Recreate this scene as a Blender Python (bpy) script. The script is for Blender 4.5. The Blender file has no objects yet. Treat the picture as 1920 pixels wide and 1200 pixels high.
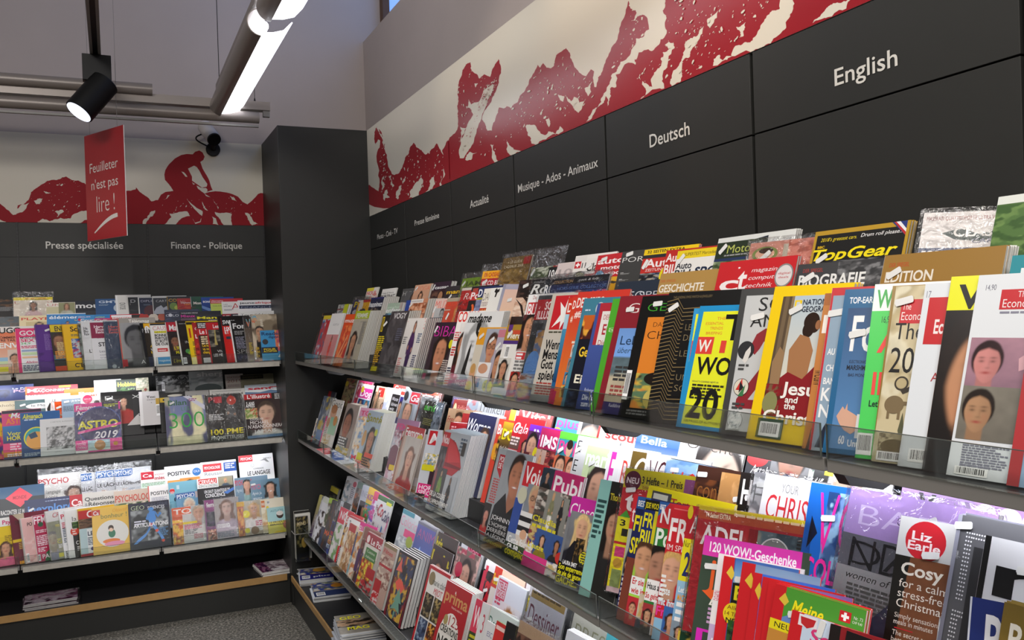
import bpy, bmesh, math, random
import numpy as np
from mathutils import Vector, Matrix, geometry

SC = bpy.context.scene
COL = SC.collection

# ------------------------------------------------------------------ camera
CAM = Vector((-1.5507, -6.2066, 1.79)); YAW, PIT, ROL, FPX = 0.43, -0.0064, -0.0315, 1630.488
FWD = Vector((math.sin(YAW)*math.cos(PIT), math.cos(YAW)*math.cos(PIT), math.sin(PIT)))
_r = Vector((math.cos(YAW), -math.sin(YAW), 0)); _u = _r.cross(FWD)
RGT = _r*math.cos(ROL) + _u*math.sin(ROL)
UPV = _u*math.cos(ROL) - _r*math.sin(ROL)
cd = bpy.data.cameras.new('camera'); cam = bpy.data.objects.new('camera', cd); COL.objects.link(cam)
cd.sensor_width = 36; cd.lens = 36*FPX/1920; cd.clip_start = .01
cam.matrix_world = Matrix(((RGT.x, UPV.x, -FWD.x, CAM.x), (RGT.y, UPV.y, -FWD.y, CAM.y), (RGT.z, UPV.z, -FWD.z, CAM.z), (0, 0, 0, 1)))
SC.camera = cam

def ray(x, y):
    return FWD + RGT*((x-960)/FPX) + UPV*((600-y)/FPX)
def hit(x, y, ax, v):
    d = ray(x, y)
    return CAM + d*((v-CAM[ax])/d[ax])
def depth(P):
    return (Vector(P)-CAM).dot(FWD)

# ------------------------------------------------------------------ light
vs = SC.view_settings
vs.view_transform = 'Standard'; vs.look = 'None'; vs.exposure = 0.0; vs.gamma = 1.0
vs.use_curve_mapping = False
SC.cycles.transparent_max_bounces = 40
w = bpy.data.worlds.new('world'); SC.world = w; w.use_nodes = True
w.node_tree.nodes['Background'].inputs[0].default_value = (1.0, .95, .92, 1)
w.node_tree.nodes['Background'].inputs[1].default_value = .16

def area(name, loc, target, sx, sy, power, col):
    l = bpy.data.lights.new(name, 'AREA'); l.shape = 'RECTANGLE'; l.size = sx; l.size_y = sy
    l.energy = power; l.color = col
    o = bpy.data.objects.new(name, l); COL.objects.link(o); o.location = loc
    o.rotation_euler = (Vector(target)-Vector(loc)).to_track_quat('-Z', 'Y').to_euler()
    return o
def spot(name, loc, target, power, col, ang, blend=.6, rad=.04):
    l = bpy.data.lights.new(name, 'SPOT'); l.energy = power; l.color = col
    l.spot_size = math.radians(ang); l.spot_blend = blend; l.shadow_soft_size = rad
    o = bpy.data.objects.new(name, l); COL.objects.link(o); o.location = loc
    o.rotation_euler = (Vector(target)-Vector(loc)).to_track_quat('-Z', 'Y').to_euler()
    return o
# shop ceiling lamps out of view: a row of fluorescents behind and left of the camera, warm spots on the right wall
area('shop_ceiling_lamp', (-2.9, -4.6, 4.2), (-.9, -2.6, .9), 1.6, .5, 60, (1.0, .96, .92))
area('shop_ceiling_lamp', (-1.7, -7.4, 3.6), (-.3, -4.2, 1.2), 1.6, .5, 62, (1.0, .95, .9))
spot('mural_spotlight', (-1.35, -4.15, 3.75), (0, -3.95, 2.98), 34, (1.0, .66, .36), 58)
spot('mural_spotlight', (-1.15, -2.6, 3.55), (0, -2.55, 2.72), 11, (1.0, .84, .66), 60)
spot('rack_spotlight', (-2.5, -3.9, 3.7), (-1.75, -.35, 1.15), 105, (1.0, .97, .94), 36)
spot('rack_spotlight', (-1.9, -4.2, 3.7), (-.45, -1.9, 1.3), 75, (1.0, .95, .88), 48)
spot('rack_spotlight', (-1.6, -5.6, 3.7), (-.35, -4.5, 1.75), 70, (1.0, .9, .78), 55)

# ------------------------------------------------------------------ dims
Wm = .75                      # one rack module
CW, YC = .5763, -.6388        # corner column: width, front plane
ZM, ZB, ZP = 3.024, 2.4614, 2.2437

# ------------------------------------------------------------------ materials
def lin(c):
    c = c.strip('#')
    if len(c) == 3: c = ''.join(k*2 for k in c)
    v = [int(c[i:i+2], 16)/255 for i in (0, 2, 4)]
    return tuple(k/12.92 if k <= .04045 else ((k+.055)/1.055)**2.4 for k in v)
def mat(name, col='888', rough=.5, metal=0., spec=.5, noise=0., nscale=60., emit=None, estr=0., bump=0., coat=0.):
    m = bpy.data.materials.new(name); m.use_nodes = True
    nt = m.node_tree; b = nt.nodes['Principled BSDF']
    c = lin(col)+(1,)
    b.inputs['Base Color'].default_value = c; b.inputs['Roughness'].default_value = rough
    b.inputs['Metallic'].default_value = metal; b.inputs['Specular IOR Level'].default_value = spec
    b.inputs['Coat Weight'].default_value = coat
    if noise or bump:
        tc = nt.nodes.new('ShaderNodeTexCoord'); n = nt.nodes.new('ShaderNodeTexNoise')
        n.inputs['Scale'].default_value = nscale; n.inputs['Detail'].default_value = 5
        nt.links.new(tc.outputs['Object'], n.inputs['Vector'])
        if noise:
            mx = nt.nodes.new('ShaderNodeMix'); mx.data_type = 'RGBA'
            mx.inputs[6].default_value = tuple(k*(1-noise) for k in c[:3])+(1,)
            mx.inputs[7].default_value = tuple(min(1, k*(1+noise)) for k in c[:3])+(1,)
            nt.links.new(n.outputs['Fac'], mx.inputs[0]); nt.links.new(mx.outputs[2], b.inputs['Base Color'])
        if bump:
            bp = nt.nodes.new('ShaderNodeBump'); bp.inputs['Strength'].default_value = bump; bp.inputs['Distance'].default_value = .01
            nt.links.new(n.outputs['Fac'], bp.inputs['Height']); nt.links.new(bp.outputs['Normal'], b.inputs['Normal'])
    if emit:
        b.inputs['Emission Color'].default_value = lin(emit)+(1,); b.inputs['Emission Strength'].default_value = estr
    return m
def mat_print(name, rough, coat=0., spec=.5):
    m = mat(name, 'fff', rough, coat=coat, spec=spec); nt = m.node_tree
    a = nt.nodes.new('ShaderNodeAttribute'); a.attribute_name = 'Col'
    nt.links.new(a.outputs['Color'], nt.nodes['Principled BSDF'].inputs['Base Color'])
    return m
def mat_clear(name, tint='fff', gloss=.1, rough=.05, bump=0., nscale=30., edge=.35):
    m = bpy.data.materials.new(name); m.use_nodes = True; nt = m.node_tree
    for n in list(nt.nodes): nt.nodes.remove(n)
    out = nt.nodes.new('ShaderNodeOutputMaterial'); mx = nt.nodes.new('ShaderNodeMixShader')
    t = nt.nodes.new('ShaderNodeBsdfTransparent'); g = nt.nodes.new('ShaderNodeBsdfGlossy')
    t.inputs[0].default_value = lin(tint)+(1,); g.inputs['Roughness'].default_value = rough
    lw = nt.nodes.new('ShaderNodeLayerWeight'); lw.inputs[0].default_value = edge
    mr = nt.nodes.new('ShaderNodeMapRange'); mr.inputs[3].default_value = gloss; mr.inputs[4].default_value = min(1, gloss+.5)
    nt.links.new(lw.outputs['Fresnel'], mr.inputs[0]); nt.links.new(mr.outputs[0], mx.inputs[0])
    nt.links.new(t.outputs[0], mx.inputs[1]); nt.links.new(g.outputs[0], mx.inputs[2]); nt.links.new(mx.outputs[0], out.inputs[0])
    if bump:
        tc = nt.nodes.new('ShaderNodeTexCoord'); n = nt.nodes.new('ShaderNodeTexNoise'); n.inputs['Scale'].default_value = nscale
        n.inputs['Detail'].default_value = 3; n.inputs['Distortion'].default_value = 1.5
        b = nt.nodes.new('ShaderNodeBump'); b.inputs['Strength'].default_value = bump; b.inputs['Distance'].default_value = .02
        nt.links.new(tc.outputs['Object'], n.inputs['Vector']); nt.links.new(n.outputs['Fac'], b.inputs['Height'])
        nt.links.new(b.outputs['Normal'], g.inputs['Normal']); nt.links.new(b.outputs['Normal'], lw.inputs['Normal'])
    return m
M = {}
M['plaster'] = mat('plaster', 'b3a8a5', .9, noise=.05, nscale=3, bump=.15)
M['panel'] = mat('anthracite_laminate', '2b2b29', .45, spec=.35, noise=.06, nscale=14)
M['frame'] = mat('black_metal', '0c0c0d', .5)
M['tray'] = mat('dark_grey_metal', '1d1d1f', .45)
M['rail'] = mat('grey_aluminium', '807d79', .42)
M['steel'] = mat('brushed_aluminium', '8a817b', .36, metal=.25)
M['white'] = mat('white_enamel', 'dddddd', .4)
M['lamp'] = mat('lit_tube', 'fff', .4, emit='f4f6ff', estr=4)
M['strip'] = mat('lit_shelf_strip', 'fff', .4, emit='f6f8ff', estr=18)
M['spotlens'] = mat('lit_spot_lens', 'fff', .4, emit='dfe8ff', estr=2.2)
M['black'] = mat('matt_black', '030304', .5, spec=.3)
M['ticket'] = mat('ticket_strip', 'b9b4aa', .5, noise=.25, nscale=40)
M['paper'] = mat('paper_edge', 'c9c8c4', .8, noise=.12, nscale=220)
M['print'] = mat_print('glossy_print', .3)
M['mural'] = mat_print('satin_mural_print', .24, spec=.3)
M['mural_matt'] = mat_print('matt_mural_print', .5, spec=.12)
M['letter'] = mat('white_vinyl_letter', 'd0cdc6', .6)
M['acrylic'] = mat_clear('clear_acrylic', 'f6f9f7', .025, .03)
M['acryledge'] = mat('acrylic_edge', '565b58', .25)
M['bag'] = mat_clear('clear_plastic_wrap', 'fcfcfc', .03, .16, bump=.6, nscale=22)
M['wood'] = mat('beech_edging', 'a8824f', .5, noise=.15, nscale=30)
M['glass'] = mat('daylit_pane', '7da0d8', .1, emit='7aa6ee', estr=1.1)
M['woodframe'] = mat('brown_window_wood', '5a3d26', .5, noise=.2, nscale=20)
M['sticker'] = mat('white_sticker', 'e2e2e0', .5)
M['camwhite'] = mat('grey_camera_plastic', 'c4bebc', .5)

# ------------------------------------------------------------------ mesh helpers
def tag(o, label=None, cat=None, group=None, kind=None):
    if label: o['label'] = label
    if cat: o['category'] = cat
    if group: o['group'] = group
    if kind: o['kind'] = kind
    return o
def link(name, me, parent=None):
    o = bpy.data.objects.new(name, me); COL.objects.link(o)
    if parent: o.parent = parent
    return o
def empty(name, loc=(0, 0, 0), mw=None):
    o = bpy.data.objects.new(name, None); COL.objects.link(o); o.empty_display_size = .05
    o.matrix_world = mw if mw is not None else Matrix.Translation(loc)
    return o
class MB:
    def __init__(s): s.v = []; s.f = []; s.m = []
    def quad(s, a, b, c, d, m=0): 
        n = len(s.v); s.v += [tuple(a), tuple(b), tuple(c), tuple(d)]; s.f.append((n, n+1, n+2, n+3)); s.m.append(m)
    def box(s, x0, y0, z0, x1, y1, z1, m=0):
        x0, x1 = sorted((x0, x1)); y0, y1 = sorted((y0, y1)); z0, z1 = sorted((z0, z1))
        n = len(s.v)
        s.v += [(x, y, z) for z in (z0, z1) for y in (y0, y1) for x in (x0, x1)]
        for q in ((0, 2, 3, 1), (4, 5, 7, 6), (0, 1, 5, 4), (2, 6, 7, 3), (0, 4, 6, 2), (1, 3, 7, 5)):
            s.f.append(tuple(n+i for i in q)); s.m.append(m)
        return s
    def prism(s, pts, axis, a, b, m=0, close=True):
        # pts: 2-D outline in the two other axes, extruded along axis from a to b
        n = len(s.v); k = len(pts)
        for t in (a, b):
            for p in pts:
                q = list(p); q.insert(axis, t); s.v.append(tuple(q))
        for i in range(k if close else k-1):
            j = (i+1) % k; s.f.append((n+i, n+j, n+k+j, n+k+i)); s.m.append(m)
        if close:
            s.f.append(tuple(n+i for i in range(k))); s.m.append(m)
            s.f.append(tuple(n+k+i for i in reversed(range(k)))); s.m.append(m)
        return s
    def tube(s, A, B, r, seg=16, m=0, r2=None, caps=True):
        A, B = Vector(A), Vector(B); d = (B-A).normalized(); x = d.orthogonal().normalized(); y = d.cross(x)
        r2 = r if r2 is None else r2; n = len(s.v)
        for P, rr in ((A, r), (B, r2)):
            for i in range(seg):
                t = 2*math.pi*i/seg; s.v.append(tuple(P + x*(rr*math.cos(t)) + y*(rr*math.sin(t))))
        for i in range(seg):
            j = (i+1) % seg; s.f.append((n+i, n+j, n+seg+j, n+seg+i)); s.m.append(m)
        if caps:
            s.f.append(tuple(n+i for i in reversed(range(seg)))); s.m.append(m)
            s.f.append(tuple(n+seg+i for i in range(seg))); s.m.append(m)
        return s
    def path(s, pts, r, seg=8, m=0):
        for a, b in zip(pts, pts[1:]): s.tube(a, b, r, seg, m)
        return s
    def build(s, name, mats, parent=None, smooth=False, bevel=0.):
        me = bpy.data.meshes.new(name); me.from_pydata(s.v, [], s.f)
        mats = mats if isinstance(mats, (list, tuple)) else [mats]
        for m in mats: me.materials.append(M[m] if isinstance(m, str) else m)
        me.polygons.foreach_set('material_index', s.m)
        bm = bmesh.new(); bm.from_mesh(me); bmesh.ops.recalc_face_normals(bm, faces=bm.faces); bm.to_mesh(me); bm.free()
        o = link(name, me, parent)
        if bevel:
            b = o.modifiers.new('bevel', 'BEVEL'); b.width = bevel; b.segments = 2; b.limit_method = 'ANGLE'
        if smooth:
            me.polygons.foreach_set('use_smooth', [True]*len(me.polygons))
            try: me.set_sharp_from_angle(angle=math.radians(40))
            except Exception: pass
        return o

# ------------------------------------------------------------------ printed surfaces: flat art as coloured polygons
_glyph = {}
def text_geo(txt, style=''):
    """triangles of a word, unit cap height, starting at x=0 on the baseline; returns verts, faces, width"""
    key = (txt, style)
    if key in _glyph: return _glyph[key]
    cu = bpy.data.curves.new('lettering', 'FONT'); cu.body = txt; cu.resolution_u = 3; cu.fill_mode = 'FRONT'
    cu.size = 1.0
    if 'm' in style: cu.offset = .009
    if 'b' in style: cu.offset = .022
    if 'h' in style: cu.offset = .034
    if 'l' in style: cu.offset = -.012
    if 'i' in style: cu.shear = .25
    o = bpy.data.objects.new('lettering', cu); COL.objects.link(o)
    dg = bpy.context.evaluated_depsgraph_get(); dg.update()
    me = o.evaluated_get(dg).to_mesh()
    n = len(me.vertices); v = np.zeros(n*3); me.vertices.foreach_get('co', v); v = v.reshape(-1, 3)[:, :2].copy()
    f = [tuple(p.vertices) for p in me.polygons]
    o.evaluated_get(dg).to_mesh_clear(); bpy.data.objects.remove(o); bpy.data.curves.remove(cu)
    if n:
        v[:, 0] -= v[:, 0].min(); v /= .73
        if 's' in style and len(txt) < 12:      # serif feet: a thin slab along the baseline and cap line under straight stems
            pass
        wd = v[:, 0].max()
    else: wd = 1
    _glyph[key] = (v, f, wd)
    return _glyph[key]

def vnoise(X, Y, seed, sc):
    """smooth value noise in 0..1"""
    rs = np.random.RandomState(seed % 100000); L = rs.rand(64, 64)
    x, y = X*sc+7.3, Y*sc+3.1
    xi, yi = np.floor(x).astype(int), np.floor(y).astype(int); fx, fy = x-xi, y-yi
    fx = fx*fx*(3-2*fx); fy = fy*fy*(3-2*fy)
    g = lambda a, b: L[a % 64, b % 64]
    return (g(xi, yi)*(1-fx)+g(xi+1, yi)*fx)*(1-fy)+(g(xi, yi+1)*(1-fx)+g(xi+1, yi+1)*fx)*fy
def fbm(X, Y, seed, sc, o=3):
    r = 0; a = .5; t = 0
    for k in range(o): r = r+a*vnoise(X, Y, seed+k*17, sc*2**k); t += a; a *= .55
    return r/t
def sstep(a, b, x):
    t = np.clip((x-a)/(b-a), 0, 1); return t*t*(3-2*t)

class Art:
    """collects coloured 2-D polygons (metres on the sheet) in paint order"""
    def __init__(s, w, h, cell=.004, lift=.00022):
        s.w, s.h, s.cell, s.lift = w, h, cell, lift
        s.V = []; s.F = []; s.C = []; s.n = 0; s.layer = 0; s.key = None
    def add(s, v2, faces, col):
        v2 = np.asarray(v2, float); k = len(v2)
        if not k: return
        col = np.asarray(col, float)
        if v2[:, 0].min() < -1e-6 or v2[:, 0].max() > s.w+1e-6 or v2[:, 1].min() < -1e-6 or v2[:, 1].max() > s.h+1e-6:
            v2, faces, col = s.clip(v2, faces, col); k = len(v2)
            if not k: return
        key = (tuple(col.ravel()[:3]) if col.ndim == 1 else None)
        s.layer += 1 if key is None or key != s.key else .06      # neighbours of one ink share a layer
        s.key = key
        s.V.append(np.column_stack([v2[:, 0], np.full(k, -s.lift*s.layer), v2[:, 1]]))
        s.F += [tuple(i+s.n for i in f) for f in faces]
        if col.ndim == 1: col = np.tile(col, (k, 1))
        s.C.append(col); s.n += k
    def clip(s, v2, faces, col):
        one = col.ndim == 1; V, F, C = [], [], []
        for f in faces:
            q = [(v2[i][0], v2[i][1], None if one else col[i]) for i in f]
            for ax, lim, sg in ((0, 0, 1), (0, s.w, -1), (1, 0, 1), (1, s.h, -1)):
                o = []
                for i in range(len(q)):
                    a, b = q[i-1], q[i]; ia, ib = (a[ax]-lim)*sg >= 0, (b[ax]-lim)*sg >= 0
                    if ia != ib:
                        t = (lim-a[ax])/(b[ax]-a[ax])
                        o.append((a[0]+(b[0]-a[0])*t, a[1]+(b[1]-a[1])*t, None if one else a[2]+(b[2]-a[2])*t))
                    if ib: o.append(b)
                q = o
                if len(q) < 3: break
            if len(q) >= 3:
                F.append(tuple(range(len(V), len(V)+len(q)))); V += [(a[0], a[1]) for a in q]
                if not one: C += [a[2] for a in q]
        return np.array(V), F, (col if one else np.array(C))
    def rect(s, x0, y0, x1, y1, c):
        s.add([(x0, y0), (x1, y0), (x1, y1), (x0, y1)], [(0, 1, 2, 3)], lin(c))
    def grad(s, x0, y0, x1, y1, top, bot):
        t, b = lin(top), lin(bot)
        s.add([(x0, y0), (x1, y0), (x1, y1), (x0, y1)], [(0, 1, 2, 3)], [b, b, t, t])
    def ell(s, cx, cy, rx, ry, c, seg=28):
        a = np.linspace(0, 2*np.pi, seg, endpoint=False)
        s.add(np.column_stack([cx+rx*np.cos(a), cy+ry*np.sin(a)]), [tuple(range(seg))], lin(c))
    def poly(s, pts, c):
        pts = [Vector((x, y, 0)) for x, y in pts]
        tri = geometry.tessellate_polygon([pts])
        s.add([(p.x, p.y) for p in pts], tri, lin(c))
    def text(s, x, y, hh, c, txt, wid=0, style=''):
        v, f, wd = text_geo(txt, style)
        if not len(v): return
        sx = hh if not wid else wid/wd
        if 'v' in style: p = np.column_stack([x-v[:, 1]*hh, y+v[:, 0]*sx])
        else: p = np.column_stack([x+v[:, 0]*sx, y+v[:, 1]*hh])
        s.add(p, f, lin(c))
    def lines(s, x, y, wd, n, hh, c, seed=1):
        r = random.Random(seed); v = []; f = []
        for k in range(n):
            yy = y-k*hh*1.7; xx = x; end = x+wd*(r.uniform(.7, 1) if k % 3 else 1)
            while xx < end-hh:
                ww = min(end-xx, hh*r.uniform(1.5, 5)); q = len(v)
                v += [(xx, yy), (xx+ww, yy), (xx+ww, yy+hh), (xx, yy+hh)]; f.append((q, q+1, q+2, q+3)); xx += ww+hh*.6
        s.add(v, f, lin(c))
    def bars(s, x, y, wd, hh):
        s.rect(x, y, x+wd, y+hh, 'fff'); r = random.Random(int(x*9999)+3); v = []; f = []; xx = x+wd*.08
        while xx < x+wd*.9:
            ww = wd*r.choice((.012, .02, .032)); q = len(v)
            v += [(xx, y+hh*.2), (xx+ww, y+hh*.2), (xx+ww, y+hh*.9), (xx, y+hh*.9)]; f.append((q, q+1, q+2, q+3)); xx += ww+wd*r.choice((.015, .028))
        s.add(v, f, lin('111'))
    def grid(s, x0, y0, x1, y1, fn, mn=10):
        """a picture: every grid vertex is coloured by fn(U, V) with U, V in 0..1, V up"""
        X0, Y0, X1, Y1 = x0, y0, x1, y1; x0, y0, x1, y1 = max(0, x0), max(0, y0), min(s.w, x1), min(s.h, y1)
        if x1-x0 < 1e-4 or y1-y0 < 1e-4: return
        nx = int(min(90, max(mn, (x1-x0)/s.cell))); ny = int(min(110, max(mn, (y1-y0)/s.cell)))
        U, V = np.meshgrid(np.linspace(0, 1, nx+1), np.linspace(0, 1, ny+1))
        C = fn((x0+(x1-x0)*U-X0)/(X1-X0), (y0+(y1-y0)*V-Y0)/(Y1-Y0)).reshape(-1, 3)
        v = np.column_stack([(x0+(x1-x0)*U).ravel(), (y0+(y1-y0)*V).ravel()])
        f = [(j*(nx+1)+i, j*(nx+1)+i+1, (j+1)*(nx+1)+i+1, (j+1)*(nx+1)+i) for j in range(ny) for i in range(nx)]
        s.add(v, f, np.clip(C, 0, 1))
    def mesh(s, name, back=None, material='print', parent=None):
        me = bpy.data.meshes.new(name)
        V = np.concatenate(s.V); C = np.concatenate(s.C)
        me.from_pydata(V.tolist(), [], s.F)
        me.materials.append(M[material])
        a = me.color_attributes.new('Col', 'FLOAT_COLOR', 'POINT')
        a.data.foreach_set('color', np.column_stack([C, np.ones(len(C))]).ravel())
        return link(name, me, parent)

# ---- pictures
def L3(c): return np.array(lin(c))
def mix(a, b, t): return a+(b-a)*t[..., None]
def pic_face(bg='888', skin='d9a583', hair='2a1c14', cloth='333', cx=.5, cy=.6, r=.2, asp=.75, long=1, bg2=None, seed=1, smile=0, glasses=0, bw=0, bald=0, tilt=0., beard=0):
    """head-and-shoulders photograph: cy head centre, r head half-height (of picture height), asp = width/height of the picture"""
    S, H, K, B1 = L3(skin), L3(hair), L3(cloth), L3(bg); B2 = L3(bg2) if bg2 else B1*.75
    def fn(U, V):
        x = (U-cx)*asp/r; y = (V-cy)/r
        x, y = x*math.cos(tilt)-y*math.sin(tilt), x*math.sin(tilt)+y*math.cos(tilt)
        e = .07
        n = fbm(U, V, seed, 5)
        C = mix(B1, B2, np.clip(V*0+.6*n+.5*(1-V), 0, 1))
        # long hair behind
        if long:
            hw = .98+.12*np.sin(y*3)+.25*(n-.5)
            m = sstep(hw+e, hw-e, np.abs(x))*sstep(-1.1-long-.1, -1.1-long+.3, y)*sstep(.75, .5, y)
            C = mix(C, np.broadcast_to(H*.9, C.shape)*(.7+.7*fbm(U*4, V*.6, seed+3, 9))[..., None], m)
        # shoulders
        sh = np.sqrt((x/2.3)**2+((y+3.25)/1.75)**2)
        C = mix(C, np.broadcast_to(K, C.shape)*(.75+.5*fbm(U, V, seed+5, 8))[..., None], sstep(1+e, 1-e, sh))
        # neck
        m = sstep(.42+e, .42-e, np.abs(x+.03))*sstep(-2.0, -1.75, y)*sstep(-.5, -.7, y)
        C = mix(C, np.broadcast_to(S*.72, C.shape), m)
        # cranium hair
        if not bald:
            hr = np.sqrt((x/.86)**2+((y-.22)/.98)**2)+.1*(n-.5)
            C = mix(C, np.broadcast_to(H, C.shape)*(.7+.8*fbm(U*2, V*2, seed+8, 10))[..., None], sstep(1+e, 1-e, hr))
        # face
        fr = np.sqrt((x/(.70-.14*np.clip(-y, 0, 1)))**2+((y+.08)/.98)**2)
        shade = np.clip(1.02-.28*np.clip(x+.1, 0, 1)-.1*np.clip(-y, 0, 1), .5, 1.1)
        F = np.broadcast_to(S, C.shape)*shade[..., None]
        hl = sstep(.72, .9, y+.35*np.abs(x)+.1*(n-.5)) if not bald else 0*y
        F = mix(F, np.broadcast_to(H, C.shape), hl)
        g = lambda px, py, sx, sy: np.exp(-((x-px)/sx)**2-((y-py)/sy)**2)
        D = L3('2a1410')
        for sx in (-1, 1):
            F = mix(F, np.broadcast_to(D, C.shape), np.clip(.85*g(.3*sx, .08, .12, .055)+.6*g(.31*sx, .27, .17, .05), 0, 1))
            F = mix(F, np.broadcast_to(S*.6, C.shape), np.clip(.45*g(.3*sx, .1, .2, .14), 0, 1))
            F = mix(F, np.broadcast_to(L3('c0503f')*.5+S*.5, C.shape), .25*g(.4*sx, -.25, .2, .2))
        F = mix(F, np.broadcast_to(S*.55, C.shape), np.clip(.6*g(.06, -.27, .15, .06)+.3*g(.12, -.05, .07, .2), 0, 1))
        F = mix(F, np.broadcast_to(L3('a03a38'), C.shape), np.clip(.9*g(0, -.52, .24, .07), 0, 1))
        if smile: F = mix(F, np.broadcast_to(L3('fff'), C.shape), np.clip(1.1*g(0, -.51, .18, .035), 0, 1))
        if beard: F = mix(F, np.broadcast_to(H*.6, C.shape), np.clip(sstep(-.3, -.5, y-.12*np.cos(x*4))*(1-.85*g(0, -.55, .2, .06))*(.6+.5*fbm(U*3, V*3, seed, 20)), 0, .92))
        if glasses:
            for sx in (-1, 1):
                q = np.sqrt(((x-.32*sx)/.25)**2+((y-.07)/.17)**2); F = mix(F, np.broadcast_to(D*.4, C.shape), np.exp(-((q-1)/.18)**2))
        C = mix(C, F, sstep(1+e, 1-e, fr))
        if long and not bald:   # locks in front at the sides
            m = sstep(.16, .06, np.abs(np.abs(x)-(.74-.08*y)))*sstep(-1.4, -1.0, y)*sstep(.7, .4, y)
            C = mix(C, np.broadcast_to(H, C.shape), m*.85)
        if bw:
            g_ = (C*np.array([.3, .6, .1])).sum(-1, keepdims=True); C = np.repeat(g_, 3, -1)
        return C
    return fn
def pic_body(bg='ccc', skin='d9a583', hair='2a1c14', cloth='a33', legs='224', cx=.5, seed=1, bg2=None, asp=.5):
    """standing or seated figure, full length"""
    S, H, K, G, B1 = L3(skin), L3(hair), L3(cloth), L3(legs), L3(bg); B2 = L3(bg2) if bg2 else B1*.85
    def fn(U, V):
        n = fbm(U, V, seed, 6); x = (U-cx)*asp*2.0; e = .02
        C = mix(B1, B2, np.clip(1-V+.4*(n-.5), 0, 1))
        wl = np.where(V > .3, .17+.05*np.sin(V*9), .15)+.05*(n-.5)
        C = mix(C, np.broadcast_to(G, C.shape)*(.7+.6*n)[..., None], sstep(wl+e, wl-e, np.abs(x))*sstep(.0, .03, V)*sstep(.44, .40, V))
        wt = .13+.11*sstep(.8, .55, V)+.05*(n-.5)
        C = mix(C, np.broadcast_to(K, C.shape)*(.65+.7*fbm(U, V, seed+2, 9))[..., None], sstep(wt+e, wt-e, np.abs(x+.01))*sstep(.36, .4, V)*sstep(.80, .76, V))
        C = mix(C, np.broadcast_to(H, C.shape)*(.7+.6*n)[..., None], sstep(1.08, .9, np.sqrt((x/.115)**2+((V-.86)/.115)**2)))
        C = mix(C, np.broadcast_to(S, C.shape)*np.clip(1-2*x, .6, 1.1)[..., None], sstep(1.1, .9, np.sqrt((x/.072)**2+((V-.85)/.085)**2)))
        for px, py in ((-.17, .5), (.16, .46)):
            C = mix(C, np.broadcast_to(S, C.shape), sstep(1.2, .8, np.sqrt(((x-px)/.045)**2+((V-py)/.04)**2)))
        return C
    return fn
def pic_noise(cols, seed=1, sc=4., sharp=.06, st=1.):
    """blurry photograph of mixed things: patches of the listed colours"""
    P = [L3(c) for c in cols]
    def fn(U, V):
        C = np.broadcast_to(P[0], U.shape+(3,)).copy()
        for k, c in enumerate(P[1:]):
            n = fbm(U, V*st, seed+31*k, sc*(1+.35*k), 3)
            C = mix(C, np.broadcast_to(c, C.shape)*(.8+.4*fbm(U, V, seed+7*k, 11))[..., None], sstep(.52-sharp, .52+sharp, n))
        return C
    return fn
def pic_dog(bg='d8d8dc'):
    F1, F2, K, B1 = L3('a8763f'), L3('5c3a1c'), L3('140c08'), L3(bg)
    def fn(U, V):
        n = fbm(U, V, 5, 12); C = np.broadcast_to(B1, U.shape+(3,)).copy()
        def blob(cx, cy, rx, ry, c, a=1., e=.12):
            nonlocal C
            q = np.sqrt(((U-cx)/rx)**2+((V-cy)/ry)**2)+.35*(n-.5); C = mix(C, np.broadcast_to(c, C.shape)*(.55+.9*fbm(U*1.5, V*1.5, 9, 14))[..., None], a*sstep(1+e, 1-e, q))
        blob(.5, .1, .4, .3, L3('c8a070')); blob(.16, .5, .15, .3, F2); blob(.86, .5, .14, .32, F2)
        blob(.5, .58, .38, .38, F1); blob(.5, .42, .22, .2, L3('d6b184')); blob(.33, .56, .06, .06, K); blob(.66, .56, .06, .06, K)
        blob(.5, .4, .075, .06, K); blob(.5, .28, .1, .02, L3('5a2c22'))
        return C
    return fn
def pic_sea(top='6f9ad0', mid='5c7f96', bot='b9aa90', hz=.62):
    T, D, B = L3(top), L3(mid), L3(bot)
    def fn(U, V):
        n = fbm(U, V*3, 4, 6); C = mix(np.broadcast_to(T*1.25, U.shape+(3,)), T, np.clip((V-hz)/(1-hz), 0, 1))
        C = mix(C, np.broadcast_to(D, C.shape)*(.7+.7*n)[..., None], sstep(hz+.01, hz-.01, V)); C = mix(C, np.broadcast_to(B, C.shape)*(.85+.3*n)[..., None], sstep(.38+.1*n, .28+.1*n, V))
        return C
    return fn

# ------------------------------------------------------------------ room
XP = .179                                    # plaster of the right wall, behind the rack panels
def struct(name, mb, m, label=None, **k):
    return tag(mb.build(name, m, **k), label, None, None, 'structure')
def speckle_floor():
    m = mat('speckled_floor', '6a6660', .55); nt = m.node_tree; b = nt.nodes['Principled BSDF']
    tc = nt.nodes.new('ShaderNodeTexCoord'); v = nt.nodes.new('ShaderNodeTexNoise'); v.inputs['Scale'].default_value = 75; v.inputs['Detail'].default_value = 6; v.inputs['Roughness'].default_value = .75
    r = nt.nodes.new('ShaderNodeValToRGB'); e = r.color_ramp.elements
    e[0].position = .38; e[0].color = lin('1d1c1a')+(1,); e[1].position = .66; e[1].color = lin('b8b2a4')+(1,)
    k = e.new(.5); k.color = lin('5a5750')+(1,)
    nt.links.new(tc.outputs['Object'], v.inputs['Vector']); nt.links.new(v.outputs['Fac'], r.inputs[0]); nt.links.new(r.outputs[0], b.inputs['Base Color'])
    return m
M['floor'] = speckle_floor()
struct('floor', MB().box(-7, -10, -.1, 1.5, 1, 0), 'floor', 'grey speckled stone floor')
ZT = 3.82                                    # sill height of the window niche
struct('wall_back', MB().box(-7, .03, 0, 1.4, .25, 6), 'plaster', 'grey plaster wall at the back')
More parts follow.
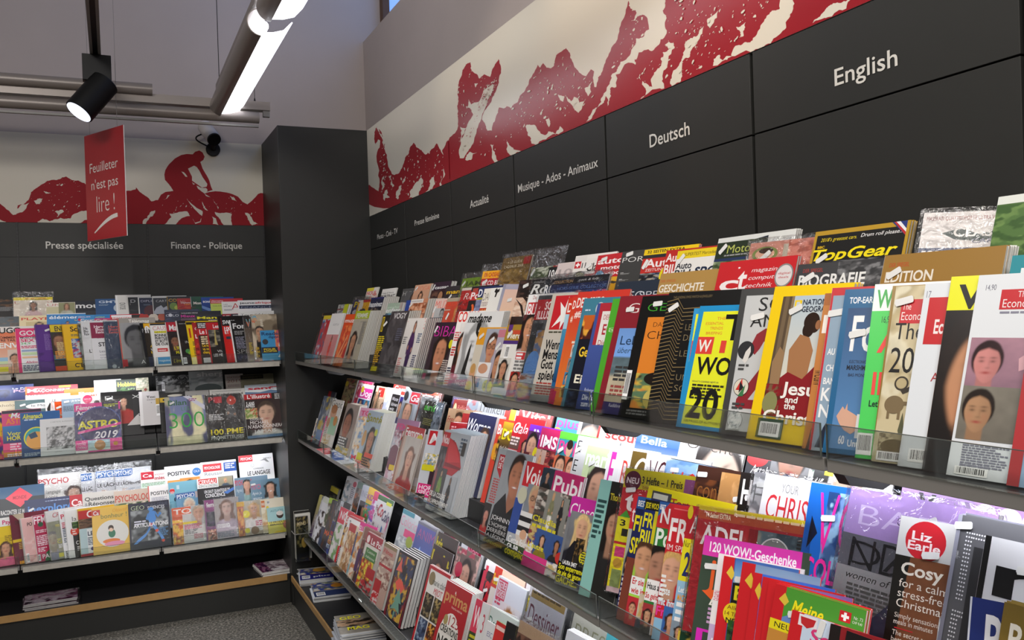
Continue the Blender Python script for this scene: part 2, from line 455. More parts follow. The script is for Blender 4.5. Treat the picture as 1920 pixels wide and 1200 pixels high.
struct('wall_right', MB().box(XP, -10, 0, XP+1.1, .03, ZT), 'plaster', 'plaster wall behind the long rack')
wn = empty('window_1', (0, 0, 0)); tag(wn, 'wooden framed window high in the niche', 'window', None, 'structure')
a = hit(718, 20, 1, -.05)
fr = MB(); fr.box(a.x, -.05, ZT, a.x+.05, .03, 6).build('window_frame', 'woodframe', wn)
MB().box(a.x+.055, -3.2, ZT, a.x+.065, .03, 6).build('pane', 'glass', wn)

# ------------------------------------------------------------------ rack carcass
def panel(name, wall, a0, a1, z0, z1, m='panel', t=.018, gap=.006):
    mb = MB()
    if wall == 'R': mb.box(0, -a0-gap, z0+.002, t, -a1+gap, z1-.002)
    else: mb.box(a0+gap, 0, z0+.002, a1-gap, .003, z1-.002)
    return mb.build(name, m, bevel=.001 if wall == 'R' else 0)
def lettering(wall, cx, cz, txt, hh, wid, parent):
    art = Art(wid*1.1, hh*2, lift=.0006); art.text(0, hh*.5, hh, 'd9d6cf', txt, wid, 'm')
    o = art.mesh('lettering', material='print', parent=parent); tag(o, 'white lettering')
    if wall == 'R': mw = Matrix(((0, 1, 0, -.001), (-1, 0, 0, cx+wid/2), (0, 0, 1, cz-hh*.5), (0, 0, 0, 1)))
    else: mw = Matrix(((1, 0, 0, cx-wid/2), (0, 1, 0, -.001), (0, 0, 1, cz-hh*.5), (0, 0, 0, 1)))
    o.matrix_world = mw
    return o
# long rack on the right: lettered header panels, lower panels, uprights
def span(wall, p0, p1):
    A, B = (hit(p0[0], p0[1], 0 if wall == 'R' else 1, 0), hit(p1[0], p1[1], 0 if wall == 'R' else 1, 0))
    return A, B
heads = ['Photo - Ciné - TV', 'Presse féminine', 'Actualité', 'Musique - Ados - Animaux', 'Deutsch', 'English', None, None]
px = [((708, 452), (746, 434), 10), ((778, 422), (824, 410), 11), ((882, 390), (917, 379), 15), ((972, 360), (1122, 314), 17), ((1219, 277), (1294, 252), 26), ((1566, 160), (1684, 124), 34)]
for k, t in enumerate(heads):
    s0 = -YC+k*Wm; s1 = s0+Wm
    hp = panel('header_panel', 'R', s0, s1, ZP, ZB)
    tag(hp, f'dark grey header panel lettered {t}' if t else 'plain dark header panel past the English one', 'panel', 'header panels of the long rack')
    if t:
        A, B = span('R', px[k][0], px[k][1]); wid = abs(A.y-B.y); cy = (A.y+B.y)/2; hh = px[k][2]/FPX*depth((A+B)/2)
        o = lettering('R', cy, (A.z+B.z)/2, t, hh, wid, None); o.parent = hp; 
    lp = panel('back_panel', 'R', s0, s1, .192, ZP)
    nm = ['below the Photo header, beside the corner column', 'below the Presse féminine header', 'below the Actualité header', 'below the Musique header', 'below the Deutsch header', 'below the English header', 'right of the English section', 'at the far right end'][k]
    tag(lp, 'plain dark grey back panel '+nm, 'panel', 'back panels of the long rack')
    if k:
        u = MB().box(.0185, -s0-.012, .2, .03, -s0+.012, ZB).build('slotted_upright', 'frame')
        tag(u, 'black slotted upright left of the dark panel '+nm, 'upright', 'uprights of the long rack')
carc = MB(); carc.box(.0325, YC-8*Wm, 0, .165, YC, ZM-.002)
tag(carc.build('rack_carcass', 'frame'), 'black carcass behind the long right-hand rack panels', 'rack')
# corner column
cc = MB(); cc.box(-CW, YC, 0, .165, .029, ZM).build('corner_column', 'panel', bevel=.002)
tag(bpy.data.objects['corner_column'], 'dark grey boxed column in the corner between both racks', 'column')
# left rack
lc = MB().box(-CW-4*Wm, .0045, 0, -CW-.002, .028, ZM-.002).build('rack_carcass', 'frame'); tag(lc, 'black carcass behind the short left-hand rack panels', 'rack')
for k in range(4):
    x1 = -CW-k*Wm; x0 = x1-Wm
    hp = panel('header_panel', 'L', x0, x1, ZP, ZB)
    t = [('Finance - Politique', (321, 466), (454, 466), 13), ('Presse spécialisée', (86, 466), (231, 466), 14)][k] if k < 2 else None
    tag(hp, f'dark grey header panel lettered {t[0]}' if t else ('dark header panel left of the Presse spécialisée one' if k == 2 else 'dark header panel at the far left end'), 'panel', 'header panels of the short rack')
    if t:
        A, B = span('L', t[1], t[2]); o = lettering('L', (A.x+B.x)/2, A.z, t[0], t[3]/FPX*depth(A), abs(A.x-B.x), None); o.parent = hp
    nm = ['below the Finance - Politique header', 'below the Presse spécialisée header', 'left of the Presse spécialisée section', 'at the far left end'][k]
    lp = panel('back_panel', 'L', x0, x1, .192, ZP); tag(lp, 'plain dark grey back panel '+nm, 'panel', 'back panels of the short rack')
    u = MB(); u.box(x1-.0055, -.003, .2, x1+.0055, .003, ZB)
    up = u.build('slotted_upright', 'frame'); tag(up, 'black slotted upright right of the dark panel '+nm, 'upright', 'uprights of the short rack')
    sl = MB()
    for j in range(60): sl.box(x1-.004, -.0045, 1.0+j*.024, x1+.004, -.0025, 1.012+j*.024)
    tag(sl.build('slot', 'tray', up), 'row of punched slots', None, None, 'stuff')

# ------------------------------------------------------------------ printed murals
RED, CRM = '981f28', 'dcd5c6'
def jag(pts, amp, rnd, it=3, closed=True):
    for _ in range(it):
        out = []; n = len(pts)
        for i in range(n if closed else n-1):
            a, b = pts[i], pts[(i+1) % n]; d = math.hypot(b[0]-a[0], b[1]-a[1]); m = ((a[0]+b[0])/2, (a[1]+b[1])/2)
            out.append(a)
            if d > 1.6: out.append((m[0]+rnd.uniform(-amp, amp)*d*.22, m[1]+rnd.uniform(-amp, amp)*d*.22))
        if not closed: out.append(pts[-1])
        pts = out
    return pts
def mural(wall, a0, a1, polys, label, seed):
    """one printed sheet: a0..a1 along the wall; polys = (colour, outline in photo pixels, jag)"""
    rnd = random.Random(seed); W_, H_ = a1-a0, ZM-ZB
    ax = 0 if wall == 'R' else 1
    art = Art(W_, H_, lift=.00025)
    art.rect(0, 0, W_, H_, CRM)
    def uv(p):
        P = hit(p[0], p[1], ax, 0); s = (-P.y if wall == 'R' else P.x)
        return (s-a0, P.z-ZB)
    for col, pts, j in polys:
        q = [uv(p) for p in (jag([tuple(p) for p in pts], j, rnd) if j else pts)]
        # clip to the sheet
        for axis, lim, sg in ((0, 0, 1), (0, W_, -1), (1, 0, 1), (1, H_, -1)):
            o = []; n = len(q)
            for i in range(n):
                a, b = q[i], q[(i+1) % n]; ia, ib = (a[axis]-lim)*sg >= 0, (b[axis]-lim)*sg >= 0
                if ia: o.append(a)
                if ia != ib:
                    t = (lim-a[axis])/(b[axis]-a[axis]); o.append((a[0]+(b[0]-a[0])*t, a[1]+(b[1]-a[1])*t))
            q = o
            if len(q) < 3: break
        if len(q) >= 3: art.poly(q, RED if col == 'r' else CRM)
    o = MB(); 
    if wall == 'R': o.box(0, -a1+.0015, ZB+.001, .02, -a0-.0015, ZM)
    else: o.box(a0+.0015, 0, ZB+.001, a1-.0015, .0035, ZM)
    base = o.build('mural_panel', 'white')
    tag(base, label, 'mural', 'printed mural panels above the racks')
    pr = art.mesh('print', material='mural' if wall == 'R' else 'mural_matt', parent=base); tag(pr, 'red and cream mountain print')
    pr.matrix_world = Matrix(((0, 1, 0, -.0004), (-1, 0, 0, -a0), (0, 0, 1, ZB), (0, 0, 0, 1))) if wall == 'R' else Matrix(((1, 0, 0, a0), (0, 1, 0, -.0004), (0, 0, 1, ZB), (0, 0, 0, 1)))
    return base
def px_(ox, oy, sc, *c):
    return [(ox+c[i]/sc, oy+c[i+1]/sc) for i in range(0, len(c), 2)]
def specks(region, n, size, ang, seed, col='w'):
    """small flecks of the print inside a photo-pixel outline"""
    n = int(n*.6); rnd = random.Random(seed); xs = [p[0] for p in region]; ys = [p[1] for p in region]; out = []
    def inside(x, y):
        c = False; j = len(region)-1
        for i in range(len(region)):
            (xi, yi), (xj, yj) = region[i], region[j]
            if (yi > y) != (yj > y) and x < (xj-xi)*(y-yi)/(yj-yi)+xi: c = not c
            j = i
        return c
    k = 0
    while len(out) < n and k < n*20:
        k += 1; x, y = rnd.uniform(min(xs), max(xs)), rnd.uniform(min(ys), max(ys))
        if not inside(x, y): continue
        a = math.radians(ang+rnd.uniform(-30, 30)); L = size*rnd.choice((.4, .5, .7, 1, 1.8)); wd = L*rnd.uniform(.2, .5); m = 7
        out.append((col, [(x+L*rnd.uniform(.6, 1.3)*math.cos(t)*math.cos(a)-wd*rnd.uniform(.5, 1.4)*math.sin(t)*math.sin(a), y-L*rnd.uniform(.6, 1.3)*math.cos(t)*math.sin(a)-wd*rnd.uniform(.5, 1.4)*math.sin(t)*math.cos(a)) for t in [2*math.pi*i/m for i in range(m)]], 0))
    return out
# --- right wall mural: traced silhouettes
A6 = lambda *c: px_(680, 220, 8, *c)
A7 = lambda *c: px_(840, 100, 6, *c)
A8 = lambda *c: px_(1100, 0, 3.5556, *c)
far = A6(85, 1300, 95, 1010, 130, 1040, 240, 1110, 250, 800, 265, 350, 235, 330, 195, 420, 180, 350, 195, 170, 215, 140, 260, 190, 300, 280, 335, 400, 365, 560, 380, 700, 440, 850, 480, 865, 520, 850, 600, 740, 640, 600, 700, 500, 725, 430, 765, 380, 810, 450, 880, 490, 950, 560, 980, 530, 1005, 550, 1030, 480, 1075, 450, 1115, 390, 1150, 460, 1215, 575, 1245, 500, 1280, 370, 1320, 310, 1400, 230, 1440, 225, 1480, 420, 1480, 560, 1560, 560, 1700, 230, 1780, 50, 1830, 80, 1870, 200, 1925, 220, 1960, 900, 1000, 1500)
p0 = [('r', far, .5),
      ('w', A6(205, 145, 240, 150, 290, 260, 330, 400, 350, 520, 330, 480, 300, 330, 250, 220), .8),
      ('w', A6(400, 870, 440, 930, 470, 1010, 450, 1050, 425, 1000), 1), ('w', A6(545, 1040, 590, 1010, 575, 1100, 530, 1230, 500, 1200), .8),
      ('w', A6(600, 960, 640, 880, 640, 930, 615, 980), 1), ('w', A6(810, 970, 880, 900, 905, 930, 880, 1060, 840, 1180, 700, 1210, 720, 1160), 1),
      ('w', A6(1040, 900, 1075, 890, 1085, 980, 1050, 1070, 950, 1125, 1010, 1030), 1), ('w', A6(1185, 950, 1215, 740, 1240, 760, 1220, 900, 1190, 1030, 1165, 1035), .8),
      ('w', A6(300, 900, 330, 880, 320, 1040, 290, 1090), 1), ('w', A6(340, 1100, 370, 1080, 410, 1200, 330, 1250), 1)]
p0 += specks(A6(380, 760, 640, 640, 760, 420, 950, 600, 1115, 450, 1280, 600, 1300, 900, 600, 1200, 300, 1150), 150, 1.5, 75, 1) + specks(A6(255, 350, 340, 480, 370, 800, 400, 1100, 250, 1150), 60, 1.4, 70, 2)
mid = A7(-60, 1100, 5, 980, 60, 910, 105, 860, 108, 700, 105, 590, 120, 540, 115, 400, 130, 300, 165, 190, 205, 125, 255, 100, 265, 120, 255, 165, 290, 215, 340, 240, 355, 285, 380, 250, 410, 235, 450, 255, 475, 265, 520, 150, 570, 62, 582, 110, 575, 330, 520, 470, 440, 610, 385, 745, 410, 790, 445, 870, 495, 870, 540, 720, 575, 610, 625, 620, 665, 595, 710, 620, 745, 570, 780, 555, 810, 480, 880, 390, 910, 330, 960, 230, 1010, 130, 1040, 160, 1072, 110, 1110, 160, 1160, 170, 1195, 140, 1220, 20, 1280, -20, 1330, -60, 1375, 0, 1400, 90, 1450, 180, 1510, 240, 1555, 260, 1610, 180, 1645, 200, 1640, 330, 1650, 380, 1670, 380, 1690, 270, 1740, 200, 1800, 70, 1850, -40, 2100, -100, 2100, 800, 900, 1300, 0, 1400)
p1 = [('r', mid, .45),
      ('w', A7(310, 670, 350, 540, 400, 420, 440, 390, 520, 350, 500, 420, 440, 560, 380, 730, 320, 900, 240, 1080, 180, 1180, 135, 1180, 125, 1090, 155, 960, 220, 800), .3),
      ('w', A7(235, 515, 262, 575, 350, 545, 330, 640, 285, 690, 265, 635, 220, 605), .6), ('w', A7(140, 825, 165, 840, 205, 840, 140, 1000), .6),
      ('w', A7(300, 340, 340, 338, 312, 385), .3), ('w', A7(255, 110, 290, 120, 315, 180, 305, 215, 270, 190), .3), ('w', A7(315, 185, 370, 185, 405, 240, 350, 280), .4),
      ('w', A7(200, 1200, 215, 1140, 330, 1110, 260, 1200), 1),
      ('w', A7(480, 1030, 515, 1030, 530, 1110, 580, 1230, 540, 1250, 500, 1110), 1), ('w', A7(660, 1080, 670, 990, 700, 1040, 740, 1080, 830, 1100, 720, 1160, 690, 1130), 1),
      ('w', A7(875, 820, 920, 800, 1000, 830, 1090, 920, 1130, 880, 1190, 890, 1215, 915, 1265, 820, 1300, 870, 1250, 910, 990, 1030, 940, 1010, 900, 920), .9),
      ('w', A7(1240, 465, 1310, 480, 1300, 545, 1260, 510), .8), ('w', A7(1335, 475, 1390, 540, 1420, 490, 1470, 510, 1480, 560, 1555, 510, 1500, 640, 1470, 670, 1420, 620, 1380, 560), .7),
      ('w', A7(1540, 395, 1580, 375, 1620, 330, 1600, 400, 1615, 430, 1580, 485, 1550, 430), .6), ('w', A7(1560, 775, 1590, 710, 1700, 580, 1750, 470, 1830, 390, 1850, 300, 1960, 200, 1960, 330, 1900, 390, 1850, 370, 1840, 480, 1800, 600, 1790, 490, 1720, 580, 1640, 690, 1600, 750), .8),
      ('w', A7(1100, 750, 1140, 720, 1150, 760, 1140, 830, 1120, 800), .8)]
p1 += specks(A7(900, 420, 1020, 160, 1220, 60, 1370, 30, 1480, 240, 1640, 260, 1640, 500, 1400, 700, 1000, 800, 640, 1000, 560, 800), 230, 2.0, 60, 3) + specks(A7(120, 350, 250, 150, 450, 280, 380, 480, 200, 900, 110, 850), 60, 1.5, 80, 4)
p1 += specks(A7(420, 380, 560, 260, 560, 350, 440, 600, 380, 680, 330, 640), 220, 1.2, 60, 5) + specks(A7(340, 640, 440, 400, 500, 400, 400, 640), 60, 1.3, 60, 6, 'r') + specks(A7(150, 1100, 320, 700, 360, 700, 220, 1080), 40, 1., 60, 8, 'r')
p1 += specks(A7(20, 980, 400, 830, 600, 900, 560, 1150, 60, 1150), 40, 1.6, 60, 7)
near = A8(-60, 560, 100, 480, 150, 360, 220, 190, 290, -10, 330, -120, 2200, -700, 2300, 200, 900, 700, 100, 900)
p2 = [('r', near, .35),
      ('w', A8(285, 40, 300, -40, 520, -40, 525, 20, 510, 70, 525, 180, 490, 290, 430, 340, 350, 350, 330, 430, 250, 440, 200, 580, 170, 580, 165, 640, 140, 710, 130, 640, 45, 750, 60, 720, 110, 630, 160, 540, 210, 450, 290, 370, 330, 260, 375, 250, 400, 110, 340, 110, 300, 140, 330, 70), 1),
      ('w', A8(375, 540, 440, 580, 460, 480, 500, 430, 510, 350, 550, 330, 525, 300, 580, 285, 590, 320, 540, 450, 520, 590, 360, 660, 400, 610), 1),
      ('w', A8(560, 560, 600, 460, 640, 390, 660, 320, 710, 255, 740, 240, 780, 170, 740, 290, 690, 380, 640, 420, 610, 550, 570, 580), 1),
      ('w', A8(805, 140, 880, 70, 870, 120, 820, 180), .8), ('w', A8(845, 440, 850, 400, 890, 365, 905, 400, 940, 400, 980, 330, 1060, 280, 1110, 270, 1160, 190, 1200, 120, 1240, 70, 1290, 60, 1320, -40, 1400, -60, 1380, 60, 1330, 150, 1300, 220, 1230, 290, 1110, 345), .9),
      ('w', A8(1510, 155, 1560, 110, 1620, 40, 1700, 20, 1760, -30, 1790, -30, 1730, 60, 1600, 120), .9), ('w', A8(1000, 180, 1060, 150, 1060, 185, 1030, 250, 1015, 200), 1)]
p2 += specks(A8(150, 480, 300, 40, 400, 60, 380, 240, 280, 350, 180, 470), 60, 2.2, 60, 10) + specks(A8(300, 560, 700, 100, 1000, 0, 1250, 0, 1000, 300, 600, 560), 200, 2.6, 60, 11) + specks(A8(540, -10, 900, 0, 800, 200, 560, 300), 60, 2.5, 60, 12)
S0 = -YC
mural('R', S0, S0+2*Wm, p0+p1, 'red and cream mountain mural panel with a leaping snowboarder, beside the corner column', 1)
mural('R', S0+2*Wm, S0+4*Wm, p0+p1, 'red and cream mural panel with a jagged peak, above Actualité and Musique', 2)
mural('R', S0+4*Wm, S0+6*Wm, p1+p2, 'red and cream mural panel with a steep slope, above Deutsch and English', 3)
mural('R', S0+6*Wm, S0+8*Wm, p2, 'red and cream mural panel at the near right end of the long rack', 4)
# --- left wall mural
B4 = lambda *c: px_(0, 230, 6, *c)
B5 = lambda *c: px_(260, 270, 8, *c)
lm = B4(-400, 1000, -300, 880, -100, 980, 0, 910, 40, 940, 110, 1000, 150, 1040, 185, 1020, 200, 930, 260, 920, 320, 870, 350, 780, 420, 730, 500, 680, 530, 655, 640, 645, 700, 615, 745, 605, 800, 640, 880, 650, 950, 680, 1000, 740, 1100, 800, 1200, 820, 1300, 790, 1400, 770, 1450, 765, 1530, 750, 1600, 800, 1700, 890, 1780, 870, 1810, 810, 1900, 780, 1960, 770, 1960, 1300, -500, 1300)
ls = B5(-40, 650, 0, 700, 70, 770, 205, 870, 290, 840, 330, 770, 400, 720, 520, 705, 450, 600, 395, 540, 385, 460, 400, 390, 450, 310, 540, 220, 640, 165, 720, 150, 810, 155, 850, 115, 910, 97, 960, 130, 990, 190, 970, 240, 925, 270, 960, 370, 1020, 470, 1060, 550, 1090, 650, 1110, 690, 1030, 715, 990, 745, 1060, 720, 1150, 708, 1300, 725, 1400, 750, 1490, 790, 1560, 870, 1630, 905, 1700, 850, 1790, 750, 1830, 735, 1890, 740, 1900, 1300, -40, 1300)
pl = [('r', lm, .4), ('r', ls, .1),
      ('w', B5(740, 370, 830, 325, 870, 345, 910, 400, 960, 500, 1030, 600, 1020, 640, 950, 655, 800, 550, 800, 490, 770, 430), 0),
      ('w', B5(640, 412, 680, 425, 730, 495, 700, 490), .4), ('w', B5(870, 625, 930, 655, 1010, 660, 1030, 680, 1030, 710, 990, 745, 940, 710, 890, 670), .2),
      ('w', B5(800, 575, 845, 600, 820, 612), .3), ('w', B5(0, 1300, 60, 1190, 130, 1110, 180, 1020, 250, 1000, 220, 1070, 130, 1150, 60, 1230), .8),
      ('w', B5(460, 1045, 560, 1035, 720, 1010, 770, 1080, 600, 1150, 480, 1250, 360, 1250, 490, 1100), .5), ('w', B5(1140, 1020, 1300, 1030, 1400, 1050, 1385, 1100, 1410, 1250, 1300, 1250, 1200, 1100), .5),
      ('w', B5(1595, 1030, 1660, 1050, 1700, 1120, 1790, 1200, 1700, 1220, 1630, 1100), .8), ('w', B5(375, 835, 440, 765, 480, 760, 430, 810), .8), ('w', B5(1370, 780, 1420, 795, 1470, 860, 1420, 840), .8),
      ('w', B5(725, 820, 740, 850, 870, 960, 960, 1010, 950, 1080, 880, 1020, 790, 920), .3), ('w', B5(990, 750, 1080, 800, 1010, 780), .2), ('w', B5(1110, 825, 1130, 870, 1200, 950, 1190, 980, 1160, 900), .3),
      ('w', B5(810, 1120, 840, 1180, 920, 1160, 940, 1110, 930, 1170, 850, 1200), .2), ('w', B5(950, 860, 1000, 960, 1040, 1000, 990, 980), .3), ('w', B5(1100, 1090, 1160, 1120, 1200, 1220, 1110, 1200), .5),
      ('w', B4(425, 1110, 480, 1080, 560, 1110, 680, 1070, 790, 1080, 900, 1000, 990, 995, 1000, 1090, 900, 1130, 420, 1140), .6), ('w', B4(140, 1020, 150, 1000, 230, 930, 330, 900, 290, 970, 200, 1020, 150, 1040), .6),
      ('w', B4(380, 880, 480, 855, 470, 890, 410, 920), .8), ('w', B4(-20, 1080, 70, 1115, -20, 1130), .3), ('w', B4(490, 770, 570, 790, 520, 800), .8), ('w', B4(650, 700, 710, 690, 690, 715), .8), ('w', B4(630, 1000, 700, 980, 720, 1000, 660, 1050), .8)]
pl += specks(B4(340, 850, 520, 680, 740, 620, 960, 700, 960, 980, 700, 1060, 500, 1080, 300, 1000), 90, 1.3, 20, 20) + specks(B5(300, 860, 520, 740, 900, 800, 1400, 800, 1850, 800, 1850, 1100, 1400, 1040, 900, 1000, 300, 1100), 60, 1.3, 60, 21)
XL = -CW
mural('L', XL-2*Wm, XL, pl, 'red and cream mountain mural panel with a cyclist on a bike', 5)
mural('L', XL-4*Wm, XL-2*Wm, pl, 'red and cream mural panel left of the cyclist one', 6)

# ------------------------------------------------------------------ stepped magazine shelves
TIER = {1: 1.540, 2: 1.050, 3: .437}
D0, DSTEP, ZS, LEAN = .492, .115, {1: .070, 2: .070, 3: .085}, math.radians(18)
def frame_R(s): return Matrix(((0, -1, 0, 0), (-1, 0, 0, -s), (0, 0, 1, 0), (0, 0, 0, 1)))   # local x along the wall (towards the viewer's right), y outwards
def frame_L(s): return Matrix(((1, 0, 0, s), (0, -1, 0, 0), (0, 0, 1, 0), (0, 0, 0, 1)))
TN = {1: 'top', 2: 'middle', 3: 'bottom'}
def shelf(wall, tier, k):
    z = TIER[tier]; L = Wm-.006
    s = (-YC+k*Wm) if wall == 'R' else (-CW-(k+1)*Wm)
    mw = frame_R(s) if wall == 'R' else frame_L(s)
    root = empty('magazine_shelf', mw=mw)
    sec = (['Photo', 'Presse féminine', 'Actualité', 'Musique', 'Deutsch', 'English', 'section right of English'][k] if wall == 'R' else ['Finance - Politique', 'Presse spécialisée', 'far left section', 'outer left section'][k])
    tag(root, f'{TN[tier]} stepped magazine shelf with clear lip, {"long" if wall=="R" else "short"} rack, under {sec}', 'shelf', f'stepped shelves of the {"long" if wall=="R" else "short"} rack')
    x0, x1 = .003, .003+L
    # tray profile (y outwards, z up): three steps, thin sheet
    pr = []
    for r in range(3):
        d = D0+.004-DSTEP*r; zz = z+ZS[tier]*r
        pr += [(d, zz), (d-DSTEP+.012, zz)]
    pr += [(.13, z+ZS[tier]*2+.08), (.012, z+ZS[tier]*2+.15)]
    top = [(D0+.012, z)]+pr[0:]
    bot = [(p[0]-.006, p[1]-.012) for p in reversed(pr)]
    out = [(D0+.012, z+.0)]+pr+[(.006, z+ZS[tier]*2+.15), (.006, z+.05), (.20, z+.02), (.36, z-.014), (D0+.012, z-.014)]
    mb = MB(); mb.prism(out, 0, x0, x1)
    mb.build('step_tray', 'tray', root)
    MB().box(x0, D0+.012, z-.02, x1, D0+.02, z+.002).build('front_rail', 'rail', root, bevel=.001)
    if wall == 'L': 
        MB().box(x0+.01, D0+.0205, z-.034, x1-.01, D0+.0225, z-.004).build('ticket_strip', 'ticket', root)
    lp = MB(); lp.box(x0+.004, D0+.021, z+.002, x1-.004, D0+.0235, z+.058)
    lo = lp.build('front_lip', 'acrylic', root); tag(lo, 'clear acrylic lip')
    ed = MB(); ed.box(x0+.004, D0+.0208, z+.0575, x1-.004, D0+.0237, z+.0586); ed.box(x0+.003, D0+.0208, z+.002, x0+.0045, D0+.0237, z+.0585); ed.box(x1-.0045, D0+.0208, z+.002, x1-.003, D0+.0237, z+.0585)
    ed.build('edge', 'acryledge', lo)
    # bracket with pointed end under the joint
    if tier < 3:
        br = MB(); 
        for xx in (.0, ):
            br.prism([(D0-.0, z-.016), (D0-.02, z-.045), (.40, z-.06), (.36, z-.045), (.385, z-.03), (.2, z-.03), (.006, z-.06), (.006, z-.016)], 0, xx-.012, xx+.012)
        br.build('bracket', 'frame', root)
        if (wall == 'R' and k >= 1) or (wall == 'L' and not (tier == 1 and k == 0)):
            MB().box(x0+.03, .30, z-.034, x1-.03, .345, z-.018).build('light_strip', 'strip', root)
    return root
for t in (1, 2, 3):
    for k in range(7): shelf('R', t, k)
    for k in range(3): shelf('L', t, k)
# plinths and bottom boards
pl = empty('base_cabinet'); tag(pl, 'dark base cabinet with beech edging below the long rack', 'cabinet')
e = YC-7*Wm
MB().box(-.568, e, 0, .0, YC-.002, .165).build('plinth', 'panel', pl)
MB().box(-.574, e, .165, .0, YC-.002, .185).build('bottom_board', 'tray', pl)
tag(MB().box(-.583, e, .155, -.574, YC-.002, .190).build('edging', 'wood', pl, bevel=.001), 'beech edging strip')
p2_ = empty('base_cabinet'); tag(p2_, 'dark base cabinet with beech edging below the short rack', 'cabinet')
MB().box(-CW-4*Wm, -.568, 0, -CW-.002, -.006, .165).build('plinth', 'panel', p2_)
MB().box(-CW-4*Wm, -.574, .165, -CW-.002, -.006, .185).build('bottom_board', 'tray', p2_)
tag(MB().box(-CW-4*Wm, -.583, .15, -CW-.02, -.574, .190).build('edging', 'wood', p2_, bevel=.001), 'beech edging strip')

# ------------------------------------------------------------------ hanging lamps, track spot, camera, sign
def arc(r, a0, a1, n=14): return [(r*math.cos(math.radians(a0+(a1-a0)*i/n)), r*math.sin(math.radians(a0+(a1-a0)*i/n))) for i in range(n+1)]
def half_shade(root, axis, c, a, b, r, a0, a1, m):
    o = arc(r, a0, a1)+list(reversed(arc(r-.004, a0, a1)))
    MB().prism([(c[0]+p[0], c[1]+p[1]) for p in o], axis, a, b).build('shade', m, root, smooth=True)
lampY = empty('hanging_lamp', (-.9, -2, 3.1)); tag(lampY, 'lit double tube lamp hanging along the rack, white and grey', 'lamp')
def rel(o, root): o.parent = root; o.matrix_parent_inverse = root.matrix_world.inverted(); return o
def lampseg(x, z, y0, y1):
    r = .062
    o = arc(r, 95, 268, 18)+list(reversed(arc(r-.004, 95, 268, 18)))
    rel(MB().prism([(x+p[0], z+p[1]) for p in o], 1, y0, y1).build('shade', 'steel', smooth=True), lampY)
    rel(tag(MB().tube((x+.012, y0+.01, z-.012), (x+.012, y1-.01, z-.012), .022).build('tube', 'lamp', smooth=True), 'lit white tube'), lampY)
    wing = [(x+.004, z-.05), (x+.05, z-.046), (x+.1, z-.03), (x+.138, z+.012), (x+.134, z+.014), (x+.096, z-.026), (x+.05, z-.04), (x+.004, z-.044)]
    rel(tag(MB().prism(wing, 1, y0, y1).build('diffuser', 'lamp'), 'glowing white diffuser wing'), lampY)
    rel(MB().tube((x-.005, y1-.06, z), (x-.005, y1+.02, z), .012, 12).build('tube_socket', 'black', smooth=True), lampY)
P1 = hit(412, 208, 2, 3.1)
lampseg(P1.x, 3.12, -2.25, P1.y)
lampseg(P1.x+.03, 3.16, -4.1, -2.33)
rel(MB().box(P1.x-.03, -4.1, 3.20, P1.x+.05, P1.y-.1, 3.235).build('spine', 'steel'), lampY)
q = hit(402, 100, 1, P1.y-.15)
rel(MB().tube((P1.x-.02, P1.y-.2, 3.2), (P1.x-.02, P1.y-.2, 6), .0022, 6).build('wire', 'black'), lampY)
lampX = empty('hanging_lamp', (-1.4, -.62, 3.05)); tag(lampX, 'unlit grey tube lamp hanging across the short rack', 'lamp')
y = -.62
A, B = hit(8, 178, 1, y), hit(485, 214, 1, y)
zc = (A.z+B.z)/2-.03
rel(MB().tube((-2.95, y, zc), (B.x, y, zc), .036, 20).build('tube_housing', 'steel', smooth=True), lampX)
rel(MB().box(-2.95, y-.005, zc-.06, B.x-.002, y+.02, zc-.048).build('reflector', 'rail'), lampX)
C_ = hit(505, 187, 1, y)
rel(MB().box(-3.2, y-.02, zc+.046, C_.x, y+.05, zc+.098).build('carrier_rail', 'steel'), lampX)
D_ = hit(285, 172, 1, y)
rel(MB().tube((-3.2, y-.03, zc+.12), (D_.x, y-.03, zc+.12), .034, 20).build('upper_housing', 'steel', smooth=True), lampX)
rel(MB().box(C_.x-.04, y, zc+.01, C_.x, y+.03, zc+.046).build('end_block', 'rail'), lampX)
E_ = hit(478, 180, 1, y)
w_ = MB(); w_.tube((E_.x, y+.015, zc+.098), (E_.x, y+.015, zc+.125), .008, 8, r2=.003); w_.tube((E_.x, y+.015, zc+.12), (E_.x, y+.015, 6), .0018, 6)
rel(w_.build('wire', 'black'), lampX)
# track and spot
zt = 3.2
t0 = hit(182, 150, 2, zt)
tr = MB(); tr.box(t0.x-.026, -4.5, zt, t0.x-.012, t0.y, zt+.035); tr.box(t0.x+.012, -4.5, zt, t0.x+.026, t0.y, zt+.035); tr.box(t0.x-.026, -4.5, zt+.03, t0.x+.026, t0.y, zt+.037)
root = empty('light_track', (t0.x, -2.5, zt)); tag(root, 'grey lighting track overhead carrying a black spotlight', 'track')
rel(tr.build('profile', 'rail'), root)
rel(MB().box(t0.x-.0115, -4.5, zt+.002, t0.x+.0115, t0.y+.001, zt+.028).build('conductor', 'black'), root)
for yy in (-3.6, -1.6): rel(MB().tube((t0.x, yy, zt+.036), (t0.x, yy, 6), .003, 6).build('hanger', 'black'), root)
b = hit(181, 108, 2, zt-.01)
sp = empty('track_spotlight', tuple(b)); tag(sp, 'black cylindrical spotlight clipped to the overhead track', 'spotlight')
rel(MB().box(b.x-.068, b.y-.03, zt-.135, b.x+.068, b.y+.03, zt-.001).build('adapter', 'black', bevel=.002), sp)
rel(MB().box(b.x-.016, b.y-.016, zt-.19, b.x+.016, b.y+.016, zt-.135).build('stem', 'black'), sp)
dd = depth(b)
def at(x, y, D): return CAM+ray(x, y)*D
H0, H1 = at(197, 155, dd+.02), at(148, 210, dd-.08)
ax_ = (H1-H0).normalized()
H0 = H0
